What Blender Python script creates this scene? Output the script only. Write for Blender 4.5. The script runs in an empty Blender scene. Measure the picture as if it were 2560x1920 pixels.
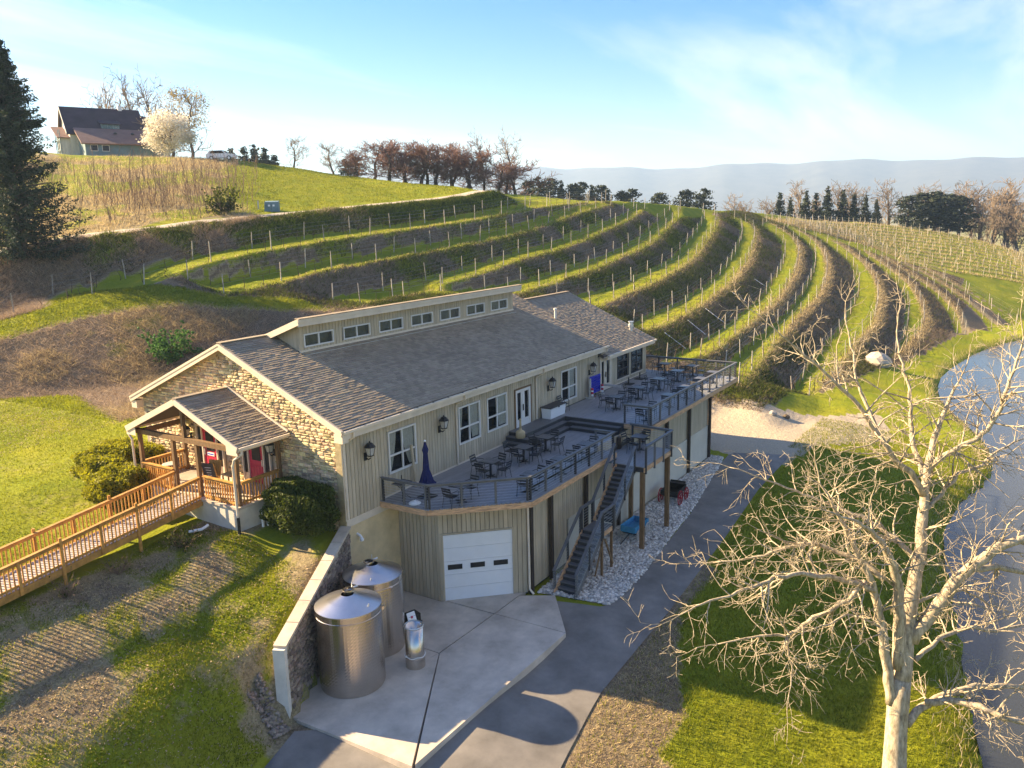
import bpy, bmesh, math, random
import numpy as np
from mathutils import Vector, Matrix
from mathutils.geometry import delaunay_2d_cdt
random.seed(11); rng = np.random.default_rng(11)
sc = bpy.context.scene; COL = sc.collection
R = math.radians
# ------------------------------------------------------------------ camera
CAM = np.array([-21.861, -22.067, 11.373])
yaw, pit, rol = R(32.738), R(11.711), R(-1.356)
fw = np.array([math.cos(yaw)*math.cos(pit), math.sin(yaw)*math.cos(pit), -math.sin(pit)])
rt = np.array([math.sin(yaw), -math.cos(yaw), 0.0]); up = np.cross(rt, fw)
r2 = math.cos(rol)*rt + math.sin(rol)*up; u2 = -math.sin(rol)*rt + math.cos(rol)*up
cd = bpy.data.cameras.new('camera'); cd.sensor_fit = 'HORIZONTAL'; cd.sensor_width = 36.0
cd.lens = 2011/2560*36; cd.clip_start = 0.5; cd.clip_end = 30000
co = bpy.data.objects.new('camera', cd); COL.objects.link(co)
co.matrix_world = Matrix(((r2[0], u2[0], -fw[0], CAM[0]), (r2[1], u2[1], -fw[1], CAM[1]), (r2[2], u2[2], -fw[2], CAM[2]), (0, 0, 0, 1)))
sc.camera = co
# ------------------------------------------------------------------ light
SUN = Vector((-0.28, 1.0, 0.52)).normalized()      # towards the sun
el = math.asin(SUN.z); az = math.atan2(SUN.x, SUN.y)
ld = bpy.data.lights.new('sun', 'SUN'); ld.energy = 5.0; ld.angle = R(0.5); ld.color = (1.0, 0.87, 0.68)
lo = bpy.data.objects.new('sun', ld); COL.objects.link(lo)
lo.rotation_euler = (-SUN).to_track_quat('-Z', 'Y').to_euler(); lo.location = (0, 60, 60)
w = bpy.data.worlds.new('World'); sc.world = w; w.use_nodes = True
nt = w.node_tree; nt.nodes.clear()
def N(t, ty, **k):
    n = t.nodes.new(ty)
    for a, b in k.items():
        if a == 'inp':
            for i, v in b.items(): n.inputs[i].default_value = v
        else: setattr(n, a, b)
    return n
L = lambda t, a, b: t.links.new(a, b)
sky = N(nt, 'ShaderNodeTexSky', sky_type='NISHITA', sun_disc=False, sun_elevation=el, sun_rotation=az, altitude=200, air_density=1.0, dust_density=0.3, ozone_density=3.0)
sky_ = N(nt, 'ShaderNodeHueSaturation', inp={'Saturation': 1.6, 'Hue': 0.518}); L(nt, sky.outputs[0], sky_.inputs['Color'])
# thin cirrus: noise on the direction projected onto a high flat layer
tc = N(nt, 'ShaderNodeTexCoord'); sx = N(nt, 'ShaderNodeSeparateXYZ'); L(nt, tc.outputs['Generated'], sx.inputs[0])
mz = N(nt, 'ShaderNodeMath', operation='MAXIMUM', inp={1: 0.0}); L(nt, sx.outputs['Z'], mz.inputs[0])
az_ = N(nt, 'ShaderNodeMath', operation='ADD', inp={1: 0.09}); L(nt, mz.outputs[0], az_.inputs[0])
dx = N(nt, 'ShaderNodeMath', operation='DIVIDE'); L(nt, sx.outputs['X'], dx.inputs[0]); L(nt, az_.outputs[0], dx.inputs[1])
dy = N(nt, 'ShaderNodeMath', operation='DIVIDE'); L(nt, sx.outputs['Y'], dy.inputs[0]); L(nt, az_.outputs[0], dy.inputs[1])
cx = N(nt, 'ShaderNodeCombineXYZ'); L(nt, dx.outputs[0], cx.inputs[0]); L(nt, dy.outputs[0], cx.inputs[1])
mp = N(nt, 'ShaderNodeMapping', inp={'Rotation': (0, 0, R(-52)), 'Scale': (0.30, 1.15, 1.0)}); L(nt, cx.outputs[0], mp.inputs[0])
n1 = N(nt, 'ShaderNodeTexNoise', inp={'Scale': 0.9, 'Detail': 9.0, 'Roughness': 0.6, 'Distortion': 0.9}); L(nt, mp.outputs[0], n1.inputs['Vector'])
n2 = N(nt, 'ShaderNodeTexNoise', inp={'Scale': 0.33, 'Detail': 2.0}); L(nt, mp.outputs[0], n2.inputs['Vector'])
mu = N(nt, 'ShaderNodeMath', operation='MULTIPLY'); L(nt, n1.outputs['Fac'], mu.inputs[0]); L(nt, n2.outputs['Fac'], mu.inputs[1])
cr = N(nt, 'ShaderNodeMapRange', inp={'From Min': 0.225, 'From Max': 0.46, 'To Min': 0.0, 'To Max': 0.6}); L(nt, mu.outputs[0], cr.inputs['Value'])
mx = N(nt, 'ShaderNodeMix', data_type='RGBA'); L(nt, cr.outputs[0], mx.inputs[0]); L(nt, sky_.outputs[0], mx.inputs[6])
mx.inputs[7].default_value = (6.9, 6.9, 7.0, 1)
bg = N(nt, 'ShaderNodeBackground', inp={'Strength': 0.072}); L(nt, mx.outputs[2], bg.inputs[0])
wo = N(nt, 'ShaderNodeOutputWorld'); L(nt, bg.outputs[0], wo.inputs[0])
sc.view_settings.view_transform = 'Standard'; sc.view_settings.look = 'None'
sc.view_settings.exposure = 2.1; sc.view_settings.gamma = 1.0
sc.view_settings.use_white_balance = True; sc.view_settings.white_balance_temperature = 8800
sc.render.engine = 'CYCLES'
sc.cycles.max_bounces = 6; sc.cycles.transparent_max_bounces = 12; sc.cycles.volume_bounces = 0
# ------------------------------------------------------------------ materials
def mat(name, col, rough=0.8, var=0.2, scale=4.0, bump=0.0, bscale=None, metal=0.0, rnd=0.0, spec=0.3, stretch=None, col2=None, hue=0.0, trans=0.0):
    """noise between col*(1-var) and col*(1+var) (or col and col2); rnd = value spread from piece to piece"""
    m = bpy.data.materials.new(name); m.use_nodes = True; t = m.node_tree; b = t.nodes['Principled BSDF']
    b.inputs['Roughness'].default_value = rough; b.inputs['Metallic'].default_value = metal; b.inputs['Specular IOR Level'].default_value = spec
    g = N(t, 'ShaderNodeNewGeometry'); vec = g.outputs['Position']
    if stretch:
        mp_ = N(t, 'ShaderNodeMapping', inp={'Scale': stretch}); L(t, vec, mp_.inputs[0]); vec = mp_.outputs[0]
    no = N(t, 'ShaderNodeTexNoise', inp={'Scale': scale, 'Detail': 5.0, 'Roughness': 0.65}); L(t, vec, no.inputs['Vector'])
    rp = N(t, 'ShaderNodeMapRange', inp={'From Min': 0.3, 'From Max': 0.7}); L(t, no.outputs['Fac'], rp.inputs['Value'])
    mi = N(t, 'ShaderNodeMix', data_type='RGBA'); L(t, rp.outputs[0], mi.inputs[0])
    c1 = [c*(1-var) for c in col]; c2 = col2 or [c*(1+var) for c in col]
    mi.inputs[6].default_value = (*c1, 1); mi.inputs[7].default_value = (*c2, 1); out = mi.outputs[2]
    if rnd or hue:
        oi = N(t, 'ShaderNodeObjectInfo'); at = N(t, 'ShaderNodeAttribute', attribute_name='rv')
        ad = N(t, 'ShaderNodeMath', operation='ADD'); L(t, oi.outputs['Random'], ad.inputs[0]); L(t, at.outputs['Fac'], ad.inputs[1])
        fr = N(t, 'ShaderNodeMath', operation='FRACT'); L(t, ad.outputs[0], fr.inputs[0])
        mr = N(t, 'ShaderNodeMapRange', inp={'To Min': 1-rnd, 'To Max': 1+rnd}); L(t, fr.outputs[0], mr.inputs['Value'])
        f2 = N(t, 'ShaderNodeMath', operation='MULTIPLY', inp={1: 7.31}); L(t, fr.outputs[0], f2.inputs[0])
        f3 = N(t, 'ShaderNodeMath', operation='FRACT'); L(t, f2.outputs[0], f3.inputs[0])
        hr = N(t, 'ShaderNodeMapRange', inp={'To Min': 0.5-hue, 'To Max': 0.5+hue}); L(t, f3.outputs[0], hr.inputs['Value'])
        hs = N(t, 'ShaderNodeHueSaturation'); L(t, mr.outputs[0], hs.inputs['Value']); L(t, hr.outputs[0], hs.inputs['Hue']); L(t, out, hs.inputs['Color']); out = hs.outputs[0]
    L(t, out, b.inputs['Base Color'])
    if trans:                                            # thin leaves let light through
        tl = N(t, 'ShaderNodeBsdfTranslucent'); L(t, out, tl.inputs[0]); ms = N(t, 'ShaderNodeMixShader', inp={0: trans}); L(t, b.outputs[0], ms.inputs[1]); L(t, tl.outputs[0], ms.inputs[2]); L(t, ms.outputs[0], t.nodes['Material Output'].inputs[0])
    if bump:
        nb = N(t, 'ShaderNodeTexNoise', inp={'Scale': bscale or scale*3, 'Detail': 6.0, 'Roughness': 0.7}); L(t, vec, nb.inputs['Vector'])
        bp = N(t, 'ShaderNodeBump', inp={'Strength': bump, 'Distance': 0.03}); L(t, nb.outputs['Fac'], bp.inputs['Height']); L(t, bp.outputs[0], b.inputs['Normal'])
    return m
MT = {}
def defm(k, *a, **kw): MT[k] = mat(k, *a, **kw)
defm('siding', (0.52, 0.42, 0.29), 0.75, 0.16, 2.0, 0.15, 14, rnd=0.10, stretch=(3, 3, 0.4))
defm('siding_gap', (0.10, 0.08, 0.05), 0.9, 0.2)
defm('cream', (0.72, 0.60, 0.46), 0.6, 0.10, 1.5)
defm('cream_wall', (0.60, 0.54, 0.43), 0.8, 0.08, 0.8, 0.05, 20)
defm('stucco', (0.70, 0.53, 0.30), 0.85, 0.18, 0.9, 0.08, 30)
defm('shingle', (0.31, 0.245, 0.175), 0.9, 0.12, 0.5, 0.3, 60, rnd=0.17, hue=0.008)
defm('shingle_base', (0.12, 0.10, 0.085), 0.95, 0.2)
defm('stone', (0.60, 0.455, 0.27), 0.85, 0.25, 6, 0.4, 40, rnd=0.42, hue=0.025)
defm('mortar', (0.40, 0.34, 0.26), 0.95, 0.1)
defm('retstone', (0.26, 0.20, 0.155), 0.85, 0.3, 6, 0.5, 30, rnd=0.4, hue=0.02)
defm('capstone', (0.52, 0.43, 0.33), 0.8, 0.15, 3, 0.15, 30, rnd=0.1)
defm('deckgrey', (0.25, 0.25, 0.25), 0.55, 0.15, 3, 0.1, 40, rnd=0.08, stretch=(0.6, 5, 3))
defm('railgrey', (0.13, 0.13, 0.13), 0.5, 0.12, 4)
defm('darkgrey', (0.05, 0.05, 0.052), 0.6, 0.2, 4)
defm('cable', (0.55, 0.55, 0.55), 0.35, 0.05, metal=1.0)
defm('cedar', (0.58, 0.34, 0.19), 0.7, 0.45, 5, 0.2, 30, stretch=(0.5, 0.5, 4))
defm('oldpost', (0.20, 0.115, 0.055), 0.75, 0.4, 5, 0.2, 30, stretch=(4, 4, 0.5))
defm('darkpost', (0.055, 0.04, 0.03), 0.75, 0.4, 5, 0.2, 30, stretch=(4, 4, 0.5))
defm('rampwood', (0.50, 0.245, 0.065), 0.7, 0.35, 4, 0.2, 30, rnd=0.16)
defm('rampfloor', (0.42, 0.38, 0.36), 0.7, 0.12, 4, 0.15, 30, rnd=0.1)
defm('concrete', (0.52, 0.44, 0.355), 0.8, 0.26, 0.8, 0.1, 40)
defm('concrete_white', (0.62, 0.58, 0.50), 0.8, 0.15, 1.2, 0.1, 20)
defm('asphalt', (0.20, 0.182, 0.16), 0.9, 0.3, 0.6, 0.5, 50)
defm('gravelroad', (0.42, 0.36, 0.28), 0.95, 0.2, 1.5, 0.3, 30)
defm('white', (0.80, 0.80, 0.78), 0.5, 0.03, 2)
defm('white_frame', (0.72, 0.68, 0.62), 0.5, 0.04, 2)
defm('black', (0.015, 0.015, 0.016), 0.5, 0.2, 3, spec=0.4)
defm('interior', (0.035, 0.03, 0.03), 0.9, 0.3, 1)
defm('curtain', (0.62, 0.56, 0.45), 0.9, 0.3, 9, stretch=(8, 8, 0.3))
defm('amber', (0.15, 0.105, 0.025), 0.3, 0.35, 2.5)
defm('furn', (0.022, 0.022, 0.024), 0.38, 0.2, 6, spec=0.5)
defm('furn_top', (0.10, 0.095, 0.092), 0.35, 0.2, 9, rnd=0.35, spec=0.5)
defm('umbrella', (0.012, 0.018, 0.085), 0.85, 0.3, 8)
defm('red', (0.58, 0.035, 0.075), 0.45, 0.12, 2)
defm('wheelred', (0.38, 0.02, 0.03), 0.5, 0.2, 5)
defm('teal', (0.02, 0.27, 0.46), 0.55, 0.2, 5)
defm('blue', (0.01, 0.04, 0.5), 0.35, 0.1, 4)
defm('palewood', (0.50, 0.47, 0.42), 0.7, 0.2, 8)
defm('tan', (0.62, 0.45, 0.24), 0.55, 0.1, 4)
defm('yew', (0.07, 0.095, 0.016), 0.65, 0.4, 7, rnd=0.35, trans=0.35)
defm('yew_sunlit', (0.27, 0.26, 0.02), 0.65, 0.3, 5, rnd=0.3, trans=0.45)  # yew foliage again, with sunlight put into its yellow-green colour
defm('evergreen', (0.036, 0.055, 0.030), 0.7, 0.5, 1.2, rnd=0.35, trans=0.25)
defm('conifer_far', (0.030, 0.042, 0.022), 0.8, 0.5, 0.7, rnd=0.3)
defm('juniper', (0.07, 0.17, 0.04), 0.7, 0.4, 6, rnd=0.3, trans=0.4)
defm('bark', (0.30, 0.235, 0.155), 0.85, 0.35, 4, 0.6, 22, stretch=(2.5, 2.5, 0.7), col2=(0.66, 0.54, 0.38))
defm('barkfar', (0.10, 0.075, 0.06), 0.9, 0.3, 3)
defm('twigpink', (0.24, 0.135, 0.11), 0.9, 0.3, 1)
defm('twigbrown', (0.24, 0.18, 0.13), 0.9, 0.3, 1)
defm('sumac', (0.24, 0.155, 0.105), 0.9, 0.35, 2)
defm('blossom', (0.78, 0.72, 0.60), 0.8, 0.15, 2, rnd=0.15, trans=0.4)
defm('budleaf', (0.34, 0.26, 0.10), 0.8, 0.3, 2, rnd=0.2, trans=0.4)
defm('vinepost', (0.42, 0.37, 0.30), 0.85, 0.25, 5, rnd=0.22)
defm('vine', (0.10, 0.065, 0.045), 0.9, 0.3, 8)
defm('wire', (0.30, 0.30, 0.30), 0.4, 0.1, metal=0.8)
defm('rock', (0.55, 0.51, 0.45), 0.8, 0.25, 6, rnd=0.42)
defm('straw', (0.48, 0.37, 0.20), 0.9, 0.3, 3, rnd=0.35, trans=0.4)
defm('deadleaf', (0.42, 0.30, 0.20), 0.9, 0.3, 3, rnd=0.4, trans=0.2)
defm('brush', (0.115, 0.085, 0.055), 0.9, 0.35, 2, rnd=0.35, trans=0.15)
defm('brushpale', (0.40, 0.295, 0.205), 0.9, 0.35, 2, rnd=0.4, trans=0.25)
defm('grass', (0.16, 0.21, 0.016), 0.7, 0.3, 0.8, rnd=0.3, col2=(0.30, 0.30, 0.026), trans=0.5)
defm('weed', (0.085, 0.105, 0.018), 0.8, 0.35, 0.8, rnd=0.35, trans=0.45)
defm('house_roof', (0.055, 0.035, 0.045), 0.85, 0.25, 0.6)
defm('house_roof_brown', (0.22, 0.13, 0.105), 0.85, 0.15, 0.6)  # reddish-brown roofing of the front wing and bay
defm('house_wood', (0.62, 0.57, 0.51), 0.8, 0.2, 0.8, stretch=(3, 3, 0.3))
defm('house_green', (0.14, 0.22, 0.24), 0.6, 0.2, 1)
defm('roofmetal', (0.6, 0.6, 0.58), 0.4, 0.1, metal=0.7)
defm('ridgewood', (0.10, 0.095, 0.075), 1.0, 0.35, 0.012)
def steel():
    m = mat('steel', (0.62, 0.56, 0.50), 0.24, 0.08, 2, metal=1.0); return m
MT['steel'] = steel(); MT['steel_cone'] = mat('steel_cone', (0.72, 0.70, 0.68), 0.30, 0.06, 2, metal=1.0)
def dimple():
    m = mat('steel_dimple', (0.60, 0.53, 0.47), 0.26, 0.05, 2, metal=1.0)
    return m
MT['steel_dimple'] = dimple()
def glass():
    m = bpy.data.materials.new('pane_glass'); m.use_nodes = True; t = m.node_tree; t.nodes.remove(t.nodes['Principled BSDF'])
    tr = N(t, 'ShaderNodeBsdfTransparent', inp={0: (0.86, 0.88, 0.88, 1)}); gl = N(t, 'ShaderNodeBsdfGlossy', inp={'Roughness': 0.02, 'Color': (0.9, 0.9, 0.9, 1)})
    fr = N(t, 'ShaderNodeFresnel', inp={'IOR': 1.5}); ms = N(t, 'ShaderNodeMixShader')
    gb = N(t, 'ShaderNodeNewGeometry'); sb_ = N(t, 'ShaderNodeMath', operation='SUBTRACT', inp={0: 1.0}); L(t, gb.outputs['Backfacing'], sb_.inputs[1]); mm = N(t, 'ShaderNodeMath', operation='MULTIPLY'); L(t, fr.outputs[0], mm.inputs[0]); L(t, sb_.outputs[0], mm.inputs[1])
    L(t, mm.outputs[0], ms.inputs[0]); L(t, tr.outputs[0], ms.inputs[1]); L(t, gl.outputs[0], ms.inputs[2]); L(t, ms.outputs[0], t.nodes['Material Output'].inputs[0]); return m
MT['glass'] = glass()
def water():
    m = bpy.data.materials.new('pond_water'); m.use_nodes = True; t = m.node_tree; b = t.nodes['Principled BSDF']
    b.inputs['Base Color'].default_value = (0.028, 0.032, 0.034, 1); b.inputs['Roughness'].default_value = 0.06; b.inputs['Specular IOR Level'].default_value = 0.5
    g = N(t, 'ShaderNodeNewGeometry'); no = N(t, 'ShaderNodeTexNoise', inp={'Scale': 3.5, 'Detail': 3.0}); L(t, g.outputs['Position'], no.inputs['Vector'])
    bp = N(t, 'ShaderNodeBump', inp={'Strength': 0.06, 'Distance': 0.05}); L(t, no.outputs['Fac'], bp.inputs['Height']); L(t, bp.outputs[0], b.inputs['Normal']); return m
MT['water'] = water()
# ------------------------------------------------------------------ object helpers
def link(o, parent=None):
    COL.objects.link(o)
    if parent is not None: o.parent = parent
    return o
def tag(o, label=None, cat=None, group=None, kind=None):
    if label: o['label'] = label
    if cat: o['category'] = cat
    if group: o['group'] = group
    if kind: o['kind'] = kind
    return o
def thing(name, label, cat, loc=(0, 0, 0), rz=0.0, group=None):
    o = bpy.data.objects.new(name, None); o.empty_display_size = 0.2; link(o); o.location = loc; o.rotation_euler = (0, 0, rz)
    return tag(o, label, cat, group)
def node(name, parent):
    o = bpy.data.objects.new(name, None); o.empty_display_size = 0.1; return link(o, parent)
def copy_tree(o, parent=None):
    c = o.copy(); COL.objects.link(c)
    if parent is not None: c.parent = parent
    for ch in o.children: copy_tree(ch, c)
    return c
def rotm(axis, a): return np.array(Matrix.Rotation(a, 3, axis))
class MB:
    def __init__(s): s.v = []; s.f = []; s.rv = []
    def add(s, V, F, rv=None):
        n = len(s.v); s.v.extend([tuple(p) for p in V]); s.f.extend([tuple(i+n for i in f) for f in F])
        if rv is not None: s.rv.extend([rv]*len(V))
        return s
    def box(s, c, d, M=None, rv=None):
        V = np.array([(x, y, z) for x in (-.5, .5) for y in (-.5, .5) for z in (-.5, .5)])*np.array(d)
        if M is not None: V = V @ np.asarray(M).T
        return s.add(V+np.array(c), [(0, 1, 3, 2), (4, 6, 7, 5), (0, 4, 5, 1), (2, 3, 7, 6), (0, 2, 6, 4), (1, 5, 7, 3)], rv)
    def bx(s, a, b): return s.box([(a[i]+b[i])/2 for i in range(3)], [abs(b[i]-a[i]) for i in range(3)])
    def prism(s, poly, z0, z1):
        n = len(poly); V = [(p[0], p[1], z0) for p in poly]+[(p[0], p[1], z1) for p in poly]
        ar = sum(poly[i][0]*poly[(i+1) % n][1]-poly[(i+1) % n][0]*poly[i][1] for i in range(n))
        F = [tuple(range(n))[::-1], tuple(range(n, 2*n))]+[(i, (i+1) % n, n+(i+1) % n, n+i) for i in range(n)]
        if ar < 0: F = [f[::-1] for f in F]
        return s.add(V, F)
    def slab(s, quad, th, rv=None):
        """quad (CCW seen from outside) extruded inwards by th"""
        Q = np.array(quad, float); nn = np.cross(Q[1]-Q[0], Q[2]-Q[0]); nn /= np.linalg.norm(nn); n = len(Q)
        V = np.vstack([Q, Q-nn*th]); F = [tuple(range(n)), tuple(range(2*n-1, n-1, -1))]+[((i+1) % n, i, n+i, n+(i+1) % n) for i in range(n)]
        return s.add(V, F, rv)
    def beam(s, p0, p1, wd, ht, upv=(0, 0, 1)):
        p0 = np.array(p0, float); p1 = np.array(p1, float); d = p1-p0; ln = np.linalg.norm(d); d /= ln
        sd = np.cross(d, upv); sd /= np.linalg.norm(sd); uu = np.cross(sd, d)
        return s.box((p0+p1)/2, (ln, wd, ht), np.stack([d, sd, uu], 1))
    def tube(s, P, rad, n=6, cap=True):
        P = np.array(P, float); m = len(P); rad = np.broadcast_to(np.array(rad, float), (m,))
        T = np.gradient(P, axis=0); T /= (np.linalg.norm(T, axis=1)[:, None]+1e-9)
        a = np.array([0, 0, 1.0]) if abs(T[0][2]) < 0.9 else np.array([1.0, 0, 0])
        V = []
        for i in range(m):
            sd = np.cross(T[i], a); sd /= np.linalg.norm(sd); uu = np.cross(sd, T[i])
            for k in range(n):
                t = 2*math.pi*k/n; V.append(P[i]+rad[i]*(math.cos(t)*sd+math.sin(t)*uu))
        F = [(i*n+k, i*n+(k+1) % n, (i+1)*n+(k+1) % n, (i+1)*n+k) for i in range(m-1) for k in range(n)]
        if cap: F += [tuple(range(n))[::-1], tuple(range((m-1)*n, m*n))]
        return s.add(V, F)
    def lathe(s, prof, n=24, c=(0, 0, 0), cap=True):
        V = [(c[0]+r*math.cos(2*math.pi*k/n), c[1]+r*math.sin(2*math.pi*k/n), c[2]+z) for r, z in prof for k in range(n)]
        m = len(prof); F = [(i*n+k, i*n+(k+1) % n, (i+1)*n+(k+1) % n, (i+1)*n+k) for i in range(m-1) for k in range(n)]
        if cap: F += [tuple(range(n))[::-1], tuple(range((m-1)*n, m*n))]
        return s.add(V, F)
    def mesh(s, name, m, smooth=False):
        me = bpy.data.meshes.new(name); me.from_pydata(s.v, [], s.f)
        if m is not None: me.materials.append(MT[m] if isinstance(m, str) else m)
        if s.rv and len(s.rv) == len(s.v):
            a = me.attributes.new('rv', 'FLOAT', 'POINT'); a.data.foreach_set('value', np.array(s.rv, np.float32))
        if smooth: me.shade_smooth()
        me.update(); return me
    def build(s, name, m, parent=None, smooth=False): return link(bpy.data.objects.new(name, s.mesh(name, m, smooth)), parent)
def bulk(name, V, F, m, parent=None, rv=None, smooth=False):
    """large mesh straight from numpy: V (n,3), F (k,3|4)"""
    me = bpy.data.meshes.new(name); V = np.asarray(V, np.float32); F = np.asarray(F, np.int32); k = F.shape[1]
    me.vertices.add(len(V)); me.vertices.foreach_set('co', V.ravel())
    me.loops.add(F.size); me.loops.foreach_set('vertex_index', F.ravel())
    me.polygons.add(len(F)); me.polygons.foreach_set('loop_start', np.arange(0, F.size, k, dtype=np.int32)); me.polygons.foreach_set('loop_total', np.full(len(F), k, np.int32))
    if rv is not None:
        a = me.attributes.new('rv', 'FLOAT', 'POINT'); a.data.foreach_set('value', np.asarray(rv, np.float32))
    me.update(calc_edges=True); me.validate()
    if m is not None: me.materials.append(MT[m] if isinstance(m, str) else m)
    if smooth: me.shade_smooth()
    return link(bpy.data.objects.new(name, me), parent)
_cub = {}
def cube(m):
    if m not in _cub: _cub[m] = MB().box((0, 0, 0), (1, 1, 1)).mesh('piece_'+m, m)
    return _cub[m]
def piece(name, m, parent, c, d, M=None):
    """a box-shaped piece that shares its mesh with all pieces of its material"""
    o = bpy.data.objects.new(name, cube(m)); link(o, parent)
    if M is None: o.location = c; o.scale = d
    else:
        A = np.eye(4); A[:3, :3] = np.asarray(M) @ np.diag(d); A[:3, 3] = c; o.matrix_local = Matrix(A.tolist())
    return o
def pbx(name, m, parent, a, b): return piece(name, m, parent, [(a[i]+b[i])/2 for i in range(3)], [abs(b[i]-a[i]) for i in range(3)])
def pbeam(name, m, parent, p0, p1, wd, ht, upv=(0, 0, 1)):
    p0 = np.array(p0, float); p1 = np.array(p1, float); d = p1-p0; ln = np.linalg.norm(d); d /= ln
    sd = np.cross(d, upv); sd /= np.linalg.norm(sd); uu = np.cross(sd, d)
    return piece(name, m, parent, (p0+p1)/2, (ln, wd, ht), np.stack([d, sd, uu], 1))
_cyl = {}
def rod(name, m, parent, p0, p1, r):
    if m not in _cyl: _cyl[m] = MB().lathe([(1, -.5), (1, .5)], 6).mesh('rod_'+m, m)
    o = bpy.data.objects.new(name, _cyl[m]); link(o, parent)
    p0 = np.array(p0, float); p1 = np.array(p1, float); d = p1-p0; ln = np.linalg.norm(d)
    q = Vector(d/ln).to_track_quat('Z', 'Y'); o.location = (p0+p1)/2; o.rotation_mode = 'QUATERNION'; o.rotation_quaternion = q; o.scale = (r, r, ln); return o
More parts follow.
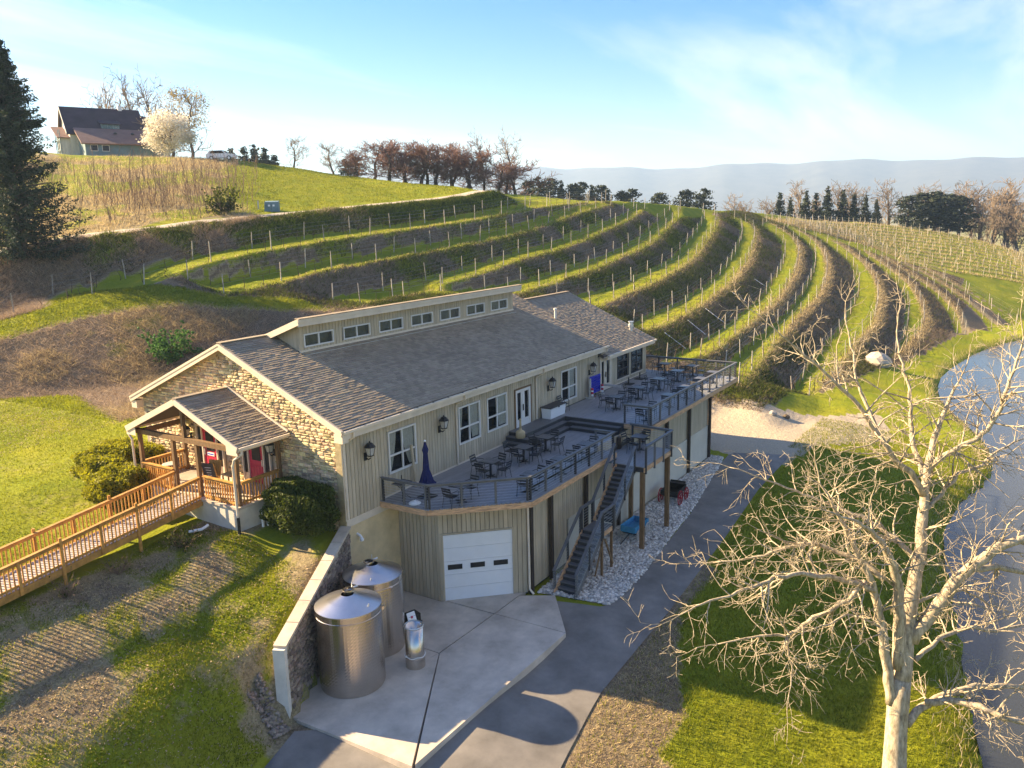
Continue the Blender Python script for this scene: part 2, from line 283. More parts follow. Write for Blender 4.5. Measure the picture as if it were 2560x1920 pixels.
# surveyed lines of the terraces: outer edge (LB) and inner edge (LT) of each level lane
LB={1:[(19.8,42.0,6.3),(22.3,41.7,7.0),(24.8,41.4,7.6),(27.3,41.0,8.1),(29.7,40.7,8.5),(32.2,40.3,8.8),(34.7,40.0,9.0),(37.2,39.7,9.2),(39.7,39.4,9.4),(42.2,39.2,9.6),(44.7,39.0,9.7),(47.2,38.8,9.9),(49.7,38.6,10.1),(52.2,38.5,10.2),(54.7,38.5,10.4),(57.2,38.4,10.6),(59.7,38.4,10.8),(62.2,38.4,11.0),(64.7,38.4,11.2),(67.2,38.4,11.4),(69.7,38.5,11.6),(72.0,38.5,11.8),(74.3,38.6,12.0),(76.7,38.7,12.2),(79.1,38.8,12.4),(81.6,38.9,12.6),(84.1,38.9,12.8),(86.6,38.9,12.9),(89.1,38.9,13.0),(91.6,38.9,13.1),(94.2,38.8,13.2),(96.7,38.8,13.3),(99.2,38.7,13.4),(101.7,38.7,13.4),(104.2,38.6,13.5)],
2:[(23.4,36.0,5.3),(25.9,35.8,5.7),(28.4,35.6,6.0),(31.0,35.4,6.3),(33.5,35.2,6.5),(36.0,35.0,6.8),(38.5,34.8,7.0),(41.1,34.6,7.2),(43.6,34.4,7.4),(46.1,34.3,7.6),(48.7,34.2,7.8),(51.2,34.1,7.9),(53.7,34.1,8.1),(56.3,34.0,8.3),(58.8,34.0,8.5),(61.3,34.0,8.7),(63.9,34.0,8.9),(66.4,34.1,9.1),(68.9,34.2,9.4),(71.5,34.3,9.6),(74.0,34.5,9.9),(76.5,34.7,10.2),(79.1,35.0,10.5),(81.6,35.2,10.8),(84.1,35.5,11.1),(86.6,35.8,11.4),(89.2,36.0,11.7),(91.7,36.2,12.0),(94.2,36.4,12.2),(96.7,36.6,12.5),(99.3,36.7,12.7),(101.8,36.8,12.8)],
3:[(31.6,27.5,4.0),(34.2,27.6,4.2),(36.7,27.6,4.4),(39.3,27.6,4.6),(41.9,27.6,4.8),(44.4,27.6,5.0),(47.0,27.6,5.2),(49.5,27.7,5.4),(52.1,27.8,5.6),(54.6,28.0,5.9),(57.1,28.2,6.1),(59.6,28.4,6.4),(62.2,28.5,6.6),(64.7,28.6,6.8),(67.3,28.7,7.0),(69.8,28.8,7.2),(72.4,29.0,7.4),(74.9,29.2,7.7),(77.5,29.4,7.9),(80.0,29.7,8.2),(82.5,30.0,8.5),(85.1,30.3,8.8),(87.6,30.6,9.1),(90.1,30.9,9.4),(92.7,31.3,9.7),(95.2,31.6,10.0),(97.7,32.0,10.4),(100.2,32.4,10.7),(102.8,32.9,11.1),(105.3,33.4,11.5),(107.8,33.9,11.9),(110.3,34.4,12.3)],
4:[(47.6,22.0,3.5),(50.2,22.1,3.7),(52.7,22.1,3.8),(55.2,22.1,4.0),(57.7,22.2,4.1),(60.2,22.3,4.3),(62.7,22.5,4.5),(65.3,22.7,4.7),(67.8,22.8,4.9),(70.3,23.1,5.1),(72.8,23.3,5.3),(75.3,23.6,5.6),(77.8,23.8,5.8),(80.3,23.9,6.0),(82.8,24.1,6.2),(85.3,24.3,6.4),(87.8,24.6,6.7),(90.3,25.0,7.0),(92.8,25.4,7.3),(95.3,25.9,7.6),(97.7,26.4,8.0),(100.2,27.0,8.4),(102.6,27.5,8.7),(105.1,28.1,9.1),(107.6,28.6,9.5),(110.0,29.1,9.8),(112.5,29.6,10.2),(115.0,30.1,10.6),(117.4,30.7,11.0),(119.8,31.5,11.5),(122.1,32.4,12.0)],
5:[(53.0,15.2,1.9),(55.5,15.4,2.0),(58.1,15.6,2.2),(60.7,15.8,2.3),(63.2,16.0,2.5),(65.8,16.1,2.7),(68.4,16.3,2.8),(71.0,16.5,3.0),(73.5,16.6,3.2),(76.1,16.8,3.4),(78.7,17.1,3.6),(81.2,17.4,3.8),(83.8,17.7,4.0),(86.3,18.1,4.3),(88.9,18.5,4.6),(91.4,18.9,4.8),(93.9,19.3,5.1),(96.5,19.8,5.4),(99.0,20.3,5.7),(101.5,20.8,6.1),(104.0,21.4,6.4),(106.5,22.0,6.8),(109.1,22.5,7.1),(111.6,23.1,7.5),(114.1,23.7,7.9),(116.6,24.2,8.2),(119.1,24.8,8.6),(121.6,25.4,9.0),(124.1,26.1,9.4),(126.5,26.9,9.9),(128.9,27.9,10.4),(131.2,29.0,11.0)],
6:[(51.0,9.1,0.1),(53.6,8.9,0.1),(56.1,8.9,0.1),(58.6,8.9,0.2),(61.2,9.0,0.3),(63.7,9.2,0.5),(66.3,9.4,0.6),(68.8,9.6,0.7),(71.4,9.8,0.9),(73.9,10.1,1.1),(76.3,10.3,1.2),(78.6,10.5,1.4),(80.9,10.7,1.6),(83.3,11.0,1.8),(85.8,11.3,2.0),(88.3,11.7,2.2),(90.9,12.0,2.4),(93.4,12.4,2.7),(95.9,12.9,3.0),(98.4,13.4,3.2),(100.9,13.8,3.5),(103.4,14.3,3.8),(105.9,14.8,4.1),(108.4,15.4,4.4),(110.9,15.9,4.8),(113.4,16.5,5.1),(115.9,17.1,5.4),(118.4,17.7,5.8),(120.8,18.3,6.1),(123.3,18.9,6.5),(125.7,19.6,6.9),(128.2,20.4,7.3),(130.6,21.2,7.8),(132.9,22.2,8.3),(135.1,23.4,8.8),(137.2,24.8,9.5)],
7:[(49.5,2.4,-1.7),(52.0,2.5,-1.7),(54.6,2.6,-1.6),(57.1,2.8,-1.5),(59.6,2.9,-1.4),(62.1,3.1,-1.3),(64.7,3.3,-1.2),(67.2,3.5,-1.1),(69.7,3.7,-1.0),(72.2,3.9,-0.8),(74.8,4.1,-0.7),(77.3,4.2,-0.5),(79.8,4.4,-0.4),(82.3,4.5,-0.3),(84.9,4.8,-0.1),(87.4,5.0,0.1),(89.9,5.4,0.3),(92.4,5.7,0.5),(94.9,6.0,0.8),(97.4,6.4,1.0),(99.9,6.8,1.2),(102.4,7.1,1.5),(104.9,7.5,1.7),(107.4,8.0,2.0),(109.9,8.4,2.3),(112.4,8.9,2.5),(114.9,9.4,2.8),(117.3,9.9,3.1),(119.8,10.5,3.5),(122.3,11.0,3.8),(124.7,11.7,4.1),(127.2,12.3,4.5),(129.6,13.0,4.8),(132.0,13.7,5.2),(134.4,14.6,5.6),(136.7,15.5,6.1),(138.9,16.7,6.6),(141.0,18.1,7.2),(142.9,19.7,7.9),(144.6,21.5,8.7),(146.2,23.5,9.5)],
8:[(44.3,-2.6,-3.1),(46.8,-2.3,-3.1),(49.4,-2.0,-3.0),(51.9,-1.8,-2.9),(54.4,-1.5,-2.8),(56.9,-1.2,-2.7),(59.4,-1.0,-2.6),(62.0,-0.7,-2.5),(64.5,-0.5,-2.3),(67.0,-0.2,-2.2),(69.5,-0.0,-2.1),(72.1,0.2,-1.9),(74.6,0.5,-1.8),(77.1,0.7,-1.6),(79.6,0.9,-1.4),(82.1,1.1,-1.3),(84.7,1.3,-1.1),(87.2,1.4,-1.0),(89.7,1.5,-0.9),(92.2,1.6,-0.7),(94.8,1.8,-0.5),(97.3,2.0,-0.3),(99.8,2.3,-0.1),(102.3,2.7,0.1),(104.8,3.0,0.3),(107.3,3.4,0.6),(109.8,3.9,0.9),(112.3,4.3,1.1),(114.8,4.8,1.4),(117.3,5.3,1.7),(119.7,5.8,2.0),(122.2,6.4,2.3),(124.7,7.1,2.6),(127.1,7.7,3.0),(129.5,8.4,3.3),(132.0,9.1,3.7),(134.4,9.9,4.1),(136.8,10.7,4.5),(139.1,11.6,4.9),(141.5,12.6,5.4),(143.7,13.7,5.9),(145.8,15.0,6.4),(147.8,16.6,7.1),(149.4,18.4,7.8),(150.9,20.4,8.6)],
9:[(50.7,-7.0,-4.6),(53.2,-7.0,-4.6),(55.7,-6.9,-4.5),(58.2,-6.9,-4.5),(60.8,-6.9,-4.4),(63.3,-6.8,-4.4),(65.8,-6.8,-4.3),(68.3,-6.7,-4.2),(70.8,-6.7,-4.1),(73.3,-6.6,-4.0),(75.8,-6.5,-3.9),(78.3,-6.4,-3.8),(80.8,-6.4,-3.7),(83.3,-6.4,-3.6),(85.8,-6.5,-3.5),(88.3,-6.4,-3.4),(90.8,-6.3,-3.2),(93.3,-6.0,-3.0),(95.8,-5.8,-2.8),(98.3,-5.5,-2.6),(100.8,-5.1,-2.3),(103.3,-4.8,-2.1),(105.8,-4.4,-1.9),(108.2,-4.1,-1.6),(110.7,-3.7,-1.3),(113.2,-3.2,-1.1),(115.6,-2.8,-0.8),(118.1,-2.2,-0.5),(120.5,-1.6,-0.2),(123.0,-1.0,0.1),(125.4,-0.3,0.5),(127.8,0.4,0.8),(130.2,1.2,1.2),(132.5,2.0,1.6),(134.9,2.9,2.0),(137.2,3.8,2.4),(139.5,4.9,2.9),(141.7,6.0,3.3),(143.9,7.2,3.8),(146.1,8.5,4.4),(148.1,9.9,4.9),(150.0,11.5,5.5),(151.8,13.3,6.2),(153.3,15.2,7.0),(154.7,17.3,7.8),(156.0,19.5,8.6)],
10:[(78.8,-10.1,-5.4),(81.3,-10.3,-5.3),(83.8,-10.4,-5.3),(86.3,-10.6,-5.2),(88.8,-10.8,-5.1),(91.3,-10.9,-5.0),(93.8,-11.0,-4.9),(96.3,-11.1,-4.8),(98.8,-11.1,-4.7),(101.3,-11.0,-4.5),(103.8,-10.8,-4.3),(106.3,-10.5,-4.0),(108.8,-10.1,-3.7),(111.2,-9.7,-3.4),(113.7,-9.2,-3.1),(116.2,-8.7,-2.8),(118.6,-8.2,-2.5),(121.1,-7.6,-2.2),(123.5,-6.9,-1.8),(125.9,-6.2,-1.4),(128.3,-5.4,-1.1),(130.6,-4.5,-0.7),(132.9,-3.6,-0.2),(135.2,-2.5,0.2),(137.5,-1.4,0.7),(139.7,-0.3,1.1),(141.9,0.9,1.6),(144.1,2.1,2.1),(146.3,3.3,2.6),(148.5,4.5,3.1),(150.7,5.7,3.6),(153.0,6.8,4.1),(155.2,7.9,4.5),(157.5,9.0,5.0),(159.7,10.2,5.5),(161.7,11.5,6.1),(163.5,13.2,6.7),(165.2,15.0,7.4)],
11:[(105.3,-15.6,-6.0),(107.8,-15.3,-5.7),(110.3,-15.0,-5.4),(112.8,-14.6,-5.1),(115.3,-14.2,-4.7),(117.7,-13.7,-4.4),(120.1,-13.0,-4.0),(122.5,-12.3,-3.6),(124.9,-11.4,-3.2),(127.3,-10.6,-2.7),(129.6,-9.6,-2.3),(131.9,-8.5,-1.8),(134.1,-7.3,-1.3),(136.2,-6.0,-0.8),(138.3,-4.6,-0.2),(140.5,-3.3,0.3),(142.6,-2.0,0.8),(144.8,-0.8,1.3),(147.0,0.5,1.8),(149.1,1.8,2.3),(151.3,3.2,2.8),(153.4,4.5,3.4)],
12:[(118.4,-19.2,-6.3),(120.9,-18.2,-5.8),(123.4,-17.2,-5.2),(125.8,-16.1,-4.7),(128.3,-15.0,-4.1),(130.7,-13.9,-3.6),(133.1,-12.7,-3.0),(135.4,-11.4,-2.5),(137.7,-10.1,-1.9),(140.0,-8.7,-1.3),(142.2,-7.1,-0.7),(144.3,-5.5,-0.1),(146.4,-3.9,0.5),(148.5,-2.2,1.1)],
13:[(128.7,-21.7,-6.5),(130.6,-19.8,-5.7),(132.6,-18.1,-4.9),(134.6,-16.4,-4.2),(136.8,-14.9,-3.5),(138.9,-13.3,-2.9),(141.1,-11.8,-2.3),(143.2,-10.3,-1.7),(145.3,-8.6,-1.0),(147.4,-7.0,-0.4),(149.5,-5.4,0.2)]}
LT={1:[(15.1,49.6,5.2),(17.5,48.6,5.8),(19.9,47.7,6.5),(22.3,46.9,7.1),(24.7,46.2,7.7),(27.2,45.5,8.2),(29.7,44.9,8.6),(32.2,44.4,8.9),(34.7,44.0,9.2),(37.2,43.6,9.5),(39.7,43.2,9.7),(42.2,42.9,9.9),(44.8,42.6,10.1),(47.3,42.3,10.3),(49.8,42.1,10.4),(52.4,41.9,10.6),(54.9,41.8,10.8),(57.5,41.7,11.0),(60.0,41.6,11.2),(62.6,41.6,11.5),(65.1,41.5,11.7),(67.6,41.5,11.9),(70.2,41.5,12.1),(72.7,41.5,12.3),(75.2,41.4,12.4),(77.8,41.4,12.5),(80.3,41.4,12.8),(82.8,41.5,13.0),(85.4,41.5,13.2),(87.9,41.6,13.3),(90.5,41.5,13.5),(93.0,41.5,13.6),(95.6,41.4,13.6),(98.1,41.3,13.7),(100.7,41.2,13.8)],
2:[(23.0,41.5,5.8),(25.5,41.0,6.1),(27.9,40.5,6.4),(30.4,39.9,6.6),(32.8,39.4,6.8),(35.2,39.0,7.0),(37.7,38.7,7.2),(40.2,38.4,7.4),(42.7,38.1,7.6),(45.2,37.9,7.8),(47.7,37.7,8.0),(50.3,37.5,8.2),(52.8,37.3,8.4),(55.3,37.2,8.6),(57.9,37.2,8.8),(60.4,37.2,9.1),(62.9,37.2,9.4),(65.5,37.2,9.6),(68.0,37.2,9.8),(70.5,37.3,10.0),(73.1,37.4,10.3),(75.6,37.6,10.6),(78.1,37.7,10.9),(80.7,37.9,11.2),(83.2,38.1,11.5),(85.7,38.3,11.8),(88.3,38.5,12.1),(90.8,38.6,12.3),(93.3,38.7,12.5),(95.9,38.7,12.7),(98.4,38.7,12.8),(100.9,38.8,13.0)],
3:[(31.7,32.5,4.3),(34.2,32.3,4.5),(36.8,32.0,4.7),(39.3,31.8,4.8),(41.8,31.6,5.0),(44.4,31.5,5.2),(46.9,31.4,5.4),(49.5,31.4,5.6),(52.0,31.4,5.9),(54.6,31.5,6.1),(57.1,31.6,6.4),(59.6,31.8,6.7),(62.1,31.9,6.9),(64.7,32.0,7.2),(67.2,32.0,7.4),(69.8,32.1,7.6),(72.3,32.3,7.9),(74.8,32.5,8.2),(77.4,32.7,8.5),(79.9,33.0,8.8),(82.4,33.2,9.1),(85.0,33.5,9.4),(87.5,33.8,9.7),(90.0,34.1,10.0),(92.6,34.3,10.3),(95.1,34.5,10.6),(97.6,34.8,10.9),(100.2,35.1,11.2),(102.7,35.4,11.5),(105.2,35.7,11.8),(107.8,36.1,12.2)],
4:[(35.3,28.7,3.6),(37.8,28.3,3.7),(40.4,27.9,3.8),(42.9,27.5,3.8),(45.4,27.1,3.9),(47.9,26.8,4.0),(50.4,26.6,4.1),(52.9,26.4,4.2),(55.5,26.2,4.3),(58.0,26.1,4.4),(60.5,26.0,4.6),(63.1,26.1,4.7),(65.6,26.2,5.0),(68.1,26.3,5.2),(70.7,26.5,5.4),(73.2,26.6,5.6),(75.7,26.7,5.8),(78.3,26.9,6.1),(80.8,27.1,6.3),(83.3,27.4,6.6),(85.9,27.6,6.8),(88.4,27.9,7.1),(90.9,28.3,7.4),(93.4,28.7,7.8),(95.9,29.2,8.2),(98.4,29.7,8.5),(100.9,30.2,8.9),(103.3,30.7,9.3),(105.8,31.1,9.7),(108.3,31.6,10.0),(110.8,32.0,10.4),(113.3,32.6,10.8),(115.8,33.2,11.3),(118.2,33.9,11.8)],
5:[(53.2,21.2,2.5),(55.7,20.8,2.5),(58.2,20.4,2.6),(60.7,20.1,2.6),(63.2,20.0,2.7),(65.7,20.0,2.8),(68.2,20.1,3.0),(70.8,20.3,3.2),(73.3,20.5,3.4),(75.8,20.7,3.6),(78.3,20.8,3.8),(80.8,21.0,4.0),(83.3,21.2,4.2),(85.9,21.5,4.5),(88.4,21.9,4.8),(90.9,22.3,5.1),(93.3,22.7,5.4),(95.8,23.2,5.7),(98.3,23.6,6.0),(100.8,24.2,6.4),(103.2,24.7,6.7),(105.7,25.2,7.1),(108.2,25.7,7.5),(110.7,26.3,7.8),(113.1,26.9,8.2),(115.6,27.4,8.6),(118.0,28.0,9.0),(120.5,28.6,9.4),(122.9,29.2,9.8),(125.3,30.0,10.3),(127.7,30.9,10.8),(129.9,31.9,11.4)],
6:[(54.4,12.4,0.1),(56.9,12.5,0.2),(59.5,12.6,0.4),(62.1,12.7,0.5),(64.7,12.8,0.6),(67.2,12.9,0.8),(69.8,13.0,0.9),(72.3,13.2,1.1),(74.8,13.4,1.3),(77.2,13.6,1.5),(79.6,13.8,1.6),(82.0,14.1,1.9),(84.5,14.4,2.1),(87.0,14.8,2.3),(89.6,15.1,2.6),(92.1,15.5,2.8),(94.7,15.9,3.1),(97.2,16.4,3.4),(99.7,16.9,3.7),(102.2,17.4,4.1),(104.7,17.9,4.4),(107.3,18.4,4.7),(109.8,19.0,5.0),(112.3,19.5,5.4),(114.8,20.1,5.8),(117.3,20.7,6.1),(119.8,21.3,6.5),(122.3,21.9,6.9),(124.8,22.6,7.3),(127.2,23.4,7.7),(129.7,24.1,8.2),(132.0,25.1,8.7),(134.2,26.3,9.3),(136.1,27.7,10.0)],
7:[(45.7,5.5,-1.9),(48.3,5.5,-1.9),(50.8,5.5,-1.8),(53.3,5.5,-1.8),(55.8,5.6,-1.7),(58.3,5.7,-1.6),(60.9,5.8,-1.5),(63.4,5.9,-1.4),(65.9,6.1,-1.2),(68.4,6.3,-1.1),(70.9,6.6,-0.9),(73.4,6.8,-0.8),(75.9,7.0,-0.6),(78.4,7.2,-0.4),(81.0,7.4,-0.3),(83.5,7.6,-0.1),(86.0,7.9,0.1),(88.5,8.2,0.3),(91.0,8.6,0.6),(93.4,9.0,0.8),(95.9,9.4,1.1),(98.4,9.8,1.4),(100.9,10.1,1.6),(103.4,10.5,1.9),(105.9,10.9,2.1),(108.4,11.3,2.4),(110.9,11.8,2.7),(113.3,12.3,3.0),(115.8,12.8,3.3),(118.3,13.3,3.6),(120.7,13.9,4.0),(123.2,14.6,4.3),(125.6,15.3,4.7),(128.0,16.0,5.1),(130.4,16.8,5.5),(132.7,17.8,6.0),(134.9,18.9,6.5),(137.0,20.2,7.1),(139.0,21.7,7.8),(140.8,23.4,8.5)],
8:[(50.1,1.3,-3.0),(52.6,1.5,-2.9),(55.2,1.7,-2.8),(57.7,1.9,-2.7),(60.3,2.1,-2.6),(62.8,2.3,-2.5),(65.3,2.5,-2.3),(67.9,2.6,-2.2),(70.4,2.8,-2.1),(73.0,2.9,-2.0),(75.5,3.0,-1.8),(78.0,3.2,-1.7),(80.6,3.4,-1.5),(83.1,3.6,-1.3),(85.6,3.8,-1.1),(88.2,4.1,-0.9),(90.7,4.3,-0.7),(93.2,4.6,-0.5),(95.8,4.9,-0.3),(98.3,5.2,-0.1),(100.8,5.6,0.2),(103.3,5.9,0.4),(105.9,6.3,0.7),(108.4,6.6,0.9),(110.9,7.0,1.2),(113.4,7.4,1.5),(115.9,7.9,1.7),(118.4,8.3,2.0),(120.9,8.8,2.3),(123.4,9.3,2.6),(125.9,9.9,3.0),(128.4,10.5,3.3),(130.8,11.1,3.6),(133.3,11.8,4.0),(135.6,12.7,4.4),(138.0,13.7,4.9),(140.2,14.9,5.4),(142.3,16.2,6.0),(144.4,17.7,6.7),(146.5,19.1,7.3),(148.7,20.4,7.9)],
9:[(51.2,-4.7,-4.9),(53.7,-4.5,-4.8),(56.2,-4.2,-4.7),(58.7,-4.0,-4.6),(61.2,-3.8,-4.5),(63.6,-3.6,-4.3),(66.1,-3.4,-4.2),(68.6,-3.3,-4.1),(71.1,-3.1,-4.0),(73.6,-3.0,-3.8),(76.1,-2.9,-3.7),(78.6,-2.8,-3.5),(81.1,-2.7,-3.4),(83.6,-2.5,-3.2),(86.1,-2.3,-3.1),(88.6,-2.1,-2.9),(91.1,-1.9,-2.7),(93.6,-1.6,-2.5),(96.1,-1.4,-2.3),(98.6,-1.2,-2.1),(101.0,-0.9,-1.9),(103.5,-0.7,-1.6),(106.0,-0.4,-1.4),(108.5,-0.1,-1.2),(111.0,0.3,-0.9),(113.4,0.7,-0.7),(115.9,1.2,-0.4),(118.3,1.6,-0.1),(120.8,2.1,0.2),(123.2,2.7,0.5),(125.7,3.3,0.8),(128.1,3.9,1.2),(130.5,4.6,1.6),(132.8,5.5,2.0),(135.1,6.4,2.4),(137.4,7.5,2.9),(139.6,8.6,3.3),(141.8,9.8,3.8),(144.0,11.0,4.4),(146.2,12.2,4.9),(148.3,13.5,5.4),(150.4,14.9,6.0),(152.3,16.4,6.7),(154.0,18.1,7.4),(155.6,20.1,8.1)],
10:[(76.7,-9.0,-5.5),(79.2,-9.1,-5.5),(81.7,-9.3,-5.4),(84.3,-9.4,-5.3),(86.8,-9.3,-5.2),(89.3,-9.2,-5.0),(91.8,-9.0,-4.8),(94.3,-8.8,-4.6),(96.8,-8.6,-4.3),(99.3,-8.3,-4.1),(101.9,-8.0,-3.9),(104.4,-7.7,-3.6),(106.9,-7.5,-3.4),(109.4,-7.1,-3.1),(111.9,-6.8,-2.9),(114.4,-6.4,-2.6),(116.8,-5.9,-2.3),(119.3,-5.4,-2.0),(121.8,-4.8,-1.6),(124.2,-4.1,-1.3),(126.6,-3.3,-0.9),(129.0,-2.5,-0.5),(131.3,-1.6,-0.1),(133.7,-0.6,0.4),(136.0,0.4,0.8),(138.3,1.5,1.3),(140.5,2.6,1.7),(142.7,3.8,2.2),(144.9,5.0,2.7),(147.2,6.2,3.2),(149.4,7.3,3.7),(151.7,8.3,4.2),(154.1,9.3,4.6),(156.4,10.3,5.1),(158.6,11.4,5.5),(160.7,12.7,6.1),(162.4,14.3,6.7),(164.0,16.2,7.4)],
11:[(104.2,-14.2,-5.9),(106.7,-13.8,-5.6),(109.2,-13.4,-5.3),(111.8,-13.1,-5.0),(114.3,-12.6,-4.6),(116.8,-12.0,-4.3),(119.2,-11.4,-3.9),(121.7,-10.6,-3.5),(124.1,-9.8,-3.0),(126.5,-8.9,-2.6),(128.9,-8.0,-2.2),(131.2,-7.0,-1.7),(133.6,-6.0,-1.2),(135.9,-4.9,-0.8),(138.2,-3.7,-0.3),(140.4,-2.5,0.2),(142.6,-1.2,0.7),(144.8,0.2,1.3),(146.9,1.6,1.8),(149.1,3.0,2.4),(151.2,4.3,2.9),(153.4,5.7,3.5)],
12:[(113.4,-18.0,-6.7),(116.0,-17.5,-6.3),(118.5,-16.9,-5.9),(121.0,-16.3,-5.5),(123.4,-15.6,-5.0),(125.8,-14.7,-4.5),(128.2,-13.7,-4.0),(130.5,-12.6,-3.5),(132.7,-11.3,-3.0),(134.9,-10.0,-2.4),(137.1,-8.6,-1.8),(139.2,-7.1,-1.2),(141.3,-5.7,-0.7),(143.4,-4.2,-0.1),(145.5,-2.7,0.5),(147.6,-1.3,1.0),(149.8,0.2,1.6)],
13:[(122.7,-21.0,-7.0),(124.9,-19.8,-6.4),(127.1,-18.6,-5.8),(129.3,-17.4,-5.1),(131.4,-16.2,-4.5),(133.6,-14.9,-4.0),(135.7,-13.5,-3.4),(137.8,-12.2,-2.8),(139.8,-10.7,-2.2),(141.8,-9.2,-1.6),(143.8,-7.7,-1.0),(145.7,-6.1,-0.5),(147.7,-4.5,0.1)]}
RC=[(12.7,59.1,9.1),(15.2,57.2,9.5),(17.7,55.5,10.0),(20.3,54.0,10.4),(23.1,52.7,10.8),(25.9,51.6,11.1),(28.8,50.7,11.4),(31.8,49.9,11.7),(34.8,49.3,11.9),(37.8,48.8,12.1),(40.8,48.3,12.3),(43.9,48.0,12.5),(46.9,47.7,12.7),(50.0,47.4,12.9),(53.0,47.1,13.1),(56.1,46.9,13.3),(59.2,46.6,13.5),(62.2,46.4,13.7),(65.3,46.1,13.9),(68.3,45.9,14.2),(71.4,45.6,14.5),(74.4,45.4,14.9),(77.5,45.2,15.4)]
CR=[(35.9,115.5,23.4),(45.7,107.7,23.0),(50.7,103.4,22.3),(56.7,97.8,22.1),(62.2,92.8,21.8),(68.3,87.0,21.3),(71.3,84.0,20.6),(74.4,80.9,20.0),(79.7,75.8,18.8),(87.6,70.6,17.5),(95.1,66.3,16.9)]
SH=[(126.8,-31.7,-6.6),(118.4,-26.8,-6.6),(107.9,-22.3,-6.6),(101.5,-19.6,-6.6),(93.4,-17.5,-6.6),(84.4,-16.1,-6.6),(76.6,-15.1,-6.6),(70.2,-15.1,-6.6),(63.5,-15.8,-6.6),(58.1,-17.3,-6.6),(54.4,-18.6,-6.6),(50.2,-19.8,-6.6),(45.7,-20.9,-6.6),(41.4,-21.2,-6.6),(37.2,-20.8,-6.6),(33.8,-19.9,-6.6),(29.7,-19.3,-6.6),(26.4,-19.3,-6.6),(23.1,-19.4,-6.6),(20.6,-20.1,-6.6),(17.6,-20.5,-6.6),(15.2,-20.8,-6.6),(12.9,-21.2,-6.6),(10.8,-21.4,-6.6),(9.0,-21.7,-6.6),(7.1,-21.9,-6.6),(5.7,-22.2,-6.6),(2.8,-22.8,-6.6)]
DR=[(-4.4,-11.7,-5.0),(-2.7,-11.3,-5.0),(0.9,-10.7,-5.0),(7.4,-10.6,-5.0),(11.3,-10.4,-5.0),(16.0,-10.2,-5.0),(24.6,-9.6,-5.0),(29.9,-9.9,-5.0),(33.6,-10.2,-5.0)]
Pb=[(4.7,40.8,3.2),(7.1,40.0,3.7),(9.5,39.2,4.2),(12.0,38.6,4.7),(14.3,37.8,5.1),(16.6,36.7,5.2),(18.7,35.3,5.1),(20.7,33.8,4.9),(22.5,32.1,4.6),(24.5,30.4,4.3),(26.5,29.0,4.0),(28.6,27.6,3.8)]
Pt=[(6.5,44.7,4.0),(8.8,43.5,4.6),(11.1,42.6,5.2),(13.4,41.7,5.7),(15.8,40.6,6.0),(18.0,39.4,6.0)]
FV=[(148.7,25.6,10.1),(173.9,18.3,8.9),(196.1,11.8,8.0),(211.0,2.8,6.3),(216.0,-4.1,4.7),(216.5,-11.2,2.8),(214.4,-16.5,1.3),(208.6,-20.7,-0.1),(198.8,-27.9,-2.7)]
FVb=[(156.8,11.5,5.6),(156.7,5.4,3.7),(150.7,-3.6,0.7),(152.8,-9.9,-1.0),(159.7,-16.5,-2.4),(164.0,-21.5,-3.6),(161.8,-27.5,-5.6)]
FVm=[(175.0,11.7,6.8),(178.8,2.3,4.1),(183.4,-6.8,1.9),(188.5,-12.8,0.6),(187.4,-21.1,-1.7),(182.4,-27.7,-3.9),(166.3,-3.6,1.7),(168.2,-11.0,-0.3),(173.9,-21.3,-2.8),(147.1,-12.5,-2.1),(144.4,-21.8,-5.3),(132.5,-22.0,-6.4),(148.4,-27.3,-6.9),(130.8,-27.1,-8.7),(101.6,36.7,13.1),(107.3,36.5,13.3),(114.7,36.3,13.5),(120.9,35.2,13.1),(127.1,33.9,12.7),(133.5,32.5,12.3),(139.1,30.5,11.7),(148.7,28.6,11.4),(159.5,25.2,10.6)]
# ------------------------------------------------------------------ terrain: points -> triangulation -> grid
A3 = lambda l: np.array(l, float)
LB = {k: A3(v) for k, v in LB.items()}; LT = {k: A3(v) for k, v in LT.items()}
RC, CR, SH, DR, Pb, Pt, FV, FVb, FVm = map(A3, (RC, CR, SH, DR, Pb, Pt, FV, FVb, FVm))
def resamp(P, step):
    s = np.r_[0, np.cumsum(np.linalg.norm(np.diff(P[:, :2], axis=0), axis=1))]; n = max(2, int(s[-1]/step)+1); t = np.linspace(0, s[-1], n)
    return np.stack([np.interp(t, s, P[:, i]) for i in range(3)], 1)
def side(P, d):
    t = np.gradient(P[:, :2], axis=0); t /= np.linalg.norm(t, axis=1)[:, None]; Q = P.copy(); Q[:, 0] -= t[:, 1]*d; Q[:, 1] += t[:, 0]*d; return Q
def away(P, dist, dz):
    v = P[:, :2]-CAM[:2]; v /= np.linalg.norm(v, axis=1)[:, None]; Q = P.copy(); Q[:, :2] += v*dist; Q[:, 2] += dz; return Q
def inpoly(x, y, poly):
    c = np.zeros(np.shape(x), bool); n = len(poly); j = n-1
    for i in range(n):
        xi, yi = poly[i][:2]; xj, yj = poly[j][:2]
        if yi != yj: c ^= ((yi > y) != (yj > y)) & (x < (xj-xi)*(y-yi)/(yj-yi)+xi)
        j = i
    return c
ZP = -6.6
pts = []
for k in LB: pts += [resamp(LB[k], 1.6), resamp(LT[k], 1.6)]
road_lo, road_hi = side(RC, -1.6), side(RC, 1.6)
pts += [resamp(road_lo, 2), resamp(road_hi, 2), Pb, Pt, CR, away(CR, 45, 0.3), away(CR, 160, -9), FVm, away(FV, 30, -4), away(FV, 120, -14), FV, FVb]
pts += [away(FVm[-9:], 35, -5), away(FVm[-9:], 120, -16)]
shore = SH
pond_poly = np.vstack([SH[:, :2], [(0, -70), (260, -110), (190, -60)]])
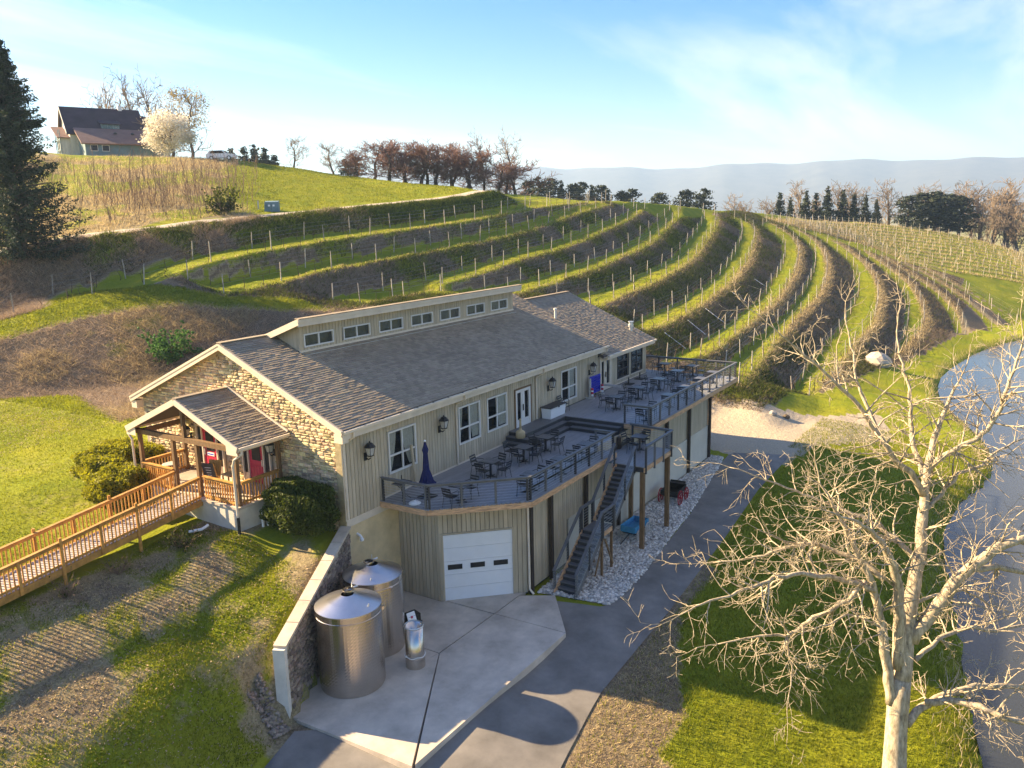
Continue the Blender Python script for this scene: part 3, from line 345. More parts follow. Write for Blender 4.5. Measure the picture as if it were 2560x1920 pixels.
pts += [SH+[0, 0, .12], side(SH, -1.2)*[1, 1, 0]+[0, 0, -6.15], side(SH, 1.2)*[1, 1, 0]+[0, 0, -7.3], side(SH, 8)*[1, 1, 0]+[0, 0, -8]]
lawn_r = DR.copy(); lawn_r[:, 2] = np.interp(lawn_r[:, 0], [-5, 10, 34], [-5.2, -5.0, -4.85]); pts += [lawn_r, lawn_r+[0, 1.2, .1]]
pts.append(A3([(32.5, -3.9, -4.72), (38.6, -2, -4.6), (38.3, -7, -4.8), (37.4, -10, -4.95), (42, -12.4, -5.3), (42, -14, -5.7), (46, -13.6, -5.8), (47, -9, -5.2), (60, -12.5, -5.9), (72, -12, -6.1), (85, -13, -6.1),
  # building skirts
  (6.2, -5.2, -4.72), (12, -5.2, -4.72), (20, -5.2, -4.74), (29, -5.2, -4.76), (6.2, -8.4, -4.72), (15, -8, -4.74), (27, -7, -4.76), (31.5, -5, -4.7), (31.6, 0, -4.4), (31.8, 6, -3.2), (31.5, 13, -0.6), (36, 2, -3.6), (36, 9, -1.6), (42, 5, -2.0),
  (0.3, 13.6, .55), (10, 14, 1.0), (20, 14, 1.2), (30, 14.5, .6), (40, 14, 1.0), (10, 20, 2.0), (20, 22, 2.6), (30, 21, 2.4),
  (1, 1, -4.9), (3, -1.5, -4.8), (15, 1, -4.9), (30, 1, -4.9), (1, 11.5, -4.9), (15, 11.5, -4.9), (29.5, 11.5, -4.9), (29.5, -3, -4.9), (8, -3, -4.9),
  # lawn in front of the stone gable and under the ramp
  (-.05, .6, -.72), (-.05, 2.5, -.6), (-1.2, 2.8, -.6), (-2.7, 3.0, -.5), (-2.7, 5.4, -.5), (-2.7, 7.2, -.45), (-5.3, 5.4, -.72), (-8.3, 5.4, -.88), (-11, 5.4, -1.02), (-16, 5.4, -1.3), (-24, 6, -1.6),
  (-5.3, 7.2, -.6), (-8.3, 7.2, -.8), (-12, 7.2, -.95), (-.05, 9.9, -.1), (-3, 9.9, -.15), (-8, 10, -.35), (-16, 10, -.7), (-.05, 12.8, .35), (-6, 14, .15), (-16, 15, -.1), (-26, 16, -.5), (-4, 21, .35), (4, 24, .6), (-14, 26, .3), (-2, 29, .5), (-24, 32, .2), (-34, 20, -1),
  (-3.2, 1.0, -1.25), (-6.5, 2.2, -1.35), (-10, 2.2, -1.6), (-16, 2, -2.2), (-24, 2, -2.8), (-9, -1, -2.5), (-13, -1.2, -2.9), (-9.5, -3.2, -3.8), (-7.0, -1.4, -2.75), (-6.5, -2.1, -4.0), (-6.5, -2.6, -4.5), (-6.9, -3.0, -4.5), (-6.3, -3.5, -4.72),
  (-8.1, -3.9, -4.8), (-9.4, -4.4, -4.85), (-14, -4, -4.3), (-14, -6, -5.0), (-20, -6, -5.2), (-20, -1.5, -3.4), (-30, -4, -4.6), (-30, -12, -5.6), (-14, -12, -5.4), (-8, -12.5, -5.3), (-6, -9, -4.95), (-6.1, -5, -4.72), (4, -8.6, -4.75), (-2, -8.6, -4.8),
  (-6, -16, -5.8), (-14, -18, -6.1), (-4, -22, -6.3), (-20, -28, -6.6), (-40, -30, -7), (-45, 5, -3), (-45, 40, 1),
  (6, -14, -5.5), (14, -14, -5.5), (24, -14, -5.4), (36, -15, -5.6), (2, -17, -5.9), (12, -18, -6.0), (24, -17, -5.9),
  # toe of the brown bank on the left
  (7.0, 31.0, .6), (11, 28.5, .7), (14, 26.0, .9), (3, 35, .5), (-4, 42, .6), (17, 27.5, 1.6), (24, 25.0, 2.4), (-16, 58, 2.5), (-2, 56, 6.0), (-30, 70, 4), (0, 62, 10.5), (-20, 90, 12), (5, 80, 17), (20, 110, 21.5), (-20, 130, 20)]))
# the retaining wall: lawn above, yard below
wd = np.array([-6.0, -2.72]); wl = np.linalg.norm(wd); wd /= wl; wn = np.array([-wd[1], wd[0]])
if wn[1] > 0: wn = -wn
for t in np.linspace(0, wl-.2, 9):
    p = wd*t; zt = np.interp(t, [0, wl], [-.6, -2.1])
    pts.append(A3([(*(p-wn*.22), zt-.12 - (0.25 if t > wl-1 else 0)), (*(p+wn*.20), -4.72)]))
ring = 9000.0
pts.append(A3([(ring*math.cos(a), ring*math.sin(a), -30) for a in np.linspace(0, 2*math.pi, 24, endpoint=False)]))
pts.append(A3([(700*math.cos(a)+60, 700*math.sin(a), -24) for a in np.linspace(0, 2*math.pi, 24, endpoint=False)]))
PT = np.vstack(pts)
_, keep = np.unique(np.round(PT[:, :2]/0.25).astype(int), axis=0, return_index=True); PT = PT[keep]
res = delaunay_2d_cdt([Vector(p[:2]) for p in PT], [], [], 0, 1e-6)
TV = np.array([v[:] for v in res[0]]); TZ = np.array([PT[o[0], 2] if len(o) else 0 for o in res[3]]); TF = np.array([f[:] for f in res[2]])
xs = np.unique(np.r_[-ring*.7, np.geomspace(-3000, -60, 14), np.arange(-50, -16, 1.4), np.arange(-16, 34, .36), np.arange(34, 125, .75), np.arange(125, 235, 1.6), np.geomspace(236, 3500, 22), ring*.7])
ys = np.unique(np.r_[-ring*.7, np.geomspace(-3000, -70, 14), np.arange(-62, -26, 2.0), np.arange(-26, 46, .36), np.arange(46, 132, 1.2), np.geomspace(134, 3500, 26), ring*.7])
nx, ny = len(xs), len(ys); GZ = np.full((nx, ny), np.nan)
for f in TF:
    a, b, c = TV[f]; i0, i1 = np.searchsorted(xs, [min(a[0], b[0], c[0])-1e-6, max(a[0], b[0], c[0])+1e-6]); j0, j1 = np.searchsorted(ys, [min(a[1], b[1], c[1])-1e-6, max(a[1], b[1], c[1])+1e-6])
    if i0 >= i1 or j0 >= j1: continue
    X, Y = np.meshgrid(xs[i0:i1], ys[j0:j1], indexing='ij'); d = (b[1]-c[1])*(a[0]-c[0])+(c[0]-b[0])*(a[1]-c[1])
    if abs(d) < 1e-9: continue
    u = ((b[1]-c[1])*(X-c[0])+(c[0]-b[0])*(Y-c[1]))/d; v = ((c[1]-a[1])*(X-c[0])+(a[0]-c[0])*(Y-c[1]))/d; w_ = 1-u-v
    ok = (u > -1e-6) & (v > -1e-6) & (w_ > -1e-6); sub = GZ[i0:i1, j0:j1]; sub[ok] = (u*TZ[f[0]]+v*TZ[f[1]]+w_*TZ[f[2]])[ok]
GZ = np.nan_to_num(GZ, nan=-25)
GX, GY = np.meshgrid(xs, ys, indexing='ij')
# value noise for bumps and colour
def vnoise(x, y, s, seed):
    g = np.random.default_rng(seed).random((64, 64)); u = (x/s) % 64; v = (y/s) % 64; i = u.astype(int); j = v.astype(int); fu = u-i; fv = v-j
    fu = fu*fu*(3-2*fu); fv = fv*fv*(3-2*fv); i1 = (i+1) % 64; j1 = (j+1) % 64
    return (g[i, j]*(1-fu)+g[i1, j]*fu)*(1-fv)+(g[i, j1]*(1-fu)+g[i1, j1]*fu)*fv
def fbm(x, y, s, seed, o=4): return sum(vnoise(x, y, s/2**k, seed+k)*0.5**k for k in range(o))/sum(.5**k for k in range(o))
ret_band = (np.abs((GX*wn[0]+GY*wn[1])) < 1.3) & (GX*wd[0]+GY*wd[1] > -1) & (GX*wd[0]+GY*wd[1] < wl+1.2)
for _ in range(2):                                   # soften the edges of the triangulation
    S = GZ.copy(); S[1:-1, 1:-1] = (4*GZ[1:-1, 1:-1]+GZ[:-2, 1:-1]+GZ[2:, 1:-1]+GZ[1:-1, :-2]+GZ[1:-1, 2:])/8
    near = (GX > -40) & (GX < 230) & (GY < 130) & ~ret_band; GZ = np.where(near, S, GZ)
for _ in range(5):                                   # the rough banks of the upper terraces are softer still
    S = GZ.copy(); S[1:-1, 1:-1] = (2*GZ[1:-1, 1:-1]+GZ[:-2, 1:-1]+GZ[2:, 1:-1])/4; GZ = np.where((GX > -10) & (GX < 130) & (GY > 15) & (GY < 60), S, GZ)
far_ = np.hypot(GX-CAM[0], GY-CAM[1])
flat = ((GX > -9) & (GX < 40) & (GY > -11) & (GY < 0)) | ret_band
bmp = (fbm(GX, GY, 1.6, 3)-.5)*.22+(fbm(GX, GY, 7, 9)-.5)*.35
GZ = GZ+np.where(flat | (far_ > 400), 0, bmp*np.clip(far_/60, .25, 1.0))
inpond = inpoly(GX, GY, pond_poly); GZ = np.where(inpond, np.minimum(GZ, -6.75), GZ)
yard = (GX > -8) & (GX < 31) & (GY > -8.5) & (GY < -.1) & ~((GX < .3) & ((GX*wn[0]+GY*wn[1]) < 0.1)); GZ = np.where(yard, np.minimum(GZ, -4.70), GZ)
def H(x, y):
    x = np.atleast_1d(np.asarray(x, float)); y = np.atleast_1d(np.asarray(y, float))
    i = np.clip(np.searchsorted(xs, x)-1, 0, nx-2); j = np.clip(np.searchsorted(ys, y)-1, 0, ny-2)
    u = (x-xs[i])/(xs[i+1]-xs[i]); v = (y-ys[j])/(ys[j+1]-ys[j])
    return (GZ[i, j]*(1-u)+GZ[i+1, j]*u)*(1-v)+(GZ[i, j+1]*(1-u)+GZ[i+1, j+1]*u)*v
H1 = lambda x, y: float(H(x, y)[0])
# ground cover: R = green grass, G = brown litter / brush, B = bare soil or gravel (the rest is straw)
ang = np.degrees(np.arctan2(GY-CAM[1], GX-CAM[0])); nA = fbm(GX, GY, 5, 21); nB = fbm(GX, GY, 13, 31); nC = fbm(GX, GY, 2.2, 41); nD = fbm(GX, GY, .9, 61)
def sm(a, lo, hi): return np.clip((a-lo)/(hi-lo), 0, 1)
cg = .75+.25*nA; cb = .15*nC; cs = np.zeros_like(GX)
terr = inpoly(GX, GY, np.vstack([LT[1][:, :2][::1], LB[13][:, :2][::-1], LB[12][:1, :2], LB[11][:1, :2], LB[9][:1, :2], LB[8][:1, :2], LB[7][:1, :2], LB[6][:1, :2], LB[5][:1, :2], LB[4][:1, :2], LB[3][:1, :2], LB[2][:1, :2]])) | ((GX > 26) & (GX < 150) & (GY > -12) & (GY < 30) & (GZ > -4.2) & (GX > 34-GY*.2) & ~((GY > 24) & (GX > 200)))
lane = np.zeros_like(GX, bool); browd = np.full_like(GX, 9.0)
for k in LB:
    lane |= inpoly(GX, GY, np.vstack([LB[k][:, :2], LT[k][::-1, :2]]))
    P = resamp(LB[k], .8)
    bb = (GX > P[:, 0].min()-2) & (GX < P[:, 0].max()+2) & (GY > P[:, 1].min()-2) & (GY < P[:, 1].max()+2); ii = np.where(bb)
    gx, gy = GX[ii], GY[ii]; dm = np.full(len(gx), 9.0)
    for c0 in range(0, len(P), 1): dm = np.minimum(dm, np.hypot(gx-P[c0, 0], gy-P[c0, 1]))
    browd[ii] = np.minimum(browd[ii], dm)
bank = terr & ~lane
right = sm(GX, 40, 95)*sm(20-GY, -6, 14)
cg = np.where(bank, sm(nA, .36, .62)*(.70-.62*right), cg); cb = np.where(bank, .75+.25*nB, cb)
cg = np.where(lane, .85, cg); cb = np.where(lane, .06, cb)
bro = sm(.95-browd, 0, .5)*terr*(.30+.70*right); cg = np.where(terr, cg*(1-.75*bro), cg); cb = np.where(terr, cb*(1-.6*bro), cb); cs = np.where(terr, .25*bro, cs)
mound = inpoly(GX, GY, [(-4, 43), (5, 40.6), (12, 38.4), (18.7, 35), (24.5, 30.2), (31, 27), (33, 20), (20, 15), (6, 15.5), (3, 20), (6, 30), (2, 35)])
cg = np.where(mound, sm(nA, .58, .75)*.6, cg); cb = np.where(mound, .9, cb)
upbank = inpoly(GX, GY, np.vstack([LT[1][:, :2], road_lo[::-1, :2], [(-8, 53), (-2, 46)], Pt[:3, :2]]))
ub = sm(GX, 36, 52); cg = np.where(upbank, sm(nA, .52, .66)*.7*(1-ub)+ub*.8, cg); cb = np.where(upbank, .9*(1-ub)+.25*ub, cb)
hill = inpoly(GX, GY, np.vstack([road_hi[:, :2], CR[::-1, :2], away(CR, 60, 0)[::1, :2][:0], [(20, 125), (-30, 120), (-10, 60)]])) | ((GY > 75) & (far_ < 330) & (ang > 36))
gl = sm(51.0-ang+(nB-.5)*5, -.8, .8); cg = np.where(hill, gl*1.0+(1-gl)*sm(nA, .34, .60)*.85, cg); cb = np.where(hill, (1-gl)*.22, cb)
roadm = np.zeros_like(GX, bool); roadm |= inpoly(GX, GY, np.vstack([road_lo[:, :2], road_hi[::-1, :2]]))
frontl = (GX < 0) & (GY < 5.4) & (GX > -30) & (GY > -12); cg = np.where(frontl, sm(nC*.5+nA*.12+nD*.45, .39, .66)*.85, cg); cb = np.where(frontl, .55*(1-cg), cb)
leftl = (GX < 3) & (GY >= 5.4) & (GY < 36) & ~mound; cg = np.where(leftl, .65+.3*sm(nA, .35, .6), cg); cb = np.where(leftl, .2*nC, cb)
lot = inpoly(GX, GY, [(31.2, -4), (32, -.5), (36, .8), (41, -1.2), (43, -4.5), (44.5, -8), (50, -12.6), (45, -14.2), (42, -14.6), (36, -10.4), (30, -10), (29, -8)])
cs = np.where(lot, 1.0, cs)
rl = (GX > -8) & (GX < 45) & (GY < -9.2) & (GY > -24) & ~lot; cg = np.where(rl, .92, cg); cb = np.where(rl, .05, cb)
dry_ = np.interp(GX, DR[:, 0], DR[:, 1]); edge = (GX < 13) & (GX > -9) & (GY < dry_+.2) & (GY > dry_-.6-np.clip(3.6-.33*(GX+3), 0, 3.6)*(nA*.8+nC*.7)); cg = np.where(edge, .12, cg); cb = np.where(edge, .6, cb)
fp = far_ > 260; cg = np.where(fp, .35+.3*nB, cg); cb = np.where(fp, .4, cb)
V = np.stack([GX.ravel(), GY.ravel(), GZ.ravel()], 1)
I = (np.arange(nx-1)[:, None]*ny+np.arange(ny-1)[None, :]).ravel(); F = np.stack([I, I+ny, I+ny+1, I+1], 1)
def ground_mat():
    m = bpy.data.materials.new('ground_cover'); m.use_nodes = True; t = m.node_tree; b = t.nodes['Principled BSDF']; b.inputs['Roughness'].default_value = 0.95; b.inputs['Specular IOR Level'].default_value = 0.1
    at = N(t, 'ShaderNodeAttribute', attribute_name='cover'); sp = N(t, 'ShaderNodeSeparateColor'); L(t, at.outputs['Color'], sp.inputs[0])
    g = N(t, 'ShaderNodeNewGeometry'); nz = N(t, 'ShaderNodeTexNoise', inp={'Scale': 2.2, 'Detail': 9.0, 'Roughness': 0.72}); L(t, g.outputs['Position'], nz.inputs['Vector'])
    nf = N(t, 'ShaderNodeTexNoise', inp={'Scale': 11.0, 'Detail': 5.0, 'Roughness': 0.7}); L(t, g.outputs['Position'], nf.inputs['Vector'])
    nl = N(t, 'ShaderNodeTexNoise', inp={'Scale': 0.35, 'Detail': 4.0}); L(t, g.outputs['Position'], nl.inputs['Vector'])
    def ramp(no, a, b_, out='Fac'):
        r_ = N(t, 'ShaderNodeMapRange', inp={'From Min': a, 'From Max': b_}); L(t, no.outputs[out], r_.inputs['Value']); return r_.outputs[0]
    def mixc(f, c1, c2):
        mi = N(t, 'ShaderNodeMix', data_type='RGBA')
        if f is not None: L(t, f, mi.inputs[0])
        for s_, c in ((6, c1), (7, c2)):
            if isinstance(c, tuple): mi.inputs[s_].default_value = (*c, 1)
            else: L(t, c, mi.inputs[s_])
        return mi.outputs[2]
    green = mixc(ramp(nf, .3, .7), (0.10, 0.145, 0.012), (0.27, 0.30, 0.022)); green = mixc(ramp(nl, .35, .7), green, (0.28, 0.27, 0.026))
    straw = mixc(ramp(nf, .3, .7), (0.20, 0.15, 0.075), (0.44, 0.35, 0.20)); brown = mixc(ramp(nf, .3, .7), (0.085, 0.062, 0.038), (0.30, 0.22, 0.145))
    soil = mixc(ramp(nf, .3, .7), (0.34, 0.27, 0.19), (0.54, 0.45, 0.33))
    def thr(o):   # cover amount against fine noise, so patches have ragged edges
        a = N(t, 'ShaderNodeMath', operation='ADD'); L(t, o, a.inputs[0]); L(t, nz.outputs['Fac'], a.inputs[1])
        r_ = N(t, 'ShaderNodeMapRange', inp={'From Min': 0.86, 'From Max': 1.14}); L(t, a.outputs[0], r_.inputs['Value']); return r_.outputs[0]
    c = mixc(thr(sp.outputs[1]), straw, brown); c = mixc(thr(sp.outputs[0]), c, green); c = mixc(thr(sp.outputs[2]), c, soil)
    L(t, c, b.inputs['Base Color'])
    bp = N(t, 'ShaderNodeBump', inp={'Strength': 0.9, 'Distance': 0.12}); L(t, nz.outputs['Fac'], bp.inputs['Height']); L(t, bp.outputs[0], b.inputs['Normal']); return m
MT['ground'] = ground_mat()
gr = bulk('ground', V, F, 'ground', smooth=True); tag(gr, kind='structure')
at = gr.data.attributes.new('cover', 'FLOAT_COLOR', 'POINT')
at.data.foreach_set('color', np.stack([cg.ravel(), cb.ravel(), cs.ravel(), np.ones(nx*ny)], 1).astype(np.float32).ravel())
def drape(name, poly, lift, m, step=1.0, kind='structure'):
    """a sheet that follows the ground inside a plan polygon"""
    poly = np.array(poly, float); P = np.vstack([poly, poly[:1]]); P = resamp(np.c_[P, np.zeros(len(P))], step)[:-1, :2]
    gx, gy = np.meshgrid(np.arange(P[:, 0].min(), P[:, 0].max(), step), np.arange(P[:, 1].min(), P[:, 1].max(), step)); gx, gy = gx.ravel(), gy.ravel()
    k = inpoly(gx, gy, P); Q = np.c_[gx[k], gy[k]]
    Q = Q[[np.hypot(*(P-q).T).min() > step*.4 for q in Q]] if len(Q) else Q
    A = np.vstack([P, Q]); n = len(P)
    r_ = delaunay_2d_cdt([Vector(p) for p in A], [(i, (i+1) % n) for i in range(n)], [], 0, 1e-5)
    v = np.array([q[:] for q in r_[0]]); f = [q for q in r_[2] if inpoly(np.array([v[list(q), 0].mean()]), np.array([v[list(q), 1].mean()]), P)[0]]
    z = H(v[:, 0], v[:, 1])+lift
    o = MB().add(np.c_[v, z], f).build(name, m, smooth=True); tag(o, kind=kind); return o
drape('driveway', [(-9.4, -4.4), (-6.2, -3.4), (-5.9, -4), (5.4, -5.2), (6.3, -8.4), (10.8, -8.3), (15.1, -7.95), (19.2, -7.5), (27, -6.2), (30.5, -6.0), (32, -9.6), (24.6, -9.6), (16, -10.2), (7.4, -10.6), (0.9, -10.7), (-2.7, -11.3), (-4.4, -11.7), (-8, -13), (-14, -13), (-14, -6)], .035, 'asphalt', .8)
drape('hill_road', np.vstack([side(RC, -1.25)[:, :2], side(RC, 1.25)[::-1, :2]]), .06, 'gravelroad', 1.5)
drape('pond', np.vstack([[(0, -70), (260, -110), (190, -60)], SH[:, :2]]), 0, 'water', 6).location.z = 0
po = bpy.data.objects['pond']
vz = np.empty(len(po.data.vertices)*3, np.float32); po.data.vertices.foreach_get('co', vz); vz = vz.reshape(-1, 3); vz[:, 2] = ZP; po.data.vertices.foreach_set('co', vz.ravel()); po.data.update()
# the far wooded ridge across the valley
def ridge():
    n = 400; a = np.linspace(R(-28), R(100), n); dist = 5200; Vr = []; 
    for i, t in enumerate(a):
        dg = math.degrees(t); h = np.interp(dg, [-28, 0, 5, 10, 15.6, 19, 23, 28, 32, 45, 60, 100], [235, 256, 272, 286, 293, 285, 286, 303, 320, 300, 220, 140])+4*math.sin(dg*.8)+3*math.sin(dg*2.1+1)
        for q, (dd, hh) in enumerate([(-1900, -32), (-1500, .12*h), (-900, .33*h), (-400, .72*h), (-120, .95*h), (0, h), (500, .8*h)]):
            rr = dist+dd+60*math.sin(dg*.9+q*.3)
            Vr.append((CAM[0]+rr*math.cos(t), CAM[1]+rr*math.sin(t), hh+rng.normal(0, 2)*(0 < q < 5)))
    Fr = [(i*7+q, (i+1)*7+q, (i+1)*7+q+1, i*7+q+1) for i in range(n-1) for q in range(6)]
    o = bulk('ridge_hills', Vr, Fr, 'ridgewood', smooth=True); tag(o, kind='structure')
ridge()
# ------------------------------------------------------------------ builders for walls, roofs and openings
def boards(parent, O, a, n, s0, s1, zlo, zhi, holes=(), bw=0.2, th=0.03, m='siding'):
    """vertical siding boards, each its own piece; zlo/zhi may be functions of s; holes = (s0, s1, z0, z1)"""
    O = np.array(O, float); a = np.array(a, float); n = np.array(n, float); M = np.stack([a, n, [0, 0, 1]], 1)
    k = max(1, round((s1-s0)/bw)); b = (s1-s0)/k; fl = lambda f, s: f(s) if callable(f) else f
    for i in range(k):
        s = s0+(i+.5)*b; iv = [(fl(zlo, s), fl(zhi, s))]
        for h in holes:
            if h[0] < s < h[1]: iv = [q for lo, hi in iv for q in ((lo, min(hi, h[2])), (max(lo, h[3]), hi)) if q[1]-q[0] > .03]
        for lo, hi in iv: piece('siding_board', m, parent, np.array([*(O+a*s+n*(th/2))[:2], (lo+hi)/2]), (b-.022, th, hi-lo), M)
def opening(name, parent, O, a, n, s0, s1, z0, z1, cols=2, rows=(0.42,), fw_=0.075, fm='white_frame', curtain=None, inner='interior', depth=0.5, label=None):
    """window: frame, mullions, panes, recess and curtains; a part with sub-parts"""
    O = np.array(O, float); a = np.array(a, float); n = np.array(n, float); M = np.stack([a, n, [0, 0, 1]], 1); wn_ = node(name, parent)
    if label: wn_['label'] = label
    def bar(nm, m, sa, sb, za, zb, d0, d1):
        c = O+a*((sa+sb)/2)+n*((d0+d1)/2); c[2] = (za+zb)/2; piece(nm, m, wn_, c, (abs(sb-sa), abs(d1-d0), abs(zb-za)), M)
    for sa, sb in ((s0, s0+fw_), (s1-fw_, s1)): bar('frame', fm, sa, sb, z0, z1, -.02, .07)
    for za, zb in ((z0, z0+fw_), (z1-fw_, z1)): bar('frame', fm, s0+fw_, s1-fw_, za, zb, -.02, .068)
    cs_ = np.linspace(s0+fw_, s1-fw_, cols+1); rs = [z0+fw_]+[z0+(z1-z0)*r for r in rows]+[z1-fw_]
    for c in cs_[1:-1]: bar('mullion', fm, c-.035, c+.035, z0+fw_, z1-fw_, -.02, .055)
    for r in rs[1:-1]:
        for i in range(cols): bar('mullion', fm, cs_[i]+.03, cs_[i+1]-.03, r-.035, r+.035, -.02, .05)
    for i in range(cols):
        for j in range(len(rs)-1): bar('pane', 'glass', cs_[i]+.01, cs_[i+1]-.01, rs[j]+.01, rs[j+1]-.01, .005, .012)
    # recess box (back and sides)
    b = MB(); P = lambda s, d, z: (O+a*s+n*d)[:2].tolist()+[z]
    q = [(s0, z0), (s1, z0), (s1, z1), (s0, z1)]
    b.add([P(s, -depth, z) for s, z in q]+[P(s, -.02, z) for s, z in q], [(0, 1, 2, 3), (0, 4, 5, 1), (1, 5, 6, 2), (2, 6, 7, 3), (3, 7, 4, 0)]); b.build('recess', inner, wn_)
    if curtain:
        for (sa, sb, tie) in curtain:      # drapes pulled to one side towards the bottom
            K = 14; c = MB(); rows_ = 6
            Vv = []
            for r in range(rows_+1):
                f = r/rows_; z = z1-fw_-(z1-z0-2*fw_)*f*.97; sh = (f**1.5)*tie
                for k in range(K+1):
                    u = k/K; s = sa+(sb-sa)*u*(1-abs(sh)) if sh >= 0 else sb-(sb-sa)*(1-u)*(1-abs(sh))
                    Vv.append(P(s, -.045+.02*math.sin(k*2.3), z))
            c.add(Vv, [(r*(K+1)+k, r*(K+1)+k+1, (r+1)*(K+1)+k+1, (r+1)*(K+1)+k) for r in range(rows_) for k in range(K)]); c.build('curtain', 'curtain', wn_, True)
    return wn_
_shing = {}
def shingles(parent, E0, E1, R0, R1, course=.15, tab=.30, nsingle=300, near=(0, 0), th=.024):
    """courses of tabs on a roof plane, eave E0->E1, ridge R0->R1; the nsingle tabs nearest to `near` along the eave are pieces, the rest one joined part"""
    E0, E1, R0, R1 = (np.array(p, float) for p in (E0, E1, R0, R1)); v = ((R0+R1)-(E0+E1))/2; Lv = np.linalg.norm(v); nr = round(Lv/course); T = []
    vd = v/Lv
    for r in range(nr):
        A = E0+(R0-E0)*(r/nr); B = E1+(R1-E1)*(r/nr); ud = B-A; Lu = np.linalg.norm(ud); ud /= Lu; s = -(r % 2)*tab/2-rng.random()*.08
        while s < Lu-.02:
            w_ = tab*(.88+.2*rng.random()); a_ = max(s, 0); b_ = min(s+w_, Lu)
            if b_-a_ > .05: T.append((A+ud*a_, ud, b_-a_-.008))
            s += w_
    nn = np.cross((E1-E0), v); nn /= np.linalg.norm(nn)
    if nn[2] < 0: nn = -nn
    ang_ = math.asin(th/(course*1.5)); cen = np.array([t[0]+t[1]*t[2]/2 for t in T]); order = np.argsort(np.linalg.norm(cen[:, :2]-np.array(near), axis=1)); single = set(order[:nsingle].tolist())
    if 'm' not in _shing:
        _shing['m'] = MB().add([(0, 0, .9), (1, 0, .9), (1, 1, .25), (0, 1, .25), (0, 0, 0), (1, 0, 0), (1, 1, -.2), (0, 1, -.2)], [(0, 1, 2, 3), (4, 7, 6, 5), (0, 4, 5, 1), (1, 5, 6, 2), (2, 6, 7, 3), (3, 7, 4, 0)]).mesh('shingle', 'shingle')
    base = np.array([(0, 0, .9), (1, 0, .9), (1, 1, .25), (0, 1, .25), (0, 0, 0), (1, 0, 0), (1, 1, -.2), (0, 1, -.2)]); mb = MB()
    FF = [(0, 1, 2, 3), (0, 4, 5, 1), (1, 5, 6, 2), (3, 7, 4, 0)]
    for i, (p, ud, w_) in enumerate(T):
        t_ = th*(.75+.6*rng.random()); M = np.stack([ud*w_, vd*course*1.05, nn*t_], 1); p = p-vd*.0+nn*.004
        if i in single:
            o = link(bpy.data.objects.new('shingle', _shing['m']), parent); A = np.eye(4); A[:3, :3] = M; A[:3, 3] = p; o.matrix_local = Matrix(A.tolist())
        else: mb.add(base @ M.T+p, FF, rng.random())
    if mb.v: tag(mb.build('shingle_field', 'shingle', parent), kind='stuff')
_stone = []
def stone_mesh(m):
    out = []
    for k in range(6):
        j = lambda s=.1: rng.uniform(-s, s); V = []
        for (x, y) in ((-.5, -.5), (.5, -.5), (.5, .5), (-.5, .5)): V.append((x+j(.04), y+j(.06), 0))
        for (x, y) in ((-.40, -.36), (.40, -.36), (.40, .36), (-.40, .36)): V.append((x+j(.06), y+j(.08), .75+j(.3)))
        V.append((j(.1), j(.1), 1.0+j(.15)))
        F = [(0, 1, 5, 4), (1, 2, 6, 5), (2, 3, 7, 6), (3, 0, 4, 7), (4, 5, 8), (5, 6, 8), (6, 7, 8), (7, 4, 8)]
        out.append((np.array(V), F, MB().add(V, F).mesh('stone', m)))
    return out
def stonework(parent, O, a, n, inside, s0, s1, z0, z1, hmin, hmax, wmin, wmax, m, nsingle=300, near=None, prot=(.03, .085), slope=0.0):
    """random ashlar: stones set proud of the mortar; inside(s, z) tells where there is wall"""
    O = np.array(O, float); a = np.array(a, float); n = np.array(n, float); sm_ = stone_mesh(m); T = []; z = z0
    while z < z1:
        h = rng.uniform(hmin, hmax); s = s0-rng.random()*.2
        while s < s1:
            w_ = rng.uniform(wmin, wmax); sub = [(z, h)] if rng.random() > .22 or h < .14 else [(z, h*.5), (z+h*.5, h*.5)]
            for zz, hh in sub:
                if all(inside(q, r_) for q in (s+.02, s+w_-.02) for r_ in (zz+.02, zz+hh-.02)): T.append((s+w_/2, zz+hh/2, w_-.018, hh-.016))
            s += w_
        z += h
    near = near or (s0, z0); dd = [math.hypot(t[0]-near[0], t[1]-near[1]) for t in T]; order = np.argsort(dd); single = set(order[:nsingle].tolist()); mb = MB()
    upd = np.array([a[0]*0, a[1]*0, 1.0])
    for i, (s, zz, w_, h) in enumerate(T):
        V, F, me = sm_[rng.integers(6)]; p = O+a*s; p = np.array([p[0], p[1], zz+slope*0]); M = np.stack([a*w_, upd*h, n*rng.uniform(*prot)], 1)
        if np.linalg.det(M) < 0: M = np.stack([-a*w_, upd*h, n*rng.uniform(*prot)], 1)
        if i in single:
            o = link(bpy.data.objects.new('stone', me), parent); A = np.eye(4); A[:3, :3] = M; A[:3, 3] = p; o.matrix_local = Matrix(A.tolist())
        else: mb.add(V @ M.T+p, F, rng.random())
    if mb.v: tag(mb.build('stone_field', m, parent), kind='stuff')
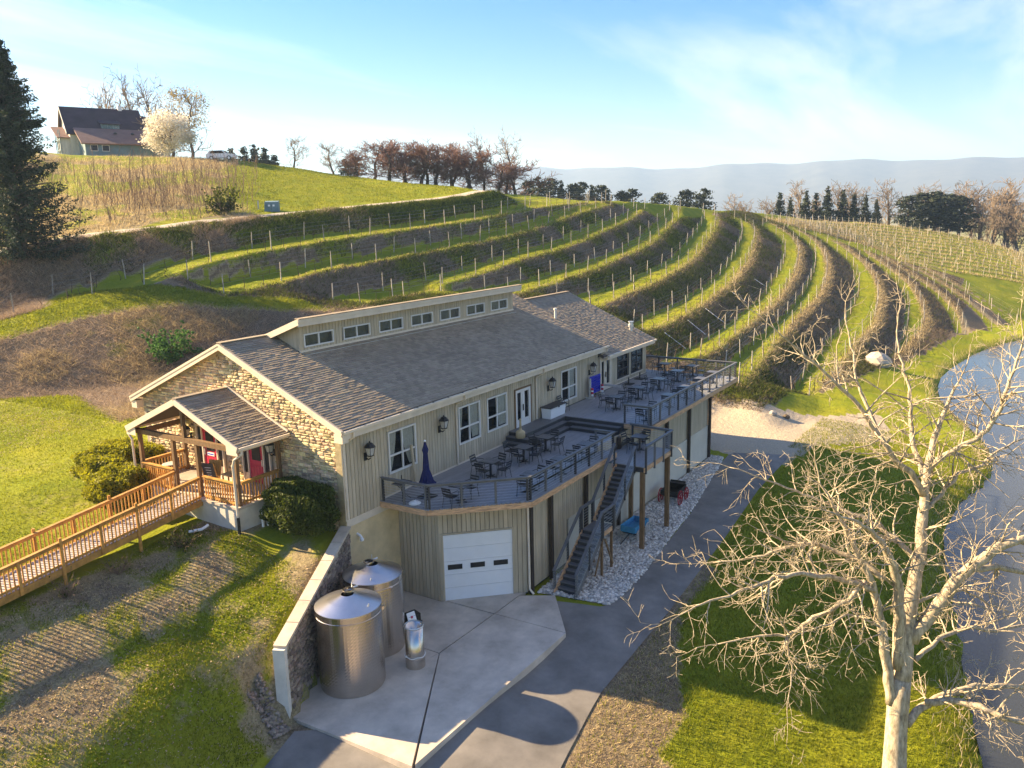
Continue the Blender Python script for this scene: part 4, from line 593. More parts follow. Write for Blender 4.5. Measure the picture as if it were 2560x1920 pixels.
def lantern(loc, nrm, label, k=1.0):
    t = thing('wall_lantern', label, 'lantern', loc, math.atan2(nrm[1], nrm[0])-math.pi/2*0)
    # local: +x points away from the wall
    MB().box((.02*k, 0, -.25*k), (.03*k, .12*k, .26*k)).build('backplate', 'black', t)
    MB().tube([(.03*k, 0, -.30*k), (.16*k, 0, -.33*k), (.24*k, 0, -.27*k), (.24*k, 0, -.20*k)], .02*k, 6).build('arm', 'black', t)
    b = MB()
    for sx_ in (-1, 1):
        for sy in (-1, 1): b.tube([(.24*k+sx_*.07*k, sy*.07*k, -.18*k), (.24*k+sx_*.12*k, sy*.12*k, .10*k)], .011*k, 4)
    b.box((.24*k, 0, -.19*k), (.17*k, .17*k, .025*k)); b.build('cage', 'black', t)
    g = MB(); Vv = [(.24*k+sx_*q, sy*q, z) for z, q in ((-.17*k, .065*k), (.09*k, .112*k)) for sx_, sy in ((-1, -1), (1, -1), (1, 1), (-1, 1))]
    g.add(Vv, [(i, (i+1) % 4, 4+(i+1) % 4, 4+i) for i in range(4)]); g.build('lamp_glass', 'palewood', t)
    MB().lathe([(.19*k, .10*k), (.17*k, .13*k), (.09*k, .23*k), (.03*k, .25*k), (.02*k, .30*k)], 8, (.24*k, 0, 0)).build('cap', 'black', t); return t
def gutter_run(parent, p0, p1): pbeam('gutter', 'cream', parent, p0, p1, .13, .11)
def downspout(parent, P, r=.05): MB().tube(P, r, 8).build('downspout', 'cream', parent)
# ------------------------------------------------------------------ the winery building
W = thing('winery_building', 'long tan wood-sided winery building with stone gable and brown shingle roof', 'building')
SL = .43; ZE = 3.52; YE = -.45; YR = 6.4; ZR = ZE+SL*(YR-YE); YB = 13.25
FX = (1, 0, 0); FN = (0, -1, 0)
# deck-side wall
dw = node('deck_wall', W); MB().bx((0.05, .55, -4.7), (22.3, .7, 3.35)).build('wall_core', 'siding_gap', dw)
wins = [(2.68, 4.50, .84, 2.68), (7.66, 9.44, .84, 2.68), (10.05, 11.86, .88, 2.62), (17.6, 19.46, .84, 2.68)]
fd = (12.58, 14.27, .50, 2.58)
boards(dw, (0, 0, 0), FX, FN, .02, 22.3, lambda s: -.33 if s < 16.2 else .5, 3.24, [(h[0], h[1], h[2]-.01, h[3]+.01) for h in wins]+[fd])
cut = [[(2.78, 3.28, .75), (3.62, 4.4, -.6)], [(7.76, 8.1, .8), (8.6, 9.35, -.35)], [(10.98, 11.78, -.3)], [(18.6, 19.3, -.2)]]
for h, c in zip(wins, cut): opening('window', W, (0, 0, 0), FX, FN, *h, curtain=c)
pbx('trim_board', 'cream', W, (0, -.05, -.62), (3.12, -.002, -.33)); MB().bx((0.005, -.02, -4.68), (3.12, .01, -.62)).build('stucco_wall', 'stucco', W)
pbx('ledge', 'siding', W, (2.35, -.14, -3.75), (3.12, -.025, -3.6))
MB().tube([(.55, -.02, -1.05), (.55, -.18, -1.1), (.57, -.24, -1.2)], .05, 8).lathe([(.02, 0), (.09, -.06), (.08, -.14)], 10, (.57, -.24, -1.18)).build('floodlight', 'white', W)
pbx('base_trim', 'cream', W, (2.1, -.045, -.10), (11.4, -.032, -.02)); pbx('corner_trim', 'cream', W, (-.04, -.05, -.33), (.07, -.032, 3.1))
pbx('base_trim', 'cream', W, (24.3, -.045, .502), (29.8, -.032, .58))
def french(name, O, a, n, s0, s1, z0, z1, m='white_frame'):
    d = opening(name, W, O, a, n, s0+.10, s1-.10, z0, z1-.08, cols=2, rows=(), fw_=.16, fm=m)
    a_ = np.array(a, float); n_ = np.array(n, float); M = np.stack([a_, n_, [0, 0, 1]], 1); O = np.array(O, float)
    for sa, sb, za, zb in ((s0, s0+.1, z0, z1), (s1-.1, s1, z0, z1), (s0+.1, s1-.1, z1-.08, z1)):
        c = O+a_*((sa+sb)/2)+n_*.03; c[2] = (za+zb)/2; piece('casing', 'oldpost' if m == 'white_frame' else m, d, c, (sb-sa, .10, zb-za), M)
    mid = (s0+s1)/2
    for sgn in (-1, 1):
        c = O+a_*(mid+sgn*.36)+n_*.02; c[2] = z0+.2; piece('bottom_panel', m, d, c, (.62, .05, .34), M)
        c = O+a_*(mid+sgn*.09)+n_*.02; c[2] = (z0+z1)/2; piece('stile', m, d, c, (.17, .052, z1-z0-.1), M)
    c = O+a_*(mid-.05)+n_*.1; c[2] = z0+1.0; piece('handle', 'black', d, c, (.03, .05, .34), M); return d
french('french_door', (0, 0, 0), FX, FN, *fd)
MB().bx((-.045, -.03, -1.0), (.018, .30, 3.05)).build('corner_quoin', 'stone', W)
# annex wall
aw = node('annex_wall', W); MB().bx((22.35, 1.7, -4.7), (29.75, 1.85, 2.75)).build('wall_core', 'siding_gap', aw)
ah = [(25.1, 26.85, .86, 2.58), (27.28, 29.13, .86, 2.58)]; d2 = (22.5, 24.2, .52, 2.62)
boards(aw, (0, 0, 0), FX, FN, 22.32, 29.8, .5, 2.72, ah+[d2])
for h in ah: opening('window', W, (0, 0, 0), FX, FN, *h, cols=2, rows=(.33, .66), fw_=.06, fm='darkgrey', inner='interior', depth=1.6)
for h in ah: pbx('window_sill', 'cream', W, (h[0]-.05, -.09, h[2]-.07), (h[1]+.05, -.03, h[2]-.01))
french('french_door', (0, 0, 0), FX, FN, *d2, m='cream')
ew = node('end_wall', W); MB().bx((29.6, .2, -4.7), (29.78, 12.6, 2.8)).build('wall_core', 'siding_gap', ew)
boards(ew, (29.8, 0, 0), (0, 1, 0), (1, 0, 0), 0, 6, -.3, 2.75)
MB().bx((.2, 12.6, -4.7), (29.6, 12.78, 3.2)).build('rear_wall', 'siding', W)
# lower storey under the decks: bay with the garage door, long wall with cream base
by = node('bay_side_wall', W); MB().bx((3.14, -2.15, -4.7), (3.3, .0, -.4)).build('wall_core', 'siding_gap', by)
boards(by, (3.14, 0, 0), (0, -1, 0), (-1, 0, 0), .02, 2.2, -4.62, -.36)
g0 = np.array([3.13, -2.17, 0]); gd = np.array([2.65, -2.8, 0])/3.855; gn = np.array([-2.8, -2.65, 0])/3.855; gl_ = 3.75
gw = node('garage_wall', W); q = [g0-gn*.03, g0+gd*gl_-gn*.03, g0+gd*gl_-gn*.2, g0-gn*.2]
MB().prism([p[:2] for p in q], -4.7, -.4).build('wall_core', 'siding_gap', gw)
boards(gw, g0, gd, gn, -.02, gl_, -4.62, -.36, [(.1, 3.14, -4.7, -1.62)])
gdn = node('garage_door', W); Mg = np.stack([gd, gn, [0, 0, 1]], 1)
for i in range(5):
    c = g0+gd*1.62+gn*.0; c[2] = -4.63+.595*(i+.5); piece('door_panel', 'white', gdn, c, (3.0, .04, .585), Mg)
for s in (.63, 1.6, 2.6):
    c = g0+gd*s+gn*.028; c[2] = -3.10; piece('pane', 'black', gdn, c, (.62, .02, .22), Mg)
for sa, sb, za, zb in ((.06, .12, -4.63, -1.62), (3.12, 3.18, -4.63, -1.62), (.06, 3.18, -1.62, -1.56)):
    c = g0+gd*((sa+sb)/2)+gn*.045; c[2] = (za+zb)/2; piece('casing', 'siding', gdn, c, (sb-sa, .06, zb-za), Mg)
g1 = g0+gd*gl_
lw = node('lower_wall', W); MB().bx((g1[0], g1[1]+.04, -4.7), (28.9, g1[1]+.22, -.1)).build('wall_core', 'siding_gap', lw); YL = g1[1]
boards(lw, (0, YL+.03, 0), FX, FN, g1[0], 28.9, lambda s: -4.62 if s < 9.4 else -2.5, lambda s: -.38 if s < 12.5 else .2)
MB().bx((9.4, YL-.05, -4.75), (28.95, YL+.02, -2.5)).build('foundation_band', 'cream_wall', lw)
MB().bx((28.74, YL+.22, -4.7), (28.9, 0, .2)).build('end_core', 'siding', lw)
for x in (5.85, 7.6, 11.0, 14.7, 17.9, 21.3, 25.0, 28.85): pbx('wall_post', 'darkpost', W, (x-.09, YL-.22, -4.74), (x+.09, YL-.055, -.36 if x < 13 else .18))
downspout(W, [g1+np.array([-.1, -.16, -.5]), g1+np.array([-.1, -.18, -4.4]), g1+np.array([-.1, -.38, -4.6])])
# stone gable
ga = node('gable_wall', W); roofz = lambda y: ZR-SL*abs(y-YR)
MB().add([(.02, 0.01, -1), (.02, 12.8, -1), (.02, 12.8, roofz(12.8)-.14), (.02, YR, ZR-.16), (.02, 0.01, roofz(0)-.14)], [(4, 3, 2, 1, 0)]).build('mortar_face', 'mortar', ga)
ph = [(7.05, 8.95, .4, 2.62), (4.05, 5.85, .4, 2.62)]
def ins(s, z): return .02 < s < 12.78 and z < roofz(s)-.20 and z > -.95 and not any(h[0]-.03 < s < h[1]+.03 and h[2]-.05 < z < h[3] for h in ph)
stonework(ga, (0.02, 0, 0), (0, 1, 0), (-1, 0, 0), ins, 0, 12.8, -.9, 6.4, .09, .19, .16, .44, 'stone', 300, near=(1.4, 2.4))
# entrance doors in the gable: red leaf with sidelights
def entrance(y0, lab, sign):
    d = node('entrance_door', W); d['label'] = lab; bxp = lambda nm, m, ya, yb, za, zb, x0=-.10, x1=-.02: pbx(nm, m, d, (x0, ya, za), (x1, yb, zb))
    for ya, yb in ((y0, y0+.07), (y0+.40, y0+.47), (y0+1.38, y0+1.45), (y0+1.73, y0+1.80)): bxp('casing', 'cream', ya, yb, .45, 2.62, -.12)
    bxp('casing', 'cream', y0, y0+1.8, 2.56, 2.66, -.13)
    for ya, yb in ((y0+.07, y0+.40), (y0+1.45, y0+1.73)):
        bxp('sidelight', 'black', ya, yb, .85, 2.56, -.05); bxp('sidelight_panel', 'cream', ya, yb, .45, .85, -.06)
    bxp('leaf', 'red', y0+.47, y0+1.38, .47, 2.56, -.06); bxp('leaf_pane', 'black', y0+.66, y0+1.19, 1.48, 2.34, -.075)
    for k in range(4): bxp('leaf_board', 'red', y0+.58+.18*k, y0+.745+.18*k, .62, 1.22, -.075)
    yk = y0+1.29 if sign else y0+.54
    bxp('handle', 'roofmetal', yk-.03, yk+.03, 1.28, 1.55, -.12)
    if sign: bxp('door_sign', 'white', y0+.68, y0+1.16, 1.26, 1.41, -.085); bxp('door_sign_print', 'blue', y0+.72, y0+1.12, 1.31, 1.36, -.088)
entrance(7.08, 'red panelled door under the porch with small white sign', True); entrance(4.05, 'red panelled door nearer the dark round yew', False)
# roofs
rf = node('main_roof', W)
def roofslab(parent, E0, E1, R0, R1, th=.16, m='shingle_base'):
    return MB().slab([E0, E1, R1, R0], th).build('roof_deck', m, parent)
XA, XB = -.32, 22.8
roofslab(rf, (XA, YE, ZE), (XB, YE, ZE), (XA, YR, ZR), (XB, YR, ZR))
MB().slab([(XB, YB, ZE), (XA, YB, ZE), (XA, YR, ZR), (XB, YR, ZR)], .16).build('roof_deck', 'shingle_base', rf)
shingles(rf, (XA, YE, ZE), (XB, YE, ZE), (XA, YR-.05, ZR-.02), (XB, YR-.05, ZR-.02), near=(0, 0))
pbeam('ridge_cap', 'shingle', rf, (XA, YR, ZR+.02), (2.4, YR, ZR+.02), .3, .04)
for s in (-1, 1):
    e = (XA-.03, YE if s < 0 else YB, ZE-.02); rdg = (XA-.03, YR, ZR-.02); o_ = np.array([0, 0, -.12])
    pbeam('rake_board', 'cream', rf, np.array(e)+o_, np.array(rdg)+o_, .05, .26); pbeam('rake_trim', 'cream', rf, np.array(e)+[-.03, 0, -.03], np.array(rdg)+[-.03, 0, -.03], .03, .09)
MB().add([(XA, YE, ZE-.16), (XA, YR, ZR-.18), (.0, YR, ZR-.18), (.0, YE, ZE-.16)], [(0, 1, 2, 3)]).add([(XA, YB, ZE-.16), (XA, YR, ZR-.18), (.0, YR, ZR-.18), (.0, YB, ZE-.16)], [(3, 2, 1, 0)]).build('soffit', 'cream', rf)
MB().bx((-.33, -.43, 2.98), (.0, .02, 3.34)).build('eave_return', 'cream', rf); MB().bx((-.33, 12.8, 2.98), (.0, 13.2, 3.34)).build('eave_return', 'cream', rf)
pbx('fascia', 'cream', rf, (XA, YE-.01, ZE-.40), (XB, YE+.03, ZE-.06)); gutter_run(rf, (XA, YE-.075, ZE-.085), (XB, YE-.075, ZE-.085)); pbx('soffit', 'cream', rf, (0, YE+.03, 3.22), (XB, 0, 3.25))
for x in np.arange(.8, 22.5, 1.1): pbx('gutter_clip', 'darkgrey', rf, (x, YE-.13, ZE-.03), (x+.04, YE-.02, ZE-.015))
for x, xb in ((.05, None), (7.45, None), (14.75, None), (22.5, None)):
    downspout(rf, [(x+.15, YE-.08, ZE-.16), (x+.15, YE-.08, ZE-.36), (x+.02, -.12, ZE-.62), (x, -.09, ZE-.8), (x, -.09, -.28 if x < 1 else (-.05 if x < 12 else .55))])
# clerestory
cl = node('clerestory', W); YC = 4.7; ZT = 7.28; cz = ZE+SL*(YC-YE)
MB().bx((2.62, YC+.28, cz-.3), (19.98, YC+.4, 7.0)).build('wall_core', 'siding_gap', cl)
cw = [(2.8+2.462*i, 4.62+2.462*i, 5.94, 6.53) for i in range(7)]
boards(cl, (0, YC, 0), FX, FN, 2.6, 20.0, cz+.04, 7.0, cw)
for h in cw: opening('clerestory_window', W, (0, YC, 0), FX, FN, *h, cols=2, rows=(), fw_=.06, inner='amber', depth=.25)
for xx, sg in ((2.6, -1), (20.0, 1)):
    pbx('corner_board', 'siding', cl, (xx-.04, YC-.035, cz), (xx+.04, YC+.06, 7.02)); V_ = [(xx, YC, cz-.05), (xx, YR+.2, ZR-.1), (xx, YC+.02, 7.02)]; MB().add(V_+[(xx-.03*sg, y, z) for _, y, z in V_], [(0, 1, 2), (5, 4, 3), (0, 3, 4, 1), (1, 4, 5, 2), (2, 5, 3, 0)]).build('cheek_wall', 'siding', cl)
pbx('sill_trim', 'cream', cl, (2.55, YC-.06, cz+.0), (20.05, YC-.032, cz+.09)); pbx('flashing', 'roofmetal', cl, (2.6, YC-.3, cz-.10), (20, YC-.28, cz-.085))
rc = node('clerestory_roof', W); s2 = (ZT-ZR)/(YR-4.28)
MB().slab([(2.18, 4.28, ZT), (2.18, YR+.3, ZR-.05), (20.3, YR+.3, ZR-.05), (20.3, 4.28, ZT)][::-1], .10).build('roof_deck', 'shingle_base', rc)
pbx('fascia', 'cream', rc, (2.16, 4.24, ZT-.33), (20.32, 4.28, ZT-.10)); pbx('fascia_board', 'cream', rc, (2.14, 4.20, ZT-.14), (20.34, 4.245, ZT+.02)); pbx('soffit', 'cream', rc, (2.2, 4.28, 7.0), (20.3, YC, 7.03))
for x in np.arange(2.2, 20.3, .3): pbx('edge_shingle', 'shingle', rc, (x, 4.16, ZT+.0), (x+.28, 4.5, ZT+.03))
pbeam('rake_board', 'cream', rc, (2.16, 4.24, ZT-.12), (2.16, YR+.3, ZR-.2), .05, .26); pbeam('rake_board', 'cream', rc, (20.32, 4.24, ZT-.12), (20.32, YR+.3, ZR-.2), .05, .26)
# annex roof
ra = node('annex_roof', W); AE, AR, AX0, AX1 = (-.42, 2.82), (6.5, 5.9), 22.4, 30.45
roofslab(ra, (AX0, *AE), (AX1, *AE), (AX0, *AR), (AX1, *AR)); MB().slab([(AX1, 13.2, 2.82), (AX0, 13.2, 2.82), (AX0, *AR), (AX1, *AR)], .16).build('roof_deck', 'shingle_base', ra)
shingles(ra, (AX0+.45, *AE), (AX1, *AE), (AX0+.45, 6.45, 5.88), (AX1, 6.45, 5.88), nsingle=300, near=(24, 0))
pbeam('ridge_cap', 'shingle', ra, (AX0, 6.5, 5.93), (AX1, 6.5, 5.93), .3, .05); pbx('fascia', 'cream', ra, (AX0+.45, -.44, 2.52), (AX1, -.40, 2.78)); gutter_run(ra, (AX0+.45, -.5, 2.76), (AX1, -.5, 2.76))
for s in (-1, 1): pbeam('rake_board', 'cream', ra, (AX1+.02, -.42 if s < 0 else 13.2, 2.7), (AX1+.02, 6.5, 5.78), .05, .24)
MB().add([(AX1-.6, 0, 2.6), (AX1-.6, 12.8, 2.6), (AX1-.6, 6.5, 5.7)], [(0, 1, 2)]).build('gable_end', 'siding', ra); MB().add([(22.6, .0, 2.6), (22.6, 12.8, 2.6), (22.6, YR, ZR-.2)], [(0, 1, 2)]).build('gable_end', 'siding', rf)
pbx('soffit', 'cream', ra, (22.4, -.40, 2.70), (30.4, 0, 2.73))
MB().lathe([(.07, 0), (.07, .55), (.11, .56), (.11, .68)], 10, (22.4, 3, 5.0)).build('vent_pipe', 'white_frame', W); MB().lathe([(.12, -.1), (.12, .35), (.19, .36), (.19, .55), (.14, .56), (.14, .7), (.2, .71), (.2, .74)], 12, (29.5, 1.0, 3.35)).build('flue', 'roofmetal', W)
for i, (x, z, lb) in enumerate([(1.26, 2.33, 'black wall lantern near the stone corner, left of the first window'), (6.17, 2.31, 'black wall lantern above the lower deck between the closed umbrella and the next window'), (16.1, 2.31, 'black wall lantern above the white storage box'), (21.1, 2.33, 'black wall lantern above the blue four-in-a-row game')]): lantern((x, -.035, z), (0, -1, 0), lb, 1.25)
lantern((-.08, 3.75, 2.3), (-1, 0, 0), 'black wall lantern on the stone wall beside the porch post', 1.15)
lantern((-.08, 9.25, 2.3), (-1, 0, 0), 'black wall lantern in the shade of the porch, left of the doors', 1.0)
# ------------------------------------------------------------------ porch and ramp
PO = thing('entrance_porch', 'timber entrance porch with small shingled gable roof against the stone wall', 'porch')
PZ = .45
MB().bx((-2.5, 3.3, -1.1), (-.09, 9.7, PZ-.10)).build('foundation', 'concrete_white', PO); MB().bx((-2.56, 3.24, PZ-.10), (-.09, 9.76, PZ)).build('floor', 'concrete', PO)
pr_ = node('porch_roof', PO); px0, px1 = -2.62, -.09; pyr, pzr, pyl, pyR, pze = 6.48, 4.52, 10.05, 2.86, 2.98
for (ya, yb) in ((pyR, pyr), (pyl, pyr)):
    quad = [(px0, ya, pze), (px1, ya, pze), (px1, yb, pzr), (px0, yb, pzr)]
    if ya > yb: quad = quad[::-1]
    MB().slab(quad, .12).build('roof_deck', 'shingle_base', pr_)
shingles(pr_, (px0, pyR, pze), (px1, pyR, pze), (px0, pyr-.04, pzr-.02), (px1, pyr-.04, pzr-.02), course=.155, tab=.3, nsingle=300, near=(-2.6, 2.9))
shingles(pr_, (px1, pyl, pze), (px0, pyl, pze), (px1, pyr+.04, pzr-.02), (px0, pyr+.04, pzr-.02), course=.2, tab=.45, nsingle=0)
pbeam('ridge_cap', 'shingle', pr_, (px0, pyr, pzr+.02), (px1, pyr, pzr+.02), .26, .04); pbeam('wall_flashing', 'cream', pr_, (px1+.0, pyR, pze+.06), (px1+.0, pyr, pzr+.06), .06, .10); pbeam('wall_flashing', 'cream', pr_, (px1+.0, pyl, pze+.06), (px1+.0, pyr, pzr+.06), .06, .10)
for ya in (pyR, pyl):
    pbeam('rake_board', 'cream', pr_, (px0-.03, ya, pze-.11), (px0-.03, pyr, pzr-.11), .05, .24); pbx('fascia', 'cream', pr_, (px0, ya-.02, pze-.2), (px1, ya+.02, pze-.03))
    pbeam('gutter', 'cream', pr_, (px0, ya+(-.07 if ya < 5 else .07), pze-.06), (px1, ya+(-.07 if ya < 5 else .07), pze-.06), .11, .10)
    MB().add([(px0, ya, pze-.13), (px1, ya, pze-.13), (px1, pyr, pzr-.13), (px0, pyr, pzr-.13)], [(0, 1, 2, 3) if ya > 5 else (3, 2, 1, 0)]).build('ceiling_boards', 'tan', pr_)
    MB().add([(px0-.02, ya, pze-.35), (px0-.02, ya+(.65 if ya < 5 else -.65), pze-.35), (px0-.02, ya+(.65 if ya < 5 else -.65), pze+.12), (px0-.02, ya, pze-.10)], [(0, 1, 2, 3)]).build('eave_return', 'cream', pr_)
pbx('tie_beam', 'oldpost', PO, (-2.42, 3.1, 2.66), (-2.24, 9.85, 2.86))
for y in (3.32, 9.62): pbx('side_beam', 'oldpost', PO, (-2.2, y-.07, 2.62), (-.1, y+.07, 2.82))
pbx('king_post', 'oldpost', PO, (-2.4, 6.42, 2.87), (-2.26, 6.56, 4.3))
for x, y in ((-2.33, 3.4), (-2.33, 5.75), (-2.33, 7.3), (-2.33, 9.6), (-.22, 3.4), (-.22, 9.6)): pbx('porch_post', 'oldpost', PO, (x-.075, y-.075, PZ), (x+.075, y+.075, 2.64))
def balustrade(parent, p0, p1, z0, z1, sp=.145, hgt=.95, posts=True, m='rampwood'):
    """wooden railing with square balusters from p0 to p1 (plan), floor height z0 -> z1"""
    p0 = np.array(p0, float); p1 = np.array(p1, float); ln = np.linalg.norm(p1-p0); P = lambda t, h: np.array([*(p0+(p1-p0)*t), z0+(z1-z0)*t+h]); a = math.atan2(*(p1-p0)[::-1]); M = rotm('Z', a)
    pbeam('hand_rail', m, parent, P(0, hgt), P(1, hgt), .14, .04); pbeam('upper_rail', m, parent, P(0, hgt-.08), P(1, hgt-.08), .04, .09); pbeam('lower_rail', m, parent, P(0, .12), P(1, .12), .04, .09)
    for i in range(int(ln/sp)):
        t = (i+.5)/int(ln/sp); c = P(t, hgt*.5-.01); piece('baluster', m, parent, c, (.042, .042, hgt-.02), M)
pr = thing('porch_railing', 'weathered timber railing around the entrance porch floor', 'railing')
for a, b in (((-2.42, 3.45), (-2.42, 5.4)), ((-2.2, 3.36), (-.3, 3.36)), ((-2.42, 7.35), (-2.42, 9.55)), ((-2.2, 9.64), (-.3, 9.64))): balustrade(pr, a, b, PZ, PZ)
RP = thing('wheelchair_ramp', 'long brown timber access ramp with baluster railings leading to porch', 'ramp')
rx0, rx1, rz0, rz1 = -2.5, -15.5, .42, -1.12
rzz = lambda x: rz0+(rz1-rz0)*(x-rx0)/(rx1-rx0)
k = 0; x = rx0-.01
Mr = rotm('Y', -math.atan2(rz1-rz0, rx1-rx0)*-1 if False else math.atan((rz0-rz1)/(rx0-rx1))*-1)
while x > rx1:
    piece('ramp_board', 'rampfloor', RP, (x-.07, 6.3, rzz(x-.07)-.02), (.132, 1.5, .04), Mr); x -= .143
for y in (5.5, 7.12):
    pbeam('side_joist', 'rampwood', RP, (rx0, y, rz0-.13), (rx1, y, rz1-.13), .05, .24)
    balustrade(RP, (rx0-.05, y), (rx1, y), rz0, rz1)
    for i, x in enumerate(np.arange(-3.95, rx1-.2, -1.45)):
        big = i % 2 == 1; zb = H1(x, y)-.1
        pbx('ramp_post', 'rampwood', RP, (x-.05, y-.10 if y < 6 else y+.03, zb if big else rzz(x)-.22), (x+.05, y-.03 if y < 6 else y+.10, rzz(x)+(1.12 if big else .95)))
# downspouts of the porch
for nm, P in (('porch_downspout', [(-2.5, 2.78, 2.9), (-2.5, 2.78, 2.7), (-2.62, 3.12, 2.45), (-2.64, 3.2, 2.2), (-2.62, 3.2, .1)]), ('porch_downspout', [(-2.55, 10.1, 2.9), (-2.55, 10.1, 2.65), (-2.55, 9.85, 2.4), (-2.55, 9.85, .1)])): MB().tube(P, .05, 8).build(nm, 'cream', PO)
MB().tube([(-2.62, 3.2, .1), (-2.64, 3.18, -.55), (-2.8, 3.0, -.68)], .06, 8).build('drain_boot', 'black', PO)
# things on the porch
def aboard():
    t = thing('chalkboard_sign', 'leaning A-frame chalkboard sign standing by the porch doors', 'sign', (-1.15, 6.55, PZ), R(15)); b = MB()
    for s, m, nm in ((-1, 'darkgrey', 'front_board'), (1, 'rampwood', 'back_board')):
        c = MB().box((0, 0, .55), (.03, .62, 1.02), rotm('Y', s*R(14))); v = np.array(c.v)+[s*.15, 0, 0]; MB().add(v, c.f).build(nm, m, t)
    for k in range(5):
        c = MB().box((0, 0, 0), (.006, .3-.03*k, .018)); M = rotm('Y', -R(14)); v = np.array(c.v) @ M.T+[-.168-.018*(k-2)*-.0-.0+(.55-.8)*0, 0, 0]
        zz = .85-.12*k; v = v+[-.017-(-.0)+(-.15)+.15+(zz-.55)*math.tan(R(-14))*-1*-1, 0, zz]; MB().add(v, c.f).build('chalk_line', 'white', t)
    for s in (-.33, .33): MB().box((-.15, s, .55), (.05, .05, 1.12), rotm('Y', -R(14))).build('frame_rail', 'rampwood', t)
aboard()
def stool(name, loc, label, r=.3, h=.5):
    t = thing(name, label, 'table', loc)
    MB().box((0, 0, h), (2*r, 2*r*.8, .05)).build('top', 'tan', t)
    for a in (-1, 1):
        for b in (-1, 1): MB().box((a*r*.8, b*r*.6, h/2), (.05, .05, h)).build('leg', 'rampwood', t)
stool('side_table', (-.75, 5.9, PZ), 'small pale wooden table between the two red doors')
def rtable(loc):
    t = thing('bistro_table', 'small round bistro table at the shady left end of the porch', 'table', loc); MB().lathe([(.32, .70), (.34, .72), (.32, .74)], 18).build('top', 'palewood', t); MB().lathe([(.03, .03), (.03, .7)], 8).build('stem', 'black', t)
    for k in range(3): a = k*2.1; MB().tube([(0, 0, .25), (.16*math.cos(a), .16*math.sin(a), .12), (.26*math.cos(a), .26*math.sin(a), 0)], .012, 6).build('foot', 'black', t)
rtable((-1.55, 8.85, PZ))
def pipes():
    for i, (x, y, lb) in enumerate([(-.92, 3.0, 'white plastic pipe against the porch foundation, leftmost of three'), (-.70, 2.96, 'white plastic pipe against the porch foundation, middle of three'), (-.48, 2.92, 'white plastic pipe against the porch foundation, next to the round yew')]):
        z = H1(x-.7, y); t = thing('vent_pipe', lb, 'pipe', (x-.7, y, z)); MB().lathe([(.055, -.1), (.055, .62)], 10).build('pipe_body', 'white', t); MB().lathe([(.065, .62), (.065, .72), (.0, .73)], 10).build('pipe_cap', 'white_frame', t)
pipes()
MB().tube([(-3.0, 4.6, -.35), (-3.3, 4.6, -.42), (-3.6, 5.0, -.5)], .06, 8).build('drain_pipe', 'white', PO)
# ------------------------------------------------------------------ retaining wall and yard slab
RWt = thing('retaining_wall', 'sloping rubble-stone retaining wall with pale cap stones beside the tanks', 'wall')
w3 = np.array([*wd, 0]); n3 = np.array([*wn, 0]); topz = lambda s: np.interp(s, [0, wl], [-.62, -2.12])
fc = node('stone_face', RWt)
c = MB(); A_ = n3*.13; B_ = -n3*.2; p0 = w3*0.05; p1 = w3*(wl-.05)
V_ = [p0+A_+[0, 0, -4.8], p1+A_+[0, 0, -4.8], p1+A_+[0, 0, topz(wl)], p0+A_+[0, 0, topz(0)], p0+B_+[0, 0, -4.8], p1+B_+[0, 0, -4.8], p1+B_+[0, 0, topz(wl)], p0+B_+[0, 0, topz(0)]]
c.add(V_, [(0, 1, 2, 3), (5, 4, 7, 6), (3, 2, 6, 7), (1, 5, 6, 2), (4, 0, 3, 7)]).build('wall_core', 'mortar', RWt)
stonework(fc, A_, w3, n3, lambda s, z: .05 < s < wl-.08 and z < topz(s)-.02, 0, wl, -4.6, -.6, .10, .22, .14, .36, 'retstone', 300, near=(5.5, -3.2), prot=(.03, .10))
for i in range(6):
    s0_, s1_ = wl*i/6+.015, wl*(i+1)/6-.012; pbeam('cap_stone', 'capstone', RWt, w3*s0_+[0, 0, topz(s0_)+.04]-n3*.03, w3*s1_+[0, 0, topz(s1_)+.04]-n3*.03, .44, .10)
c = w3*(wl+.02)-n3*.03; piece('end_pillar', 'concrete_white', RWt, (c[0], c[1], (-4.8+topz(wl))/2), (.20, .40, topz(wl)+4.8-.01), np.stack([w3, n3, [0, 0, 1]], 1))
SLB = thing('concrete_yard_slab', 'pale concrete yard slab with saw-cut joints in front of garage', 'slab')
wp = lambda t: (wd*t+wn*.16).tolist()
for poly in ([wp(wl), (-5.79, -3.44), (-.3, -4.65), (-.32, -.30), wp(.0)], [(-5.95, -3.1), (-5.79, -7.86), (-.3, -4.67)], [(-5.7, -7.90), (3.4, -8.07), (3.3, -4.78), (-.28, -4.68)], [(-.28, -4.64), (3.28, -4.74), (3.2, -2.3), (3.08, -2.2), (3.08, -.03), (-.28, -.03)], [(3.32, -4.78), (3.42, -8.05), (5.98, -6.12), (5.2, -4.80)], [(3.24, -2.3), (3.32, -4.74), (5.2, -4.76), (5.62, -4.85)]):
    P = np.array(poly); P = P+(P.mean(0)-P)*.004; MB().prism(P.tolist(), -4.9, -4.6+rng.uniform(-.004, .004)).build('slab_panel', 'concrete', SLB)
